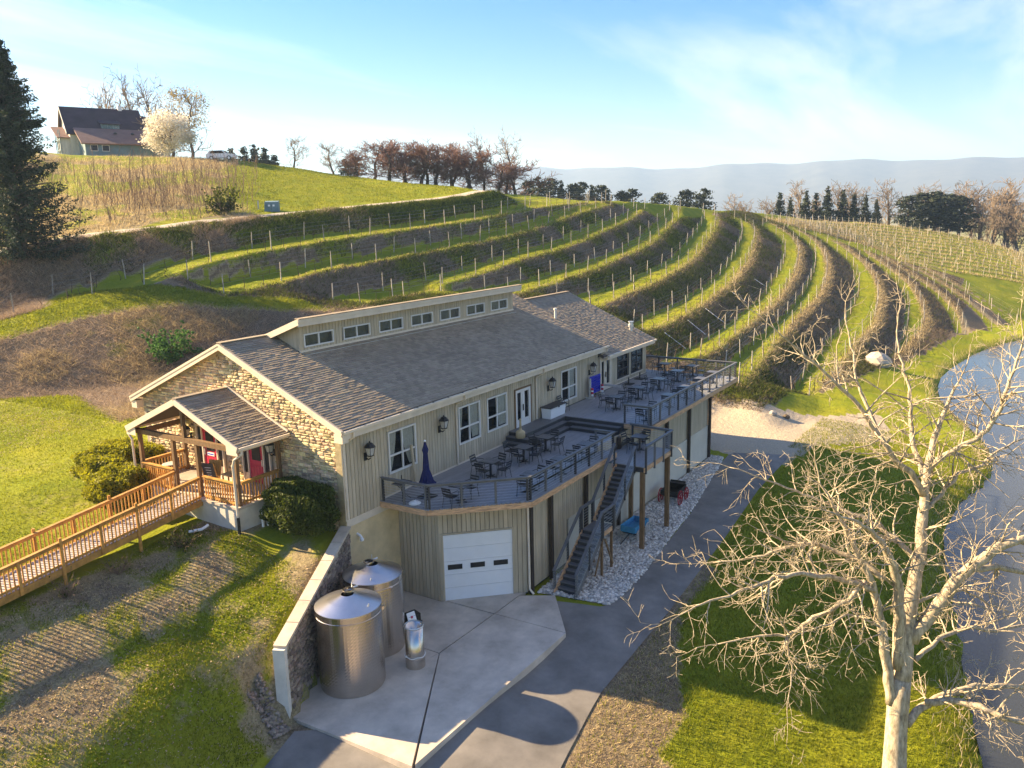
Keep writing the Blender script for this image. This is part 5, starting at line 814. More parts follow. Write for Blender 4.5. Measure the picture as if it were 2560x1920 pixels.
# ------------------------------------------------------------------ decks
DZ, UZ, LZ = -.10, .50, -.46
def deckboards(parent, poly, z, bw=.142, along='x', m='deckgrey'):
    """boards along x clipped to a plan polygon, each its own piece"""
    P = np.array(poly); ax = 1 if along == 'x' else 0; y = P[:, ax].min(); n = len(P)
    while y < P[:, ax].max():
        yc = y+bw/2; xs_ = []
        for i in range(n):
            a, b = P[i], P[(i+1) % n]
            if (a[ax] > yc) != (b[ax] > yc): xs_.append(a[1-ax]+(b[1-ax]-a[1-ax])*(yc-a[ax])/(b[ax]-a[ax]))
        xs_.sort()
        for a, b in zip(xs_[::2], xs_[1::2]):
            if b-a > .05:
                c = ((a+b)/2, yc, z-.018) if ax == 1 else (yc, (a+b)/2, z-.018); d = (b-a, bw-.012, .036) if ax == 1 else (bw-.012, b-a, .036); piece('deck_board', m, parent, c, d)
        y += bw
LD = thing('lower_deck', 'lower grey plank deck with angled front corner over the garage', 'deck')
lp = [(2.0, -.05), (2.08, -2.47), (5.0, -5.62), (13.05, -5.66), (13.05, -4.62), (16.28, -4.62), (16.28, -.05)]
deckboards(LD, lp, DZ)
MB().prism([(2.05, -.06), (2.13, -2.44), (5.02, -5.56), (13, -5.6), (13, -4.65), (16.2, -4.65), (16.2, -.06)], DZ-.30, DZ-.04).build('joists', 'darkgrey', LD)
for a, b in ((lp[0], lp[1]), (lp[1], lp[2]), (lp[2], lp[3])): pbeam('rim_board', 'cedar', LD, (*a, DZ-.155), (*b, DZ-.155), .05, .235)
UD = thing('upper_deck', 'upper grey plank deck along the far end of the building', 'deck')
upo = [(16.25, -.05), (16.25, -6.12), (30.9, -6.2), (30.9, .9), (29.9, .9), (29.9, -.05)]
deckboards(UD, upo, UZ); MB().prism([(16.3, -.06), (16.3, -6.06), (30.84, -6.14), (30.84, .85), (29.95, .85), (29.95, -.06)], UZ-.30, UZ-.04).build('joists', 'darkgrey', UD)
for a, b in ((upo[1], upo[2]), (upo[2], upo[3]), ((16.25, -4.6), upo[1])): pbeam('rim_board', 'cedar', UD, (*a, UZ-.155), (*b, UZ-.155), .05, .235)
ST = thing('deck_steps', 'dark grey steps wrapping down from upper deck and glass doors to lower deck', 'steps')
for i, (z, o) in enumerate(((.5, 0), (.3, .33), (.1, .66))):          # platform at the doors, then treads
    x0 = 12.05-.02*i; x1 = 16.25-o; y1 = -1.05-o*.0-(.30*i)
    pbx('riser', 'darkgrey', ST, (11.98-.34*i*.9, y1, DZ), (x1+.3, -.06, z-.04)); pbx('tread', 'railgrey', ST, (11.96-.34*i*.9, y1-.03, z-.036), (16.24-o if i else 16.24, -.06, z))
    if i: pbx('riser', 'darkgrey', ST, (16.25-o, -4.55+.1*i, DZ), (16.24, y1, z-.04)); pbx('tread', 'railgrey', ST, (16.22-o, -4.57+.1*i, z-.036), (16.24, y1-.03, z+.002))
pbx('riser', 'darkgrey', ST, (16.20, -4.6, DZ), (16.247, -1.0, UZ-.04))
pbx('riser', 'darkgrey', ST, (13.05, -4.64, LZ), (16.2, -4.60, DZ-.04)); pbx('tread', 'railgrey', ST, (13.05, -4.98, LZ+.14), (16.2, -4.64, LZ+.18)); pbx('riser', 'darkgrey', ST, (13.05, -4.96, LZ), (16.2, -4.92, LZ+.14))
LA = thing('stair_landing', 'small low deck landing with one table at the head of stairs', 'deck')
la = [(12.4, -5.72), (12.4, -7.42), (15.9, -7.42), (15.9, -6.2), (16.2, -6.2), (16.2, -4.95), (13.07, -4.95), (13.07, -5.72)]
deckboards(LA, la, LZ); MB().prism([(12.45, -5.7), (12.45, -7.38), (15.85, -7.38), (15.85, -5), (13.1, -5), (13.1, -5.7)], LZ-.3, LZ-.04).build('joists', 'darkgrey', LA)
pbeam('rim_board', 'cedar', LA, (12.4, -7.42, LZ-.155), (15.9, -7.42, LZ-.155), .05, .235); pbeam('rim_board', 'cedar', LA, (12.38, -5.72, LZ-.155), (12.38, -6.0, LZ-.155), .05, .235)
for x, y in ((12.55, -7.28), (15.75, -7.28), (15.75, -5.25)): pbx('support_post', 'oldpost', LA, (x-.1, y-.1, -4.75), (x+.1, y+.1, LZ-.27))
# cable railings
def cablerail(name, label, pts, z, npost, hgt=1.02, drop=.0, m='railgrey', nc=8):
    """pts: plan polyline; z: floor height at each point"""
    t = thing(name, label, 'railing'); zs = z if hasattr(z, '__len__') else [z]*len(pts)
    for (a, b, za, zb, k) in zip(pts[:-1], pts[1:], zs[:-1], zs[1:], npost):
        a = np.array([*a, za]); b = np.array([*b, zb]); dr = b-a; an = math.atan2(dr[1], dr[0]); M = rotm('Z', an)
        pbeam('top_rail', m, t, a+[0, 0, hgt], b+[0, 0, hgt], .14, .04); pbeam('under_rail', m, t, a+[0, 0, hgt-.06], b+[0, 0, hgt-.06], .04, .07)
        for i in range(k+1):
            f = (i+(.06 if i == 0 else -.06 if i == k else 0))/k; p = a+dr*f; piece('rail_post', 'darkgrey' if hash((name, i)) % 3 == 0 else m, t, (p[0], p[1], p[2]+(hgt-.1-drop)/2), (.085, .085, hgt-.06+drop), M)
        for j in range(nc):
            h = .09+(hgt-.2)*j/(nc-1)*1.0; rod('cable', 'cable', t, a+[0, 0, h], b+[0, 0, h], .005)
    return t
cablerail('cable_railing', 'dark cable railing around angled front corner of the lower deck', [(2.05, -.12), (2.16, -2.42), (5.03, -5.5), (12.98, -5.56), (12.98, -4.5)], DZ, [2, 3, 6, 1])
cablerail('cable_railing', 'dark cable railing along the long open side and far end of the upper deck', [(16.35, -4.5), (16.35, -6.05), (30.8, -6.1), (30.8, .8), (29.95, .8)], UZ, [1, 11, 5, 1])
cablerail('cable_railing', 'dark cable railing on the outer sides of the stair landing', [(16.15, -5.0), (15.85, -7.46), (12.45, -7.46)], LZ, [1, 3], drop=.34)
# stairs down to the yard
SS = thing('outdoor_staircase', 'long dark grey outdoor staircase from the landing down to gravel', 'staircase')
yA, yB = -5.95, -6.88
def flight(x0, z0, x1, z1, n):
    for i in range(n):
        xa = x0+(x1-x0)*i/n; xb = x0+(x1-x0)*(i+1)/n; z = z0+(z1-z0)*(i+1)/n
        if i < n-1 or True: pbx('tread', 'railgrey', SS, (xb-.02, yB, z-.04), (xa+.01, yA, z)) if i < n-1 else None
        pbx('riser', 'darkgrey', SS, (xa-.0, yB+.01, z-.03), (xa+.02, yA-.01, z+(z0-z1)/n-.042))
    for y in (yA+.03, yB-.03): pbeam('stringer', 'cedar' if y > -6.4 else 'railgrey', SS, (x0, y, z0-.22), (x1, y, z1-.02), .05, .30)
flight(12.4, LZ, 10.05, -2.62, 12); pbx('mid_landing', 'railgrey', SS, (8.85, yB, -2.66), (10.05, yA, -2.62)); flight(8.85, -2.62, 6.28, -4.68, 11)
pbx('landing_rim', 'cedar', SS, (8.8, yB-.06, -2.86), (10.1, yB-.02, -2.66)); pbx('landing_rim', 'cedar', SS, (8.8, yA+.02, -2.86), (10.1, yA+.06, -2.66))
for x, y in ((8.95, yB-.0), (9.95, yB-.0), (8.95, yA), (9.95, yA)): pbx('stair_post', 'oldpost', SS, (x-.05, y-.05, -4.75), (x+.05, y+.05, -2.7))
pbeam('brace', 'oldpost', SS, (8.95, yB-.08, -2.9), (8.1, yB-.08, -4.4), .05, .09); pbeam('brace', 'oldpost', SS, (9.95, yB-.08, -4.5), (9.1, yB-.08, -3.0), .05, .09)
for y, lb in ((yA+.07, 'cable railing on the building side of the long staircase'), (yB-.07, 'cable railing on the driveway side of the long staircase')):
    cablerail('stair_railing', lb, [(12.4, y), (10.05, y), (8.85, y), (6.3, y)], [LZ, -2.62, -2.62, -4.65], [2, 1, 2], hgt=1.0, drop=.25, nc=7)
# ------------------------------------------------------------------ deck furniture
def make_chair():
    t = bpy.data.objects.new('patio_chair', None)
    s = MB()
    for k in range(5): s.box((-.17+.085*k, 0, .45), (.07, .42, .016))
    s.box((0, -.21, .44), (.42, .02, .03)).box((0, .21, .44), (.42, .02, .03)); s.build('seat', 'furn', t)
    b = MB(); M = rotm('Y', R(-14))
    for h in (.14, .27, .38): b.box((-.235-.25*h, 0, .45+h), (.016, .43, .075), M)
    b.build('backrest', 'furn', t)
    for y in (-.22, .22):
        MB().tube([(.19, y, .44), (.24, y*1.06, 0)], .014, 5).build('leg', 'furn', t); MB().tube([(-.33, y, .86), (-.20, y, .42), (-.28, y*1.06, 0)], .014, 5).build('leg', 'furn', t)
        MB().tube([(.20, y, .44), (.19, y*1.1, .66), (.10, y*1.12, .68), (-.27, y*1.02, .67)], .014, 5).build('arm', 'furn', t)
    return t
def make_table(w_=.74):
    t = bpy.data.objects.new('patio_table', None)
    for k in range(7): MB().box((-w_/2+w_*(k+.5)/7, 0, .735), (w_/7-.008, w_, .02)).build('top_slat', 'furn_top', t)
    b = MB().box((0, 0, .715), (w_-.02, .04, .02))
    for y in (-w_/2, w_/2): b.box((0, y, .725), (w_+.02, .02, .035)); b.box((y, 0, .725), (.02, w_, .035))
    b.build('top_frame', 'furn', t); MB().box((0, 0, .37), (.075, .075, .70)).build('pedestal', 'furn', t)
    b = MB()
    for a in (0, 1): b.box((0, 0, .025), (.56 if a else .06, .06 if a else .56, .03))
    b.box((0, 0, .05), (.2, .2, .03)); b.build('base', 'furn', t); return t
CH, TB = make_chair(), make_table(); used = {'c': 0, 't': 0}
def place(proto, key, loc, rz, label, cat, group):
    o = proto if not used[key] else copy_tree(proto)
    if not used[key]:
        link(proto); used[key] = 1
    o.location = loc; o.rotation_euler = (0, 0, rz); tag(o, label, cat, group); return o
DIRS = {'wall': (0, 1), 'railing': (0, -1), 'far': (1, 0), 'near': (-1, 0)}
def group_table(x, y, z, name, sides, tl=None):
    a0 = rng.uniform(-.08, .08); place(TB, 't', (x, y, z), a0, tl or f'square black slatted table, {name}', 'table', 'square deck tables')
    for s in sides:
        d = DIRS[s]; r_ = .62+rng.uniform(-.06, .10); rz = math.atan2(-d[1], -d[0])+rng.uniform(-.25, .25)
        where = {'wall': 'building side', 'railing': 'railing side', 'far': 'far side', 'near': 'near side'}[s]
        place(CH, 'c', (x+d[0]*r_+rng.uniform(-.05, .05), y+d[1]*r_+rng.uniform(-.05, .05), z), rz, f'black armchair {where}, table {name}', 'chair', 'black metal deck chairs')
group_table(6.87, -2.34, DZ, 'right of the closed blue umbrella', ('wall', 'railing', 'far', 'near'))
group_table(9.51, -2.46, DZ, 'middle of the inner three on the lower deck', ('wall', 'railing', 'far', 'near'))
group_table(11.57, -2.49, DZ, 'in front of the steps by the tan urn', ('wall', 'railing', 'far', 'near'))
group_table(3.55, -3.1, DZ, 'in the angled front corner of the lower deck', ('far', 'near'))
group_table(6.17, -4.93, DZ, 'just past the bend of the lower deck railing', ('far', 'near'))
group_table(8.73, -4.95, DZ, 'halfway along the straight lower deck railing', ('far', 'near'))
group_table(11.44, -4.86, DZ, 'by the open end of the lower deck railing', ('far', 'near'))
group_table(15.0, -6.05, LZ, 'alone on the low stair landing', ('near', 'wall', 'far'))
group_table(18.97, -2.83, UZ, 'nearest the steps on the upper deck', ('wall', 'railing', 'far', 'near'))
group_table(21.86, -2.95, UZ, 'second of the middle line on the upper deck', ('wall', 'railing', 'far', 'near'))
group_table(24.83, -3.06, UZ, 'third of the middle line on the upper deck', ('wall', 'railing', 'far', 'near'))
group_table(27.8, -3.11, UZ, 'fourth of the middle line on the upper deck', ('wall', 'railing', 'far', 'near'))
group_table(29.9, -3.4, UZ, 'at the middle of the far end railing', ('railing', 'wall', 'near'))
group_table(29.9, -1.4, UZ, 'in the far corner beside the big annex windows', ('near', 'railing', 'wall'))
group_table(17.2, -5.45, UZ, 'at the near corner of the upper deck railing', ('far', 'near'))
group_table(20.77, -5.35, UZ, 'with pale top, second along the upper deck railing', ('far', 'near'))
group_table(23.33, -5.4, UZ, 'third along the upper deck railing', ('far', 'near', 'wall'))
group_table(26.1, -5.35, UZ, 'fourth along the upper deck railing', ('far', 'near', 'wall'))
group_table(28.4, -5.35, UZ, 'at the outermost corner of the upper deck railing', ('near', 'far'))
place(CH, 'c', (17.15, -.45, UZ), R(-90), 'black metal armchair against the wall behind the storage box', 'chair', 'black metal deck chairs')
def umbrella_closed():
    t = thing('patio_umbrella', 'closed navy blue patio umbrella standing on the lower deck', 'umbrella', (3.32, -1.5, DZ)); K = 32; prof = [(.62, .36), (.66, .30), (.72, .26), (.95, .20), (1.2, .125), (1.55, .105), (1.9, .085), (2.05, .12), (2.10, .11), (2.28, .06), (2.42, .03)]
    V_ = [(r_*(1+.17*math.cos(8*2*math.pi*k/K))*math.cos(2*math.pi*k/K), r_*(1+.17*math.cos(8*2*math.pi*k/K))*math.sin(2*math.pi*k/K), z-(.16*(1-math.cos(8*2*math.pi*k/K))*.5 if z < .75 else 0)) for z, r_ in prof for k in range(K)]
    MB().add(V_, [(i*K+k, i*K+(k+1) % K, (i+1)*K+(k+1) % K, (i+1)*K+k) for i in range(len(prof)-1) for k in range(K)]).build('canopy', 'umbrella', t, True)
    MB().lathe([(.02, .03), (.02, 2.45)], 8).build('pole', 'oldpost', t); MB().lathe([(.05, 2.42), (.05, 2.46), (.02, 2.49)], 10).build('finial', 'white', t)
    MB().lathe([(.115, 1.18), (.13, 1.21), (.115, 1.24)], 16).build('tie_band', 'umbrella', t)
    MB().box((0, 0, .025), (.62, .62, .05)).lathe([(.04, .05), (.035, .4)], 10).build('base', 'black', t)
umbrella_closed()
for x, y, lb in ((25.6, -.62, 'empty black umbrella stand under the nearer annex window'), (27.5, -.58, 'empty black umbrella stand under the farther annex window')):
    t = thing('umbrella_stand', lb, 'stand', (x, y, UZ)); MB().box((0, 0, .02), (.6, .6, .04)).build('plate', 'black', t); MB().lathe([(.045, .04), (.04, .45)], 10).build('sleeve', 'black', t)
def storage():
    t = thing('storage_box', 'white plastic deck storage box with dark lid by the steps', 'box', (15.95, -.47, UZ))
    V_ = [(-.8, -.27, 0), (.8, -.27, 0), (.8, .27, 0), (-.8, .27, 0), (-.84, -.31, .58), (.84, -.31, .58), (.84, .31, .58), (-.84, .31, .58)]
    MB().add(V_, [(3, 2, 1, 0), (0, 1, 5, 4), (1, 2, 6, 5), (2, 3, 7, 6), (3, 0, 4, 7), (4, 5, 6, 7)]).build('tub', 'white', t); MB().box((0, 0, .61), (1.76, .68, .05)).build('lid', 'darkgrey', t); MB().box((0, -.315, .53), (1.6, .02, .04)).build('rim', 'white_frame', t); MB().box((0, -.35, .57), (.12, .02, .06)).build('latch', 'darkgrey', t)
storage()
def urn():
    t = thing('smoking_urn', 'tan bell-shaped cigarette urn standing on the deck steps', 'urn', (11.82, -.86, .30)); MB().lathe([(.22, 0), (.24, .03), (.24, .30), (.20, .36), (.08, .42), (.06, .5)], 20).build('bowl', 'tan', t, True); MB().lathe([(.06, .48), (.05, .85), (.06, .92), (.045, 1.0), (.0, 1.02)], 12).build('neck', 'tan', t, True); MB().lathe([(.025, 0), (.025, .02)], 8, (-.05, -.02, .9)).build('port', 'black', t)
urn()
def game():
    t = thing('four_in_a_row_game', 'giant blue four-in-a-row game frame standing by the far glass door', 'game', (21.35, -.32, UZ)); b = MB(); w_, h0, h1 = 1.25, .30, 1.25
    for i in range(8): b.box((-w_/2+w_*i/7, 0, (h0+h1)/2), (.075, .08, h1-h0))
    for j in range(7): b.box((0, 0, h0+(h1-h0)*j/6), (w_+.07, .08, .07))
    b.build('grid', 'blue', t); b = MB()
    for i in range(8):
        for j in range(7): b.box((-w_/2+w_*i/7, 0, h0+(h1-h0)*j/6), (.10, .07, .10), rotm('Y', R(45)))
    b.build('grid_corners', 'blue', t)
    for x in (-.68, .68):
        MB().box((x, 0, .62), (.09, .12, 1.24)).build('side_leg', 'palewood', t); MB().box((x, 0, .04), (.10, .55, .08)).build('foot', 'palewood', t)
        for k in range(3): MB().lathe([(.075, .12+.14*k*1.0), (.075, .24+.14*k)], 12, (x-.02, -.16, .05)).build('disc_stack', ('white', 'red', 'white')[k], t)
        MB().lathe([(.08, .54), (.08, .66)], 12, (x-.02, -.16, .0)).build('disc_stack', 'red', t)
    for i, j, m in ((5, 5, 'white'), (4, 3, 'red'), (5, 2, 'red'), (4, 2, 'white'), (1, 0, 'white'), (3, 0, 'red'), (4, 0, 'white'), (5, 0, 'white'), (5, 1, 'red')):
        MB().lathe([(.06, -.02), (.06, .02)], 12).build('disc', m, t); d = t.children[-1]; d.location = (-w_/2+w_*(i+.5)/7, -.0, h0+(h1-h0)*(j+.5)/6); d.rotation_euler = (R(90), 0, 0)
game()
def corner_clutter():
    t = thing('cafe_table_folded', 'black folded cafe table frame in the railing corner by the building', 'table', (2.6, -.75, DZ))
    MB().box((0, 0, .72), (.75, .5, .03)).build('top', 'darkgrey', t)
    for x in (-.28, .28): MB().tube([(x, -.22, .0), (-x*.2, .0, .36), (x*.7, .22, .71)], .014, 5).build('leg', 'black', t)
    MB().lathe([(.02, 0), (.02, 1.05)], 6).build('stem', 'black', t)
    t = thing('parasol_weight', 'white domed round weight on the deck by the railing corner', 'weight', (2.42, -1.55, DZ)); MB().lathe([(.25, 0), (.26, .03), (.17, .09), (.05, .11), (.04, .16)], 20).build('dome', 'white', t, True); MB().lathe([(.03, .15), (.025, .2), (.0, .21)], 8).build('socket', 'black', t)
    t = thing('folded_parasol', 'beige folded parasol leaning against the deck wall', 'umbrella', (4.15, -.22, DZ)); MB().tube([(0, 0, 0), (-.05, .12, 1.9)], .06, 8).build('cover', 'siding', t); MB().tube([(0, 0, .0), (0.01, -.03, -.0+.12)], .03, 6).build('pole_end', 'black', t)
corner_clutter()
# ------------------------------------------------------------------ tanks and yard things
def tank(x, y, r, zr, label, seam, hatch):
    t = thing('wine_tank', label, 'tank', (x, y, -4.6)); h = zr+4.6; n = 116; rows = 44
    MB().lathe([(r*.98, .0), (r*.99, .06)], 64).build('foot_ring', 'steel', t)
    V_ = []
    for j in range(rows+1):
        z = .06+(h-.28-.06)*j/rows
        for k in range(n):
            a = 2*math.pi*k/n; flat_ = abs((a-seam+math.pi) % (2*math.pi)-math.pi) < .10
            d = 0 if flat_ or j in (0, rows) else (.005 if (k % 2 and j % 2) else 0); V_.append(((r+d)*math.cos(a), (r+d)*math.sin(a), z))
    MB().add(V_, [(j*n+k, j*n+(k+1) % n, (j+1)*n+(k+1) % n, (j+1)*n+k) for j in range(rows) for k in range(n)]).build('dimpled_jacket', 'steel_dimple', t)
    MB().lathe([(r-.003, h-.28), (r+.012, h-.27), (r+.012, h-.24), (r-.003, h-.23), (r-.003, h)], 72, cap=False).build('top_band', 'steel', t)
    MB().lathe([(r+.012, h-.015), (r+.012, h+.012), (r*.6, h+.20), (.22, h+.36)], 72, cap=False).build('cone_lid', 'steel_cone', t)
    hx, hy = hatch
    m = MB().lathe([(.17, h+.30), (.17, h+.43), (.21, h+.44), (.21, h+.465), (.16, h+.465), (.16, h+.33)], 28, (hx, hy, 0), cap=False); m.build('hatch_neck', 'steel', t); MB().lathe([(.16, h+.34), (.0, h+.34)], 20, (hx, hy, 0), cap=False).build('hatch_hole', 'black', t)
    MB().tube([(hx+.26, hy+.02, h+.30), (hx+.27, hy+.02, h+.42), (hx+.42, hy-.05, h+.44)], .035, 8).tube([(hx+.30, hy+.12, h+.3), (hx+.30, hy+.12, h+.58)], .018, 6).build('valve', 'roofmetal', t)
    MB().tube([((r*.80)*math.cos(seam+1.2), (r*.80)*math.sin(seam+1.2), h+.08), ((r*.80)*math.cos(seam+1.2), (r*.80)*math.sin(seam+1.2), h+.18)], .025, 6).build('vent_stub', 'roofmetal', t)
    a = seam+1.9; MB().box((r*math.cos(a)*1.03, r*math.sin(a)*1.03, h-.3), (.10, .10, .12), rotm('Z', a)).build('lifting_lug', 'steel', t)
tank(-3.3, -3.15, 1.14, -1.62, 'front stainless steel wine tank with sunlit dimpled sides', R(205), (.12, .06)); tank(-1.0, -2.2, 1.10, -1.62, 'rear stainless steel wine tank tucked against the tan wall', R(150), (-.05, .1))
def can():
    t = thing('steel_cylinder', 'small open-topped steel cylinder standing beside the wine tanks', 'tank', (-1.38, -4.42, -4.6)); MB().lathe([(.34, .42), (.34, 1.58), (.31, 1.58), (.31, .5)], 36, cap=False).build('shell', 'steel', t, True); MB().lathe([(.36, 0), (.36, .40), (.34, .42)], 36).build('base_skirt', 'steel', t); MB().lathe([(.35, 1.56), (.365, 1.59), (.35, 1.62)], 36, cap=False).build('rolled_rim', 'roofmetal', t)
    MB().lathe([(.31, .5), (0, .5)], 20, cap=False).build('inside_floor', 'darkgrey', t); MB().tube([(.37*math.cos(a), .37*math.sin(a), .46+.02*math.sin(5*a)) for a in np.linspace(0, 6.3, 30)], .02, 6).build('hose', 'white_frame', t); MB().lathe([(.04, 0), (.03, .05)], 8, (-.40, .08, .5)).build('tap', 'white_frame', t)
can()
def chiller():
    t = thing('control_unit', 'dark equipment unit with tilted white front panel behind the steel cylinder', 'machine', (.25, -2.95, -4.6), R(-18)); t.scale = (.72, .72, .85); MB().box((0, 0, .55), (.75, .6, 1.1)).build('cabinet', 'black', t); MB().box((-.2, -.3, 1.05), (.5, .04, .5), rotm('X', R(-30))).build('front_panel', 'white', t); MB().lathe([(.06, -.02), (.06, .02)], 12).build('gauge', 'red', t); d = t.children[-1]; d.location = (-.2, -.335, 1.08); d.rotation_euler = (R(60), 0, 0)
    MB().box((.3, -.31, .6), (.3, .02, .3)).build('side_plate', 'darkgrey', t); MB().add([(-.75, -.1, .95), (-.2, -.5, .8), (-.3, .1, .7)], [(0, 1, 2), (2, 1, 0)]).build('steel_chute', 'roofmetal', t)
    for x in (-.3, .3):
        for y in (-.22, .22): MB().box((x, y, .02), (.08, .08, .04)).build('foot', 'black', t)
chiller()
def wheel(t, x, y, r, m, n=10):
    w_ = node('wheel', t); w_.location = (x, y, r); w_.rotation_euler = (R(90), 0, 0)
    MB().lathe([(r, -.025), (r, .025), (r-.04, .025), (r-.04, -.025), (r, -.025)], 28, cap=False).build('rim', m, w_); MB().lathe([(.06, -.07), (.06, .07)], 12).build('hub', m, w_)
    for k in range(n):
        a = 2*math.pi*k/n; MB().tube([(.04*math.cos(a), .04*math.sin(a), 0), ((r-.03)*math.cos(a), (r-.03)*math.sin(a), 0)], .014, 5).build('spoke', m, w_)
def wagon(loc, rz, L_, Wd, m, wm, label, rw, rf, side_h, seat):
    t = thing('farm_wagon', label, 'wagon', loc, rz); zb = rw+.12
    b = MB()
    for k in range(6): b.box((0, -Wd/2+Wd*(k+.5)/6, zb), (L_, Wd/6-.01, .03))
    b.build('floor_boards', m, t)
    for y in (-Wd/2, Wd/2):
        for k in range(2): MB().box((0, y, zb+.02+side_h*(k+.5)/2), (L_, .03, side_h/2-.01)).build('side_board', m, t)
        for x in (-L_*.3, L_*.3): MB().box((x, y+(.03 if y > 0 else -.03), zb+side_h*.5), (.05, .03, side_h)).build('stake', m if m != 'black' else 'darkgrey', t)
    for x in (-L_/2, L_/2): MB().box((x, 0, zb+side_h*.5), (.03, Wd, side_h)).build('end_board', m, t)
    if seat: MB().box((L_*.32, 0, zb+side_h+.12), (.32, Wd, .04)).build('seat_board', m, t); MB().box((L_*.46, 0, zb+side_h+.02), (.03, Wd*.95, .34)).build('dash_board', m, t)
    for x, r_ in ((-L_*.33, rw), (L_*.33, rf)):
        MB().tube([(x, -Wd/2-.12, r_), (x, Wd/2+.12, r_)], .03, 6).build('axle', 'black', t)
        for y in (-Wd/2-.10, Wd/2+.10): wheel(t, x, y, r_, wm)
    MB().box((0, 0, zb-.08), (L_*.8, .10, .09)).build('reach', 'darkgrey', t); MB().tube([(L_*.45, 0, rf), (L_*.5+.8, 0, .10)], .03, 6).build('tongue', 'darkgrey', t)
wagon((13.9, -6.3, -4.68), R(178), 1.55, .80, 'teal', 'palewood', 'sky-blue farm wagon with pale spoked wheels on the white stones', .33, .30, .30, False)
wagon((19.75, -6.1, -4.70), R(2), 1.6, .95, 'black', 'wheelred', 'black farm wagon with red spoked wheels on the white stones', .42, .36, .26, True)
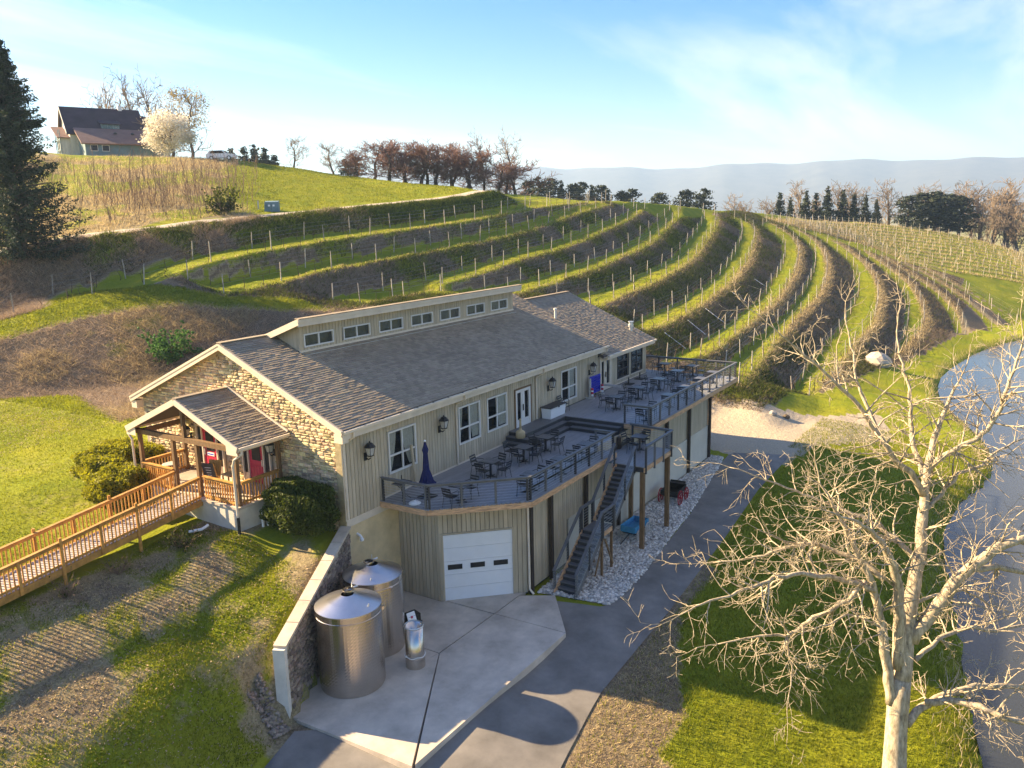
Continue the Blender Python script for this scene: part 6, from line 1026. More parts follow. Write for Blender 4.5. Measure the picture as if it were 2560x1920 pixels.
TREE_LIMBS={'trunk':([(1.71,-20.10,-6.09),(1.93,-20.01,-4.98),(2.09,-19.97,-4.20),(2.23,-19.94,-3.57),(2.38,-19.93,-2.94),(2.52,-19.95,-2.39)],[0.4,0.34,0.31,0.3,0.31,0.27]),
'left_stem':([(2.23,-19.76,-3.09),(2.25,-19.60,-2.09),(2.24,-19.45,-1.24),(2.13,-19.25,-0.20),(1.96,-19.02,0.71),(1.72,-18.70,1.53),(1.45,-18.37,2.30),(1.21,-18.13,2.91),(0.93,-17.82,3.59)],[0.17,0.15,0.14,0.125,0.11,0.09,0.07,0.05,0.03]),
'centre_stem':([(2.51,-19.96,-2.47),(2.79,-19.97,-1.37),(3.13,-19.96,-0.47),(3.56,-20.01,0.67),(3.98,-20.03,1.82),(4.30,-19.99,2.74),(4.61,-19.99,3.51),(5.13,-20.08,4.41),(5.70,-20.26,5.25),(6.19,-20.53,6.03)],[0.26,0.24,0.22,0.19,0.165,0.14,0.12,0.09,0.06,0.03]),
'inner_stem':([(2.55,-19.87,-2.07),(2.56,-19.80,-0.86),(2.56,-19.68,0.40),(2.29,-19.49,1.31),(1.91,-19.18,2.05),(1.36,-18.87,2.60),(0.89,-18.58,2.94)],[0.2,0.18,0.15,0.12,0.09,0.06,0.04]),
'right_limb':([(2.89,-20.10,-1.29),(3.20,-20.48,-0.54),(3.49,-20.95,0.40),(3.78,-21.50,1.13),(4.15,-22.05,1.70),(4.39,-22.69,1.99),(4.63,-23.31,2.32),(4.87,-24.00,2.45)],[0.2,0.19,0.175,0.16,0.14,0.11,0.08,0.04]),
'right_fork':([(3.72,-21.45,1.02),(4.44,-22.04,0.91),(5.11,-22.80,0.64),(5.76,-23.50,0.49),(6.29,-24.29,0.11)],[0.1,0.09,0.075,0.05,0.03]),
'low_right_dark':([(2.35,-20.19,-3.73),(2.89,-20.50,-3.35),(3.62,-21.00,-3.15),(4.67,-21.88,-3.16),(5.67,-22.95,-3.37),(6.58,-23.80,-3.36),(7.49,-24.69,-3.47)],[0.13,0.115,0.1,0.09,0.075,0.05,0.03]),
'low_right':([(2.90,-20.63,-3.14),(2.78,-21.26,-2.80),(2.68,-22.01,-2.70),(2.53,-22.55,-2.77),(2.54,-23.13,-2.73),(2.61,-23.82,-2.78),(2.77,-24.52,-2.96)],[0.11,0.105,0.1,0.09,0.075,0.05,0.03]),
'left_long':([(1.98,-19.12,0.51),(1.42,-18.68,0.85),(0.74,-18.06,1.19),(0.05,-17.47,1.42),(-0.66,-16.92,1.46),(-1.31,-16.51,1.39),(-1.98,-16.06,1.30),(-2.68,-15.56,1.24),(-3.22,-15.17,1.07)],[0.1,0.085,0.075,0.066,0.056,0.046,0.036,0.026,0.015]),
'left_high':([(2.29,-19.31,0.77),(2.26,-18.74,1.16),(2.13,-18.08,1.40),(1.85,-17.35,1.66),(1.59,-16.80,1.55),(1.20,-16.11,1.25),(0.78,-15.51,1.11),(0.42,-14.80,1.01)],[0.1,0.085,0.075,0.062,0.052,0.042,0.03,0.018]),
'left_low':([(1.78,-18.88,0.83),(1.41,-18.63,0.47),(1.05,-18.21,0.10),(0.77,-17.69,-0.17),(0.44,-17.32,-0.54),(0.25,-17.07,-0.68),(-0.13,-16.63,-0.58),(-0.58,-16.14,-0.63),(-1.12,-15.53,-0.71)],[0.085,0.075,0.065,0.06,0.055,0.045,0.036,0.028,0.018]),
'drop':([(0.26,-17.11,-0.72),(0.19,-17.19,-1.22),(0.18,-17.32,-1.61),(0.07,-17.33,-2.07),(-0.08,-17.28,-2.52)],[0.035,0.03,0.024,0.018,0.01]),
'up_left':([(4.32,-19.99,2.82),(4.02,-19.59,3.61),(3.60,-19.17,4.01),(3.29,-18.80,4.70),(2.96,-18.37,5.47),(2.61,-17.94,6.14),(2.16,-17.40,6.74),(1.73,-16.87,7.32),(1.32,-16.43,7.82),(0.91,-15.99,8.31)],[0.12,0.1,0.09,0.078,0.066,0.055,0.045,0.035,0.025,0.014]),
'up_mid':([(4.53,-19.99,3.19),(4.84,-19.62,3.91),(5.22,-19.38,4.65),(5.59,-19.33,5.26),(5.88,-19.13,5.97),(6.11,-18.81,6.77),(6.43,-18.64,7.51),(6.82,-18.63,8.16)],[0.1,0.085,0.072,0.06,0.048,0.036,0.025,0.014]),
'up_right':([(4.63,-20.02,3.51),(4.89,-20.42,4.01),(5.13,-21.02,4.41),(5.28,-21.47,4.85),(5.34,-21.69,5.48),(5.35,-21.84,6.15),(5.42,-22.00,6.95),(5.42,-22.10,7.67)],[0.1,0.09,0.08,0.07,0.06,0.05,0.036,0.02]),
'side_right':([(4.10,-20.04,2.30),(4.69,-20.39,2.77),(5.34,-20.80,3.34),(5.96,-21.34,3.50),(6.59,-21.78,3.92),(7.19,-22.41,4.21)],[0.075,0.065,0.055,0.045,0.035,0.02]),
'mid_left':([(3.64,-20.04,0.91),(3.77,-19.47,1.43),(3.87,-18.99,1.65),(3.80,-18.36,2.00),(3.69,-17.74,2.19),(3.49,-16.95,2.47),(3.20,-16.18,2.79),(2.85,-15.33,3.11),(2.54,-14.55,3.39)],[0.1,0.085,0.075,0.065,0.055,0.045,0.035,0.025,0.014]),
'up_left2':([(3.31,-18.88,4.54),(3.56,-18.25,5.74),(3.76,-17.95,6.34),(4.07,-17.78,7.10),(4.32,-17.54,7.72),(4.59,-17.38,8.26)],[0.06,0.05,0.042,0.034,0.024,0.014]),
'low_mid':([(2.32,-19.41,-0.85),(1.59,-19.01,-0.28),(0.93,-18.60,0.08),(0.30,-18.21,0.02),(-0.26,-17.76,-0.08)],[0.05,0.04,0.034,0.026,0.014]),
'right_mid':([(3.35,-20.05,-0.28),(4.46,-20.50,-0.39),(5.48,-21.17,-0.48),(6.30,-21.93,-1.11),(7.03,-22.69,-1.62)],[0.06,0.05,0.04,0.03,0.015]),
'right_low2':([(2.96,-20.24,-1.90),(3.99,-20.77,-1.55),(4.88,-21.36,-1.45),(5.84,-22.22,-1.76),(6.67,-22.95,-1.76),(7.45,-23.69,-2.02)],[0.085,0.07,0.06,0.05,0.035,0.02])}
# ------------------------------------------------------------------ vegetation helpers
def segmesh(S, n=3):
    """S: rows (x0,y0,z0,x1,y1,z1,r0,r1) -> open prisms"""
    S = np.asarray(S, float); a, b = S[:, :3], S[:, 3:6]; d = b-a; d /= np.linalg.norm(d, axis=1)[:, None]+1e-9
    ref = np.where(np.abs(d[:, 2:3]) < .9, np.array([[0, 0, 1.0]]), np.array([[1.0, 0, 0]])); u = np.cross(d, ref); u /= np.linalg.norm(u, axis=1)[:, None]; v = np.cross(u, d); V = []
    for e, r_ in ((a, S[:, 6:7]), (b, S[:, 7:8])):
        for k in range(n): t = 2*math.pi*k/n; V.append(e+r_*(math.cos(t)*u+math.sin(t)*v))
    V = np.stack(V, 1).reshape(-1, 3); i = np.arange(len(S))[:, None]*2*n
    F = np.concatenate([i+np.array([[k, (k+1) % n, n+(k+1) % n, n+k]]) for k in range(n)]); return V, F
def unit(v): return v/(np.linalg.norm(v)+1e-9)
def grow(S, p, d, ln, r, lev, rg, droop=.0, kids=(4, 6), wob=.25, decay=.5, upw=.15, spread=.9, minr=.004):
    """one branch as a bent chain, then its side branches"""
    nseg = 4 if lev > 0 else 3; q = p.copy(); pts_ = [q.copy()]
    for i in range(nseg):
        d = unit(d+rg.normal(0, wob, 3)+np.array([0, 0, upw-droop])); q2 = q+d*ln/nseg; ra = max(minr, r*(1-.75*i/nseg)); rb = max(minr*.6, r*(1-.75*(i+1)/nseg)); S.append((*q, *q2, ra, rb)); q = q2; pts_.append((q.copy(), d.copy(), rb))
    if lev <= 0: return
    for k in range(rg.integers(*kids)):
        pp, dd, rr = pts_[rg.integers(1, nseg+1)]; sd = unit(np.cross(dd, rg.normal(0, 1, 3))); grow(S, pp, unit(dd*(1.1-.4*spread)+sd*spread), ln*decay*rg.uniform(.65, 1.15), max(minr, rr*.75), lev-1, rg, droop, kids, wob, decay, upw, spread, minr)
def cards(C_, size, nrm=None, rg=rng, aspect=1.0, flat=.0):
    """random leaf-sized quads at points C_"""
    n = len(C_); a = rg.normal(0, 1, (n, 3)); 
    if nrm is not None: a = a*(1-flat)+np.cross(nrm, rg.normal(0, 1, (n, 3)))*flat
    a /= np.linalg.norm(a, axis=1)[:, None]+1e-9; b = np.cross(a, rg.normal(0, 1, (n, 3))); b /= np.linalg.norm(b, axis=1)[:, None]+1e-9; s = (np.broadcast_to(size, (n,))*rg.uniform(.6, 1.25, n))[:, None]
    V = np.stack([C_-a*s-b*s*.5*aspect, C_+a*s*.2-b*s*.5*aspect, C_+a*s, C_-a*s*.3+b*s*.5*aspect], 1).reshape(-1, 3); F = np.arange(4*n).reshape(-1, 4); return V, F, np.repeat(rg.random(n), 4)
# ------------------------------------------------------------------ the big bare tree by the pond
def big_tree():
    rg = np.random.default_rng(5); t = thing('bare_tree', 'large leafless tree with pale spreading limbs between driveway and pond', 'tree', (0, 0, 0))
    tr = [p for p in TREE_LIMBS['trunk'][0]]; zb = H1(tr[0][0], tr[0][1]); S = []
    base = (tr[0][0]-.05, tr[0][1], min(zb, tr[0][2])-.3); P = [base]+tr; Rr = [.52]+TREE_LIMBS['trunk'][1]
    MB().tube(P, Rr, 14).build('trunk', 'bark', t, True)
    for nm, (P, Rr) in TREE_LIMBS.items():
        if nm == 'trunk': continue
        P = np.array(P); Q = []; RR = []
        for i in range(len(P)-1):
            for k in range(3):
                f = k/3; Q.append(P[i]*(1-f)+P[i+1]*f+(rg.normal(0, .02, 3) if i+k else 0)); RR.append(Rr[i]*(1-f)+Rr[i+1]*f)
        Q.append(P[-1]); RR.append(Rr[-1]); Q = np.array(Q); MB().tube(Q, RR, 8 if RR[0] > .09 else 6).build('limb', 'bark', t, True)
        T = np.gradient(Q, axis=0); L_ = np.linalg.norm(np.diff(Q, axis=0), axis=1).sum()
        st = 4 if RR[0] > .12 else 2
        for i in range(st, len(Q)):
            for k in range(rg.choice([0, 1, 1, 2, 2])):
                d = unit(T[i]); sd = unit(np.cross(d, rg.normal(0, 1, 3))); dn = unit(d*.55+sd*.9+np.array([0, 0, .05]))
                lev = 2 if RR[i] > .03 else 1
                grow(S, Q[i], dn, rg.uniform(.7, 1.9)*(.6+RR[i]*6 if RR[i] < .1 else 1.1), min(.032, RR[i]*.55), lev, rg, droop=.10, kids=(3, 5), wob=.17, decay=.50, upw=.08, spread=.85, minr=.0065)
        grow(S, Q[-1], unit(T[-1]), 1.3, RR[-1], 2, rg, .08, (4, 6), .18, .5, .1, .85, .0065)
    V, F = segmesh(S, 4); o = bulk('twigs', V, F, 'bark', t); return len(S)
big_tree()
# ------------------------------------------------------------------ far trees: a few shared meshes, every tree its own thing
def bare_protos(kind, m, n, hgt, spread, lev, kids, up_, trunks=1):
    out = []
    for s in range(n):
        rg = np.random.default_rng(100+s+len(kind)); S = []; T = MB()
        for k in range(trunks):
            off = rg.normal(0, .03, 2)*(trunks > 1)*hgt*.4; P = [np.array([off[0], off[1], -.3])]
            for i in range(5): P.append(P[-1]+np.array([rg.normal(0, .025*hgt)+off[0]*.5, rg.normal(0, .025*hgt)+off[1]*.5, hgt*.15]))
            rad = np.linspace(.028*hgt, .010*hgt, 6); T.tube(P, rad, 6)
            for i in range(1, 6):
                for q in range(4 if i > 1 else 2):
                    a = rg.uniform(0, 6.28); d = unit(np.array([math.cos(a)*spread, math.sin(a)*spread, up_])); grow(S, P[i].copy(), d, hgt*rg.uniform(.28, .44)*(1.15-.1*i), .008*hgt, lev, rg, 0, kids, .22, .56, .12, .75, .0035*hgt)
        V, F = segmesh(S, 3); tm = T.mesh(kind+'_trunk', 'barkfar'); o = bulk(kind+'_crown', V, F, m); me = o.data; bpy.data.objects.remove(o); out.append((tm, me))
    return out
def conifer_proto(kind, n):
    out = []
    for s in range(n):
        rg = np.random.default_rng(300+s); pine = kind == 'pine'; C_ = []; hgt = 10.0
        for i in range(150 if pine else 190):
            f = rg.uniform(.16, 1) if pine else 1-.96*rg.uniform(0, 1)**.62; z = hgt*f
            R_ = (2.5*math.sqrt(max(.02, 1-((f-.55)/.46)**2))*rg.uniform(.6, 1.2) if pine else (2.6*(1-f)**1.05+.05)*rg.uniform(.6, 1.2)); a = rg.uniform(0, 6.28); K = 16
            u = rg.uniform(.15, 1, K); C_.append(np.stack([u*R_*math.cos(a)+rg.normal(0, .16, K), u*R_*math.sin(a)+rg.normal(0, .16, K), z-(.28 if not pine else -.1)*u*R_*.5+rg.normal(0, .14, K)], 1))
        C_ = np.vstack(C_); V, F, rv = cards(C_, .24, rg=rg); o = bulk(kind+'_needles', V, F, 'conifer_far', rv=rv); me = o.data; bpy.data.objects.remove(o)
        tm = MB().tube([(0, 0, -.4), (.05, 0, 5), (0, 0, 9.6)], [.22, .14, .03], 6).mesh(kind+'_trunk', 'barkfar'); out.append((tm, me))
    return out
PROT = {'plum': bare_protos('plum', 'twigpink', 3, 10, 1.3, 2, (7, 10), .6), 'tall': bare_protos('tall', 'twigbrown', 2, 10, .55, 2, (3, 5), 1.0), 'small': bare_protos('small', 'twigbrown', 2, 10, 1.0, 2, (4, 6), .6), 'wood': bare_protos('wood', 'twigbrown', 3, 10, .6, 2, (4, 6), .9), 'spruce': conifer_proto('spruce', 3), 'pine': conifer_proto('pine', 3)}
cnt = {}
def far_tree(kind, x, y, zt, label, group, sx_=1.0, name=None):
    z = H1(x, y); h = max(2.5, zt-z); k = cnt.get(kind, 0); cnt[kind] = k+1; tm, me = PROT[kind][k % len(PROT[kind])]; t = thing(name or {'plum': 'bare_tree', 'tall': 'bare_tree', 'small': 'bare_tree', 'wood': 'bare_tree', 'spruce': 'spruce_tree', 'pine': 'pine_tree'}[kind], label, 'tree', (x, y, z), rng.uniform(0, 6.28), group)
    s = h/10; w_ = s*sx_
    for nm, m in (('trunk', tm), ('crown', me)):
        o = link(bpy.data.objects.new(nm, m), t); o.scale = (w_, w_, s)
    return t
ordn = ['first', 'second', 'third', 'fourth', 'fifth', 'sixth', 'seventh', 'eighth', 'ninth', 'tenth', 'eleventh', 'twelfth', 'thirteenth', 'fourteenth', 'fifteenth', 'sixteenth', 'seventeenth', 'eighteenth', 'nineteenth', 'twentieth', 'twenty-first', 'twenty-second']
BARE = [('plum', 88.0, 76.7, 25.1), ('plum', 88.0, 72.9, 25.0), ('plum', 92.6, 73.4, 25.1), ('plum', 90.9, 68.2, 24.4), ('plum', 94.8, 67.8, 24.6), ('plum', 98.7, 67.4, 24.5), ('plum', 96.6, 62.8, 23.6), ('plum', 106.5, 58.1, 22.0), ('plum', 85.0, 77.5, 23.4), ('plum', 91.0, 71.4, 24.6), ('plum', 93.6, 69.0, 24.0), ('plum', 97.0, 66.0, 24.4), ('plum', 99.4, 63.6, 23.0), ('plum', 103.0, 59.8, 21.5)]
BARE.sort(key=lambda b: -math.atan2(b[2]-CAM[1], b[1]-CAM[0]))
for i, b in enumerate(BARE): far_tree(*b, f'purplish leafless tree behind the hill crest, {ordn[i]} from the left in its row', 'purplish bare trees on the crest', 1.8)
for i, b in enumerate([('tall', 101.2, 62.1, 25.6), ('tall', 105.8, 60.6, 25.9)]): far_tree(*b, ['tall slender bare tree at the right end of purplish row', 'tallest slender bare tree, rightmost beside the end of the road'][i], 'slender bare trees at the road end')
for i, b in enumerate([('small', 80.9, 88.2, 26.2), ('small', 86.7, 84.6, 25.5)]): far_tree(*b, ['small round bare tree on skyline, left one of two', 'small round bare tree on skyline, right one of two'][i], 'small bare trees on the skyline', 1.25)
for i, b in enumerate([('tall', 83.0, 146.4, 38.7), ('tall', 76.8, 133.3, 38.6), ('tall', 80.1, 132.7, 40.7), ('tall', 82.8, 132.2, 40.4)]): far_tree(*b, f'tall bare tree behind the hillside house, {ordn[i]} from the left', 'bare trees behind the house', .8)
WOOD = [(206.7, 30.9, 17.7), (224.0, 23.0, 18.2), (226.2, 19.5, 17.9), (236.2, 13.4, 17.8), (242.7, 6.9, 17.4), (249.9, 0.9, 16.5), (243.0, -7.1, 16.5), (248.7, -10.2, 17.1), (240.7, -13.3, 15.9), (248.6, -15.8, 16.7), (238.0, -18.8, 15.4), (228.4, -10.3, 13.2), (226.7, -15.7, 11.8), (224.8, -18.9, 10.6), (220.1, -13.4, 10.7), (217.5, 50.9, 15.0), (197.2, 44.7, 13.8), (211.4, 41.2, 14.7), (256, -24, 15), (250, -27, 14), (236, -25, 11), (228, -24, 9)]
WOOD.sort(key=lambda b: -math.atan2(b[1]-CAM[1], b[0]-CAM[0]))
for i, b in enumerate(WOOD): far_tree('wood', *b, f'brown leafless tree beyond the far vineyard, {ordn[i]} from the left in the woods', 'leafless woods on the right', 1.3)
CON = [('spruce', 116.1, 148.2, 30.0), ('spruce', 116.5, 143.9, 30.1), ('spruce', 122.2, 146.7, 31.0), ('spruce', 117.8, 137.7, 29.5), ('spruce', 121.6, 138.9, 28.2)]
for i, b in enumerate(CON): far_tree(*b, f'dark conifer behind the white car on the skyline, {ordn[i]} from the left', 'conifers behind the parked car', 1.7)
for i, b in enumerate([('pine', 104.1, 98.4, 23.8), ('pine', 107.6, 98.7, 24.3)]): far_tree(*b, ['dark rounded pine left of the purplish trees, left one', 'dark rounded pine left of the purplish trees, right one'][i], 'pines by the purplish trees', 1.6)
for i, b in enumerate([('pine', 158.6, 87.7, 20.2), ('pine', 155.7, 83.0, 20.8), ('pine', 163.7, 83.9, 20.8), ('spruce', 160.5, 79.1, 20.1), ('pine', 164.8, 77.7, 19.2), ('pine', 170.6, 78.3, 19.6), ('spruce', 166.4, 73.3, 19.1), ('pine', 170.3, 72.8, 18.7), ('pine', 173.9, 68.4, 17.2), ('pine', 179.1, 68.0, 17.6), ('pine', 176.1, 59.1, 16.4), ('pine', 182.8, 54.6, 17.0), ('pine', 182.4, 49.5, 17.1)]): far_tree(*b, f'dark evergreen beyond the vineyard crest, {ordn[i]} from the left in the middle line', 'evergreens beyond the vineyard crest', 1.25)
for i, b in enumerate([('spruce', 192.7, 33.2, 16.2), ('spruce', 191.7, 30.3, 14.7), ('spruce', 199.5, 28.4, 16.5), ('spruce', 205.1, 27.0, 16.1), ('spruce', 200.6, 23.2, 17.3), ('spruce', 206.9, 20.7, 16.6), ('spruce', 202.7, 17.2, 15.3), ('spruce', 206.5, 15.0, 15.0), ('spruce', 203.4, 11.9, 13.9)]): far_tree(*b, f'dark spruce behind the far right vineyard, {ordn[i]} from the left', 'spruces behind the far vineyard', 1.15)
for i, b in enumerate([('pine', 218.1, 6.2, 14.3), ('pine', 224.7, 3.7, 15.0), ('pine', 224.5, 0.4, 15.2), ('pine', 228.5, -2.3, 14.6), ('pine', 225.5, -5.4, 14.0)]): far_tree(*b, f'broad round-topped pine at the right edge of the spruces, {ordn[i]} from the left', 'broad pines on the right', 1.9)
# the tall evergreen at the left edge
def left_evergreen():
    rg = np.random.default_rng(77); x0, y0 = 15.9, 53.6; z0 = H1(x0, y0); t = thing('evergreen_tree', 'tall dark evergreen tree at the left edge beside the hill road', 'tree', (x0, y0, z0)); hgt = 18.6; C_ = []; S = []
    for i in range(560):
        f = rg.uniform(0.015, .99); z = hgt*f; R_ = (6.0*(1-f)**.75+.25)*rg.uniform(.6, 1.12)*(1.0 if f > .12 else .85); a = rg.uniform(0, 6.28); K = 80
        u = np.linspace(.12, 1, K); sag = (-.16*u+.28*u**2.2)*R_; x = u*R_*math.cos(a); y = u*R_*math.sin(a); zz = z+sag
        S.append((0, 0, z, x[-1]*.9, y[-1]*.9, zz[-1], .05, .012))
        sp = .14+.36*np.sin(u*3.0)*.7; C_.append(np.stack([x+rg.normal(0, 1, K)*sp*.55, y+rg.normal(0, 1, K)*sp*.55, zz-np.abs(rg.normal(0, 1, K))*sp*.75], 1))
    V, F, rv = cards(np.vstack(C_), .17, rg=rg, aspect=.7); bulk('crown', V, F, 'evergreen', t, rv); V, F = segmesh(S, 3); bulk('branches', V, F, 'barkfar', t); MB().tube([(0, 0, -.5), (0, 0, 9), (0, 0, 18)], [.42, .25, .05], 8).build('trunk', 'barkfar', t)
left_evergreen()
# clipped yews and small shrubs
def yew(loc, rad, label, m, n, size=.075, power=2.6, name='yew_bush', cat='bush'):
    rg = np.random.default_rng(int(abs(loc[0]*100))+7); t = thing(name, label, cat, loc); d = rg.normal(0, 1, (n, 3)); d /= np.linalg.norm(d, axis=1)[:, None]; d[:, 2] = np.where(d[:, 2] < -.55, -d[:, 2], d[:, 2])
    k = (np.abs(d)**power).sum(1)**(-1/power); lump = 1+.10*np.sin(d[:, 0]*7+loc[0])*np.sin(d[:, 1]*6)+.08*np.sin(d[:, 2]*9+d[:, 0]*5); P = d*(k*lump*rg.uniform(.86, 1.03, n))[:, None]*np.array(rad)
    V, F, rv = cards(P, size, rg=rg, aspect=.8); bulk('foliage', V, F, m, t, rv)
    c = MB(); K, J = 16, 8; Vv = []
    for j in range(J+1):
        for i in range(K):
            e = np.array([math.cos(2*math.pi*i/K)*math.sin(math.pi*j/J), math.sin(2*math.pi*i/K)*math.sin(math.pi*j/J), math.cos(math.pi*j/J)]); kk = (np.abs(e)**power).sum()**(-1/power); Vv.append(e*kk*.86*np.array(rad))
    c.add(Vv, [(j*K+i, j*K+(i+1) % K, (j+1)*K+(i+1) % K, (j+1)*K+i) for j in range(J) for i in range(K)]).build('inner_branches', 'yew', t, True)
yew((-1.12, 1.42, .28), (1.05, 1.55, 1.12), 'large dark clipped yew against stone gable beside the porch', 'yew', 15000, .07)
yew((-1.6, 12.7, .55), (1.7, 1.7, .95), 'clipped yew coloured as if sunlit beyond the porch, the farther of two', 'yew_sunlit', 11000, .085, 3.2); yew((-3.15, 10.15, .35), (1.15, 1.25, .85), 'clipped yew coloured as if sunlit beside the ramp end, the nearer of two', 'yew_sunlit', 9000, .08, 3.2)
def twiggy(loc, r, label, m, leaf, nleaf, name='shrub', stems=26, tall=.7):
    rg = np.random.default_rng(int(abs(loc[0]*37+loc[1]*11))+1); t = thing(name, label, 'shrub', loc); S = []
    for i in range(stems):
        a = rg.uniform(0, 6.28); d = unit(np.array([math.cos(a)*.7, math.sin(a)*.7, tall])); grow(S, np.array([rg.normal(0, .05), rg.normal(0, .05), -.05]), d, r*rg.uniform(.8, 1.2), .012, 1, rg, 0, (3, 5), .22, .5, .12, .8, .006)
    V, F = segmesh(S, 3); bulk('stems', V, F, m, t)
    if nleaf:
        E = np.array(S)[:, 3:6]; P = E[rg.integers(0, len(E), nleaf)]+rg.normal(0, .03, (nleaf, 3)); V, F, rv = cards(P, .05 if r < 1.5 else .13, rg=rg); bulk('leaves', V, F, leaf, t, rv)
twiggy((-4.4, 4.35, H1(-4.4, 4.35)), .75, 'small budding shrub nearest the porch foundation', 'sumac', 'weed', 420); twiggy((-6.75, 4.75, H1(-6.75, 4.75)), .62, 'small leafless shrub at the middle of the ramp', 'sumac', 'weed', 30); twiggy((-8.7, 4.8, H1(-8.7, 4.8)), .62, 'small leafless shrub at the left below the ramp', 'sumac', 'weed', 60)
twiggy((13.4, 29.8, H1(13.4, 29.8)), 1.9, 'loose green juniper on the brown bank behind the building', 'sumac', 'juniper', 3400, 'juniper_bush', 30, .5)
twiggy((37.6, 53.2, H1(37.6, 53.2)-.1), 2.1, 'rounded light-green shrub above the hill road', 'sumac', 'weed', 3600, 'green_shrub', 34, .7)
# flowering tree and budding tree beside the hill house
def crown_tree(loc, hgt, rx, rz, cz, m, n, size, label, name, kind):
    rg = np.random.default_rng(int(loc[0]*10)); t = thing(name, label, 'tree', loc); tm, me = PROT[kind][0]
    for nm, q in (('trunk', tm), ('branches', me)):
        o = link(bpy.data.objects.new(nm, q), t); o.scale = (rx/4.2, rx/4.2, hgt/10)
    K = 70; cc = rg.normal(0, 1, (K, 3)); cc /= np.linalg.norm(cc, axis=1)[:, None]; cc *= rg.uniform(.35, 1, (K, 1))**.6; cc = cc*np.array([rx, rx, rz])*.86+np.array([0, 0, cz])
    P = (cc[rg.integers(0, K, n)]+rg.normal(0, .42, (n, 3))*rx/3.6); V, F, rv = cards(P, size, rg=rg); bulk('crown', V, F, m, t, rv)
crown_tree((64.0, 98.8, H1(64.0, 98.8)), 8.0, 4.6, 3.7, 4.4, 'blossom', 10000, .17, 'white flowering pear tree at the corner of hillside house', 'flowering_tree', 'small')
crown_tree((70.5, 102.5, H1(70.5, 102.5)), 13.5, 4.6, 4.5, 8.8, 'budleaf', 2600, .15, 'tall tree with bronze spring buds behind the white blossom', 'budding_tree', 'small')
# sumac thicket on the slope, dry grass, litter, grass: stuff
def thicket():
    rg = np.random.default_rng(9); S = []; n = 0
    while n < 430:
        x, y = rg.uniform(20, 68), rg.uniform(52, 96); a = math.degrees(math.atan2(y-CAM[1], x-CAM[0])); f = math.hypot(x-CAM[0], y-CAM[1])
        dens = np.clip((a-48.6)/2, 0, 1)*np.clip((62-a)/4.5, 0, 1)*np.clip((f-88)/10, 0, 1)*np.clip((132-f)/10, 0, 1)*np.clip((fbm(np.array([x]), np.array([y]), 9, 55)[0]-.3)*4, 0, 1)
        if rg.random() > dens: continue
        n += 1; d = unit(np.array([rg.normal(0, .18), rg.normal(0, .18), 1])); grow(S, np.array([x, y, H1(x, y)-.1]), d, rg.uniform(1.6, 3.9), .04, 1, rg, 0, (2, 5), .12, .42, .22, .6, .013)
    V, F = segmesh(S, 3); tag(bulk('sumac_thicket', V, F, 'sumac'), 'dense thicket of bare upright sumac stems on the hillside below house', 'thicket', kind='stuff')
thicket()
def blades(name, x, y, h, wdt, lean, m, label, cat, rg, per=1, spread=.0, lift=0.0):
    x = np.repeat(x, per); y = np.repeat(y, per); n = len(x)
    if spread: x = x+rg.normal(0, spread, n); y = y+rg.normal(0, spread, n)
    z = H(x, y)-.02+lift; a = rg.uniform(0, 6.28, n); h = h*rg.uniform(.5, 1.3, n); wv = np.stack([np.cos(a), np.sin(a), np.zeros(n)], 1)*(wdt/2); ld = rg.normal(0, lean, (n, 2)); b = np.stack([x, y, z], 1); top = b+np.stack([ld[:, 0]*h, ld[:, 1]*h, h], 1)
    V = np.stack([b-wv, b+wv, top], 1).reshape(-1, 3); F = np.arange(3*n).reshape(-1, 3); return tag(bulk(name, V, F, m, None, np.repeat(rg.random(n), 3)), label, cat, kind='stuff')
def sample(n, x0, x1, y0, y1, fn, rg):
    X = np.empty(0); Y = np.empty(0)
    for _ in range(12):
        x = rg.uniform(x0, x1, n*2); y = rg.uniform(y0, y1, n*2); i = np.clip(np.searchsorted(xs, x)-1, 0, nx-1); j = np.clip(np.searchsorted(ys, y)-1, 0, ny-1); k = rg.random(len(x)) < fn(x, y, i, j); X = np.r_[X, x[k]]; Y = np.r_[Y, y[k]]
        if len(X) >= n: break
    return X[:n], Y[:n]
yard_poly = [(-14.5, -5.2), (-9.6, -4.2), (-6.2, -3.1), (0, .3), (31, .3), (34, -9.8), (24.6, -9.7), (16, -10.3), (7.4, -10.7), (.9, -10.8), (-4.4, -11.8), (-8, -13.2), (-14.5, -13.2)]
def free(x, y): return ~inpoly(x, y, yard_poly) & ~((x > -2.6) & (x < 31) & (y > -.2) & (y < 13.2)) & ~inpoly(x, y, pond_poly)
rg = np.random.default_rng(3)
x, y = sample(52000, -19, 0, -9, 5.6, lambda x, y, i, j: free(x, y)*np.clip(cg[i, j]*1.3-.2, .03, 1), rg); blades('lawn_grass', x, y, .10, .035, .5, 'grass', 'patchy green grass on the lawn in front of the ramp', 'grass', rg)
x, y = sample(26000, -19, 0, -9, 5.6, lambda x, y, i, j: free(x, y)*np.clip(1-cg[i, j], .05, 1), rg); blades('dry_grass', x, y, .08, .03, .9, 'straw', 'dry winter grass on the lawn in front of the ramp', 'grass', rg)
x, y = sample(110000, -8, 45, -24, -9, lambda x, y, i, j: free(x, y)*np.clip(cg[i, j], .05, 1)*np.clip(30/(np.hypot(x+22, y+22)), .2, 1), rg); blades('pondside_grass', x, y, .16, .035, .5, 'grass', 'green lawn grass between the driveway and pond', 'grass', rg)
x, y = sample(9000, -7, 8, -16, -10.6, lambda x, y, i, j: free(x, y)*(cg[i, j] < .5), rg); blades('edge_litter', x, y, .10, .03, 1.2, 'straw', 'dry brown litter along the driveway edge', 'litter', rg)
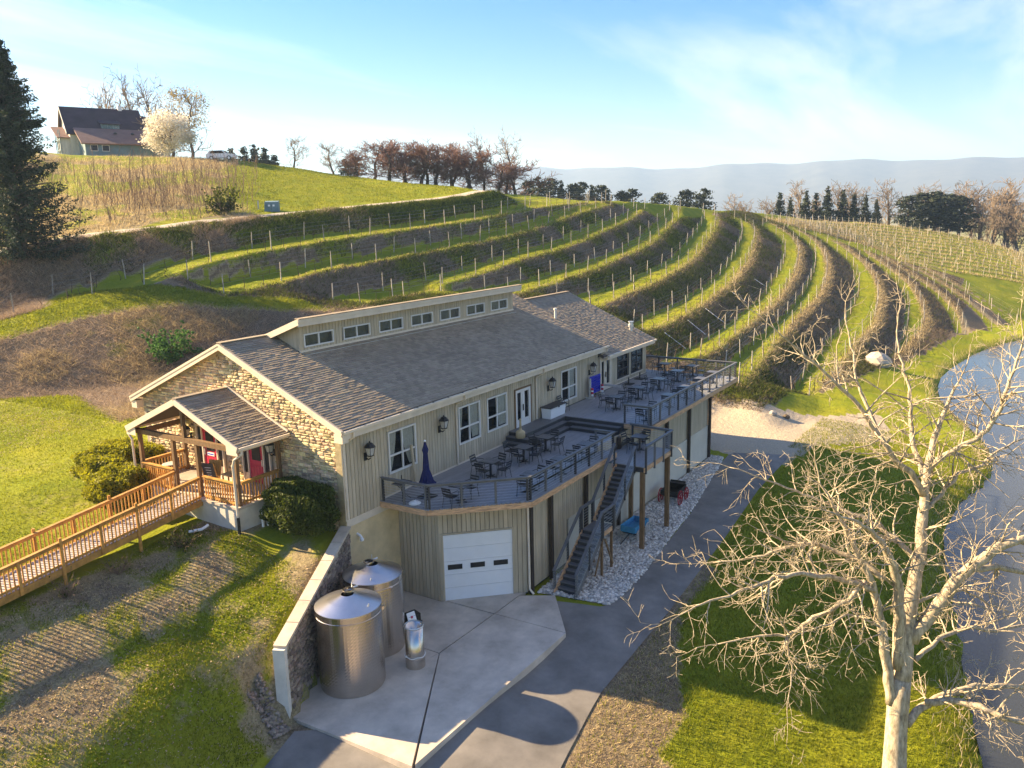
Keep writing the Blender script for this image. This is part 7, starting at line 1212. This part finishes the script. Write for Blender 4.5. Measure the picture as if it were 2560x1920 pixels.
x, y = sample(60000, -16, 3, 7.3, 32, lambda x, y, i, j: free(x, y)*np.clip(cg[i, j], .1, 1), rg); blades('upper_lawn_grass', x, y, .11, .04, .5, 'grass', 'bright grass on the lawn left of the porch', 'grass', rg)
x, y = sample(36000, -4, 40, 18, 48, lambda x, y, i, j: (~mound[i, j] & ~upbank[i, j] & ~lane[i, j] & ~bank[i, j] & ~leftl[i, j] & ~roadm[i, j])*free(x, y), rg); blades('path_grass', x, y, .16, .06, .5, 'grass', 'green grass path curving behind the building', 'grass', rg)
x, y = sample(60000, 22, 150, -14, 45, lambda x, y, i, j: lane[i, j]*np.clip(75/np.hypot(x+22, y+22), .25, 1), rg); blades('lane_grass', x, y, .10, .06, .8, 'grass', 'green grass lanes of the vineyard terraces', 'grass', rg)
x, y = sample(90000, 22, 150, -14, 45, lambda x, y, i, j: bank[i, j]*np.clip(cg[i, j]*1.2, .02, 1)*np.clip(75/np.hypot(x+22, y+22), .25, 1), rg); blades('bank_weeds', x, y, .30, .08, .6, 'weed', 'green weeds on the vineyard terrace banks', 'weeds', rg)
x, y = sample(80000, 22, 150, -14, 45, lambda x, y, i, j: bank[i, j]*np.clip(1.05-cg[i, j], .02, 1)*np.clip(75/np.hypot(x+22, y+22), .25, 1), rg); blades('bank_brush', x, y, .32, .06, 1.0, 'brush', 'dead brown brush on the vineyard terrace banks', 'brush', rg)
x, y = sample(38000, 22, 160, -14, 45, lambda x, y, i, j: (browd[i, j] < .8)*terr[i, j]*(.22+.78*right[i, j]), rg); blades('brow_straw', x, y, .26, .06, .8, 'straw', 'pale dry grass along the terrace edges', 'grass', rg)
x, y = sample(42000, -6, 34, 14.5, 44, lambda x, y, i, j: mound[i, j]*1.0, rg); blades('mound_brush', x, y, .38, .035, 1.6, 'brushpale', 'tangled dead brush on the bank behind the building', 'brush', rg)
x, y = sample(15000, -6, 34, 14.5, 44, lambda x, y, i, j: mound[i, j]*(vnoise(x, y, 3.5, 8) > .55), rg); blades('mound_dry_grass', x, y, .5, .03, 1.6, 'straw', 'straw-coloured dead stalks on bank behind the building', 'brush', rg)
x, y = sample(42000, 0, 75, 38, 55, lambda x, y, i, j: upbank[i, j]*np.clip(1-1.3*cg[i, j], 0, 1), rg); blades('road_bank_brush', x, y, .42, .05, 1.3, 'brushpale', 'dead brown brush on the bank below the hill road', 'brush', rg)
x, y = sample(24000, 6, 80, 38, 54, lambda x, y, i, j: upbank[i, j]*np.clip(cg[i, j]*1.3, 0, 1), rg); blades('road_bank_weeds', x, y, .35, .07, .6, 'weed', 'green weeds on the bank below the hill road', 'weeds', rg)
x, y = sample(42000, 6, 70, 46, 100, lambda x, y, i, j: hill[i, j]*(gl[i, j] < .5)*np.clip(1.1-cg[i, j], .1, 1), rg); blades('hillside_straw', x, y, .38, .07, .7, 'straw', 'tall dry grass on the hillside above the road', 'grass', rg)
x, y = sample(30000, 30, 100, 44, 90, lambda x, y, i, j: hill[i, j]*(gl[i, j] >= .5), rg); blades('hill_lawn_grass', x, y, .2, .10, .5, 'grass', 'mown green grass on the rounded hill above the road', 'grass', rg)
Q_ = resamp(SH, .05); x = Q_[:, 0]+rg.normal(0, .5, len(Q_)); y = Q_[:, 1]+.5+rg.normal(0, .4, len(Q_)); blades('pond_reeds', x, y, .42, .03, .35, 'straw', 'dry reeds and grass along the edge of the pond', 'reeds', rg)
def leaves(n, fn, box, name, label, rg):
    x, y = sample(n, *box, fn, rg); P = np.stack([x, y, H(x, y)+.03], 1); n = len(x); a = rg.uniform(0, 6.28, n); s = rg.uniform(.018, .045, n)[:, None]; u = np.stack([np.cos(a), np.sin(a), rg.normal(0, .35, n)], 1); v = np.stack([-np.sin(a), np.cos(a), rg.normal(0, .35, n)], 1)*.6
    V = np.stack([P-u*s, P-v*s, P+u*s, P+v*s], 1).reshape(-1, 3); tag(bulk(name, V, np.arange(4*n).reshape(-1, 4), 'deadleaf', None, np.repeat(rg.random(n), 4)), label, 'leaves', kind='stuff')
leaves(26000, lambda x, y, i, j: ((mound[i, j] | (leftl[i, j] & (y > 20))) & (y < 34))*np.clip(1.2-abs(y-26)/10, .05, 1), (-6, 26, 15, 36), 'fallen_leaves', 'fallen tan leaves at the foot of bank behind the building', rg)
leaves(7000, lambda x, y, i, j: free(x, y)*frontl[i, j], (-18, 0, -8, 5.5), 'lawn_leaves', 'scattered tan leaves on the front lawn', rg)
# ------------------------------------------------------------------ vineyard: trellis rows and vines
_pm = MB().lathe([(.055, -.2), (.05, 1.0), (.042, 1.78)], 6).mesh('vine_post', 'vinepost')
def trellis(P, label, spacing=6.0, hgt=1.0, group=None, wires=(.85, 1.25, 1.6), lean=.05, rad=.007):
    t = thing('vineyard_trellis', label, 'trellis', tuple(P[0][:2])+(H1(P[0][0], P[0][1]),), 0, group); B0 = np.array(t.location); Q = resamp(np.asarray(P, float), spacing); tops = []
    for i, p in enumerate(Q):
        z = H1(p[0], p[1]); o = link(bpy.data.objects.new('post', _pm), t); o.location = (p[0]-B0[0], p[1]-B0[1], z-B0[2]); o.scale = (1, 1, hgt*rng.uniform(.9, 1.08)); o.rotation_euler = (rng.normal(0, lean), rng.normal(0, lean), rng.uniform(0, 6)); tops.append((p[0], p[1], z))
    T = np.array(tops)-B0
    for h in wires: MB().tube(T+[0, 0, h*hgt], rad, 3, cap=False).build('wire', 'wire', t)
    return t
def vine_mesh(s):
    rg = np.random.default_rng(s); S = []; p = np.array([0, 0, -.05]); d = np.array([rg.normal(0, .2), rg.normal(0, .2), 1.0])
    for i in range(5):
        d = unit(d*.6+np.array([rg.normal(0, .35), rg.normal(0, .3), .75])); q = p+d*.19; S.append((*p, *q, .035-.004*i, .032-.004*i)); p = q
    for sg in (-1, 1):
        a = p.copy()
        for i in range(3): b = a+np.array([sg*.22, rg.normal(0, .03), rg.normal(.01, .04)]); S.append((*a, *b, .017, .014)); S.append((*b, *(b+[rg.normal(0, .04), rg.normal(0, .03), rg.uniform(.08, .25)]), .009, .004)); a = b
    return segmesh(S, 4)
VM = [vine_mesh(s) for s in range(6)]; VMe = []
for V, F in VM:
    o = bulk('grapevine', V, F, 'vine'); VMe.append(o.data); bpy.data.objects.remove(o)
spots = []
for k in LB:
    nm = ordn[k-1]
    for P, w_ in ((LB[k], 'outer'), (LT[k], 'inner')):
        if k == 1 and w_ == 'inner': P = np.vstack([[(4.0, 46.5, 0), (9.5, 45.2, 0), (15, 43.2, 0)], P])
        c = P.copy(); oth = LT[k] if w_ == 'outer' else LB[k]
        Q = np.array([p+(oth[np.argmin(np.hypot(*(oth[:, :2]-p[:2]).T))]-p)*.16 for p in P]); Q[:, :2] = np.where(np.abs(Q[:, :2]-P[:, :2]) < 1.2, Q[:, :2], P[:, :2])
        trellis(Q, f'{w_} trellis row of grey posts and wires on the {nm} terrace below hill road', group='terrace trellis rows')
        for p, q in zip(resamp(Q, 2.0)[:-1], resamp(Q, 2.0)[1:]): spots.append((p[0], p[1], math.atan2(q[1]-p[1], q[0]-p[0])))
spots.sort(key=lambda s: math.hypot(s[0]-CAM[0], s[1]-CAM[1])); VV = []; FF = []; off = 0
for i, (x, y, a) in enumerate(spots):
    if rng.random() < .12: continue
    z = H1(x, y)
    if i < 335:
        o = link(bpy.data.objects.new('grapevine', VMe[i % 6])); o.location = (x, y, z); o.rotation_euler = (0, 0, a+rng.choice([0, math.pi])); s = rng.uniform(.9, 1.2); o.scale = (s, s, s); tag(o, 'leafless dark grapevine trained along the terrace wires', 'grapevine', 'grapevines on the terraces')
    else:
        V, F = VM[i % 6]; ca, sa = math.cos(a), math.sin(a); VV.append(np.stack([V[:, 0]*ca-V[:, 1]*sa+x, V[:, 0]*sa+V[:, 1]*ca+y, V[:, 2]+z], 1)); FF.append(F+off); off += len(V)
tag(bulk('distant_grapevines', np.vstack(VV), np.vstack(FF), 'vine'), 'distant leafless grapevines on the farther terraces', 'grapevines', kind='stuff')
# the far vineyard on the right
NR = 12; A_ = resamp(FVb, 1)[:, :3]; B_ = resamp(FV, 1)[:, :3]; n_ = 60
Ai = np.stack([np.interp(np.linspace(0, 1, n_), np.linspace(0, 1, len(A_)), A_[:, k]) for k in range(3)], 1); Bi = np.stack([np.interp(np.linspace(0, 1, n_), np.linspace(0, 1, len(B_)), B_[:, k]) for k in range(3)], 1)
tx, ty = [], []
for i in range(NR):
    f = (i+.3)/NR; P = Ai*(1-f)+Bi*f; trellis(P, f'{ordn[i]} trellis row of the far right vineyard counting up from pond', spacing=2.6 if i % 2 else 2.9, hgt=.92, group='far vineyard trellis rows', wires=(.9, 1.4), lean=.10, rad=.014)
    q = resamp(P, .05); tx.append(q[:, 0]+rng.normal(0, .45, len(q))); ty.append(q[:, 1]+rng.normal(0, .45, len(q)))
blades('far_row_brush', np.concatenate(tx), np.concatenate(ty), .55, .10, .6, 'straw', 'dry brush along the rows of the far vineyard', 'brush', np.random.default_rng(4))
# white drain pipes lying on the banks
for i, (a, b) in enumerate([((60.7, 8.4), (59.8, 6.2)), ((53.3, 8.0), (52.7, 5.7)), ((68.3, 9.1), (67.2, 6.5)), ((80.5, 9.8), (80.0, 7.8)), ((93.7, 10.8), (93.2, 9.3))]):
    P = [(x, y, H1(x, y)+.16) for x, y in (a, b)]; t = thing('drain_pipe', f'thin white pipe lying down the terrace bank, {ordn[[1, 0, 2, 3, 4][i]]} from the deck', 'pipe', P[0], 0, 'white pipes on the terrace bank'); MB().tube([np.array(p)-P[0] for p in P], .03, 6).build('pipe_body', 'white', t); MB().tube([np.array(P[1])-P[0], np.array(P[1])-P[0]+[0, -.1, -.12]], .04, 6).build('pipe_end', 'white_frame', t)
# ------------------------------------------------------------------ hillside house, car, utility box
def house():
    a = np.array([.93, -.36, 0]); b = np.array([.36, .93, 0]); O = np.array([55.6, 113.0, 0]); zg = H1(60, 112)+.2; t = thing('hillside_house', 'grey timber house with dark purple roof on the hilltop', 'house', (*O[:2], zg), math.atan2(a[1], a[0]))
    B = lambda u0, v0, z0, u1, v1, z1: MB().bx((u0, v0, z0), (u1, v1, z1))
    Lm, Wm, ez, rz = 15.5, 9.0, 4.4, 8.9
    MB().add([(0, 0, 0), (Lm, 0, 0), (Lm, Wm, 0), (0, Wm, 0), (0, 0, ez), (Lm, 0, ez), (Lm, Wm, ez), (0, Wm, ez), (0, Wm/2, rz-.1), (Lm, Wm/2, rz-.1)], [(0, 1, 5, 4), (1, 2, 6, 9, 5), (2, 3, 7, 6), (3, 0, 4, 8, 7)]).build('wall', 'house_wood', t)
    r_ = MB(); r_.slab([(-.5, -.6, ez-.35), (Lm-3.5, -.6, ez-.35), (Lm-3.5, Wm/2, rz), (-.5, Wm/2, rz)], .2); r_.slab([(Lm-3.5, Wm+.6, ez-.35), (-.5, Wm+.6, ez-.35), (-.5, Wm/2, rz), (Lm-3.5, Wm/2, rz)], .2); r_.build('roof', 'house_roof', t)
    r_ = MB(); r_.slab([(Lm-3.5, -.6, ez-.35), (Lm+3.5, -.6, ez-.35), (Lm+3.5, Wm/2-1, rz-2.3), (Lm-3.5, Wm/2-1.0, rz-1.0)], .2); r_.slab([(Lm-3.5, Wm/2-1, rz-1.0), (Lm+3.5, Wm/2-1, rz-2.3), (Lm+3.5, Wm, ez), (Lm-3.5, Wm, ez)], .2); r_.build('rear_roof', 'house_roof', t)
    for e in (-.5,): MB().beam((e-.05, -.6, ez-.4), (e-.05, Wm/2, rz-.05), .08, .35).beam((e-.05, Wm+.6, ez-.4), (e-.05, Wm/2, rz-.05), .08, .35).build('barge_board', 'palewood', t)
    # lower front wing
    v0 = -5.2; MB().add([(1.2, v0, 0), (12.2, v0, 0), (12.2, 0, 0), (1.2, 0, 0), (1.2, v0, 2.5), (12.2, v0, 2.5), (12.2, 0, 4.9), (1.2, 0, 4.9)], [(0, 1, 5, 4), (3, 0, 4, 7)]).build('wing_wall', 'house_green', t)
    w_ = node('stone_end', t); MB().add([(12.2, v0, 0), (12.2, 3.4, 0), (12.2, 3.4, 3.0), (12.2, .2, 5.0), (12.2, v0, 2.5)], [(0, 1, 2, 3, 4)]).build('mortar_face', 'mortar', w_)
    stonework(w_, (12.2, 0, 0), (0, 1, 0), (1, 0, 0), lambda s, z: v0+.1 < s < 3.3 and z < min(2.4+(s-v0)*.46, 5.0-(s-.2)*.62), v0, 3.4, 0, 5, .3, .5, .4, .8, 'retstone', 40)
    MB().slab([(.6, v0-.6, 2.2), (12.7, v0-.6, 2.2), (12.7, .2, 5.1), (.6, .2, 5.1)], .22).build('wing_roof', 'house_roof_brown', t); MB().slab([(12.75, .2, 5.1), (12.75, 3.9, 2.8), (8, 3.9, 2.8), (8, .2, 5.1)][::-1], .2).build('wing_roof_back', 'house_roof', t)
    for u in (6.5, 9.2): MB().lathe([(.3, 0), (.25, .2), (.05, .3)], 8, (u, -2.0, 4.1)).build('roof_vent', 'darkgrey', t)
    # dormer
    MB().add([(5.0, .6, 5.0), (7.8, .6, 5.0), (7.8, 2.6, 6.9), (5.0, 2.6, 6.9), (5.0, .6, 6.0), (7.8, .6, 6.0)], [(0, 1, 5, 4), (1, 2, 5), (0, 4, 3)]).build('dormer_wall', 'house_green', t); MB().slab([(4.7, .2, 5.95), (8.1, .2, 5.95), (8.1, 3.4, 7.1), (4.7, 3.4, 7.1)], .12).build('dormer_roof', 'house_roof', t)
    for u in (5.25, 6.1, 6.95): MB().box((u+.3, .57, 5.5), (.7, .05, .7)).build('dormer_window', 'glass', t); MB().box((u+.3, .62, 5.5), (.7, .02, .7)).build('dormer_recess', 'palewood', t)
    # glazed gable bay
    g = node('glazed_bay', t)
    MB().add([(-1.4, .6, 0), (-1.4, 5.4, 0), (-1.4, 5.4, 5.4), (-1.4, .6, 3.6)], [(0, 1, 2, 3)]).build('glazing', 'glass', g); MB().add([(-1.2, .6, 0), (-1.2, 5.4, 0), (-1.2, 5.4, 5.4), (-1.2, .6, 3.6)], [(0, 1, 2, 3)]).build('blind', 'palewood', g)
    for v in (.6, 2.2, 3.8, 5.4): MB().box((-1.45, v, 2.4), (.12, .14, 4.8)).build('mullion', 'house_green', g)
    for z in (1.6, 3.2): MB().box((-1.45, 3, z), (.12, 4.9, .14)).build('transom', 'house_green', g)
    MB().slab([(-1.9, .1, 3.5), (-1.9, 6, 5.7), (.5, 6, 5.7), (.5, .1, 3.5)][::-1], .16).build('bay_roof', 'house_roof_brown', t); MB().add([(-1.4, .6, 0), (0, .6, 0), (0, .6, 3.6), (-1.4, .6, 3.6)], [(0, 1, 2, 3)]).build('bay_side', 'house_wood', t)
    for u in (2.5, 4.2): MB().box((u, v0-.03, 1.5), (1.1, .08, 1.0)).build('window', 'white_frame', t); MB().box((u, v0-.06, 1.5), (.95, .06, .85)).build('pane', 'black', t)
    MB().bx((8.6, 4.2, 8.4), (9.2, 4.8, 9.4)).build('chimney', 'white', t)
house()
def car():
    x, y = 65.4, 87.9; t = thing('parked_car', 'white parked estate car on the hilltop beside the house', 'car', (x, y, H1(x, y)+.05), R(-57)); prof = [(-2.2, .35), (-2.25, .85), (-2.0, 1.0), (-1.6, 1.45), (.4, 1.5), (1.0, 1.02), (2.0, .9), (2.2, .7), (2.2, .35)]
    n = len(prof); V_ = [(px, -.85, pz) for px, pz in prof]+[(px, .85, pz) for px, pz in prof]; MB().add(V_, [tuple(range(n))[::-1], tuple(range(n, 2*n))]+[(i, (i+1) % n, n+(i+1) % n, n+i) for i in range(n)]).build('body', 'white', t)
    for s in (-.865, .865):
        MB().add([(-1.55, s, 1.02), (-1.35, s, 1.4), (.3, s, 1.42), (.75, s, 1.02)], [(0, 1, 2, 3), (3, 2, 1, 0)]).build('side_window', 'black', t)
        for wx in (-1.35, 1.4):
            MB().lathe([(.33, -.1), (.33, .1)], 16).build('tyre', 'black', t); o = t.children[-1]; o.location = (wx, s*.95, .33); o.rotation_euler = (R(90), 0, 0); MB().lathe([(.2, -.11), (.2, .11)], 12).build('rim', 'roofmetal', o)
    MB().add([(.45, -.75, 1.46), (.45, .75, 1.46), (1.0, .8, 1.05), (1.0, -.8, 1.05)], [(0, 1, 2, 3), (3, 2, 1, 0)]).build('windscreen', 'black', t)
    for s in (-.6, .6): MB().box((2.2, s, .72), (.05, .35, .14)).build('headlight', 'palewood', t)
car()
def ubox():
    x, y = 42.9, 51.6; t = thing('utility_box', 'green electrical transformer box beside the hill road', 'box', (x, y, H1(x, y)-.1), R(-50)); MB().add([(-.8, -.6, 0), (.8, -.6, 0), (.8, .6, 0), (-.8, .6, 0), (-.75, -.45, 1.1), (.75, -.45, 1.1), (.75, .6, 1.25), (-.75, .6, 1.25)], [(0, 1, 5, 4), (1, 2, 6, 5), (2, 3, 7, 6), (3, 0, 4, 7), (4, 5, 6, 7)]).build('cabinet', 'house_green', t); MB().box((0, -.57, .55), (.02, .03, .8)).build('door_seam', 'darkgrey', t)
    for xx in (-.25, .25): MB().box((xx, -.56, .7), (.22, .02, .2), rotm('X', R(-8))).build('warning_label', 'white', t)
    MB().box((-1.6, .4, .5), (.15, .15, 1.6)).build('marker_post', 'palewood', t)
ubox()
# ------------------------------------------------------------------ stones
def pebbles(name, poly, n, r0, r1, label, zf, m='rock'):
    rg = np.random.default_rng(21); P = np.array(poly); x = rg.uniform(P[:, 0].min(), P[:, 0].max(), n*4); y = rg.uniform(P[:, 1].min(), P[:, 1].max(), n*4); k = inpoly(x, y, P); x, y = x[k][:n], y[k][:n]; n = len(x)
    base = np.array([(1, 0, 0), (-1, 0, 0), (0, 1, 0), (0, -1, 0), (0, 0, 1), (.6, .6, .6), (-.6, .6, .6), (.6, -.6, .6), (-.6, -.6, .6)], float); Fb = np.array([(0, 2, 5), (2, 1, 6), (1, 3, 8), (3, 0, 7), (0, 5, 7), (2, 6, 5), (1, 8, 6), (3, 7, 8), (4, 7, 5), (4, 5, 6), (4, 6, 8), (4, 8, 7)])
    s = rg.uniform(r0, r1, n); q = rg.uniform(.75, 1.25, (n, 9, 3)); a = rg.uniform(0, 6.28, n); el_ = rg.uniform(.6, 1.3, (n, 1)); V = base[None]*q; V[:, :, 0] *= el_; V[:, :, 2] *= .75; ca, sa = np.cos(a)[:, None], np.sin(a)[:, None]
    X = V[:, :, 0]*ca-V[:, :, 1]*sa; Y = V[:, :, 0]*sa+V[:, :, 1]*ca; zb = zf(x, y)+rg.uniform(0, .05, n); W_ = np.stack([X*s[:, None]+x[:, None], Y*s[:, None]+y[:, None], V[:, :, 2]*s[:, None]+zb[:, None]], 2)
    F = (Fb[None]+np.arange(n)[:, None, None]*9).reshape(-1, 3); tag(bulk(name, W_.reshape(-1, 3), F, m, None, np.repeat(rg.random(n), 9)), label, 'stones', kind='stuff')
strip = [(6.0, -5.2), (6.35, -6.9), (6.6, -8.35), (7.8, -8.45), (10.8, -8.3), (15.1, -7.9), (19.2, -7.45), (27, -6.3), (29.3, -5.9), (29.3, -5.05), (12, -5.05)]
drape('stone_bed', strip, .02, 'concrete', .8)
pebbles('river_stones', strip, 11000, .05, .105, 'bed of pale river stones along the foot of the building', lambda x, y: H(x, y)+.03)
pebbles('pillar_rocks', [(-6.25, -1.9), (-6.9, -2.0), (-7.0, -3.3), (-6.35, -3.3), (-6.3, -2.6)], 260, .04, .10, 'pile of grey rocks beside the end of the retaining wall', lambda x, y: H(x, y)+.02, 'retstone')
def boulder(x, y, r, label, m='rock'):
    rg = np.random.default_rng(int(x)); t = bmesh.new(); bmesh.ops.create_icosphere(t, subdivisions=2, radius=r)
    for v in t.verts: v.co *= 1+rg.normal(0, .09); v.co.z *= .75
    me = bpy.data.meshes.new('boulder'); t.to_mesh(me); t.free(); me.materials.append(MT[m]); o = link(bpy.data.objects.new('boulder', me)); o.location = (x, y, H1(x, y)+r*.3); tag(o, label, 'boulder')
boulder(70.3, -9.3, 1.3, 'large grey boulder at the foot of terraces seen through the bare tree', 'capstone'); boulder(41.2, -6.0, .30, 'small white rock on the gravel beyond the deck'); boulder(41.8, -6.9, .28, 'dark brown rock on the gravel beside the white one', 'brush')
# ------------------------------------------------------------------ air
hz = bpy.data.materials.new('haze_air'); hz.use_nodes = True; t = hz.node_tree; t.nodes.remove(t.nodes['Principled BSDF']); pv = N(t, 'ShaderNodeVolumePrincipled', inp={'Color': (0.46, 0.70, 1.0, 1), 'Density': 0.00022, 'Anisotropy': 0.2}); L(t, pv.outputs[0], t.nodes['Material Output'].inputs['Volume'])
tag(MB().bx((-9500, -9500, -40), (9500, 9500, 420)).build('haze', hz), kind='stuff')
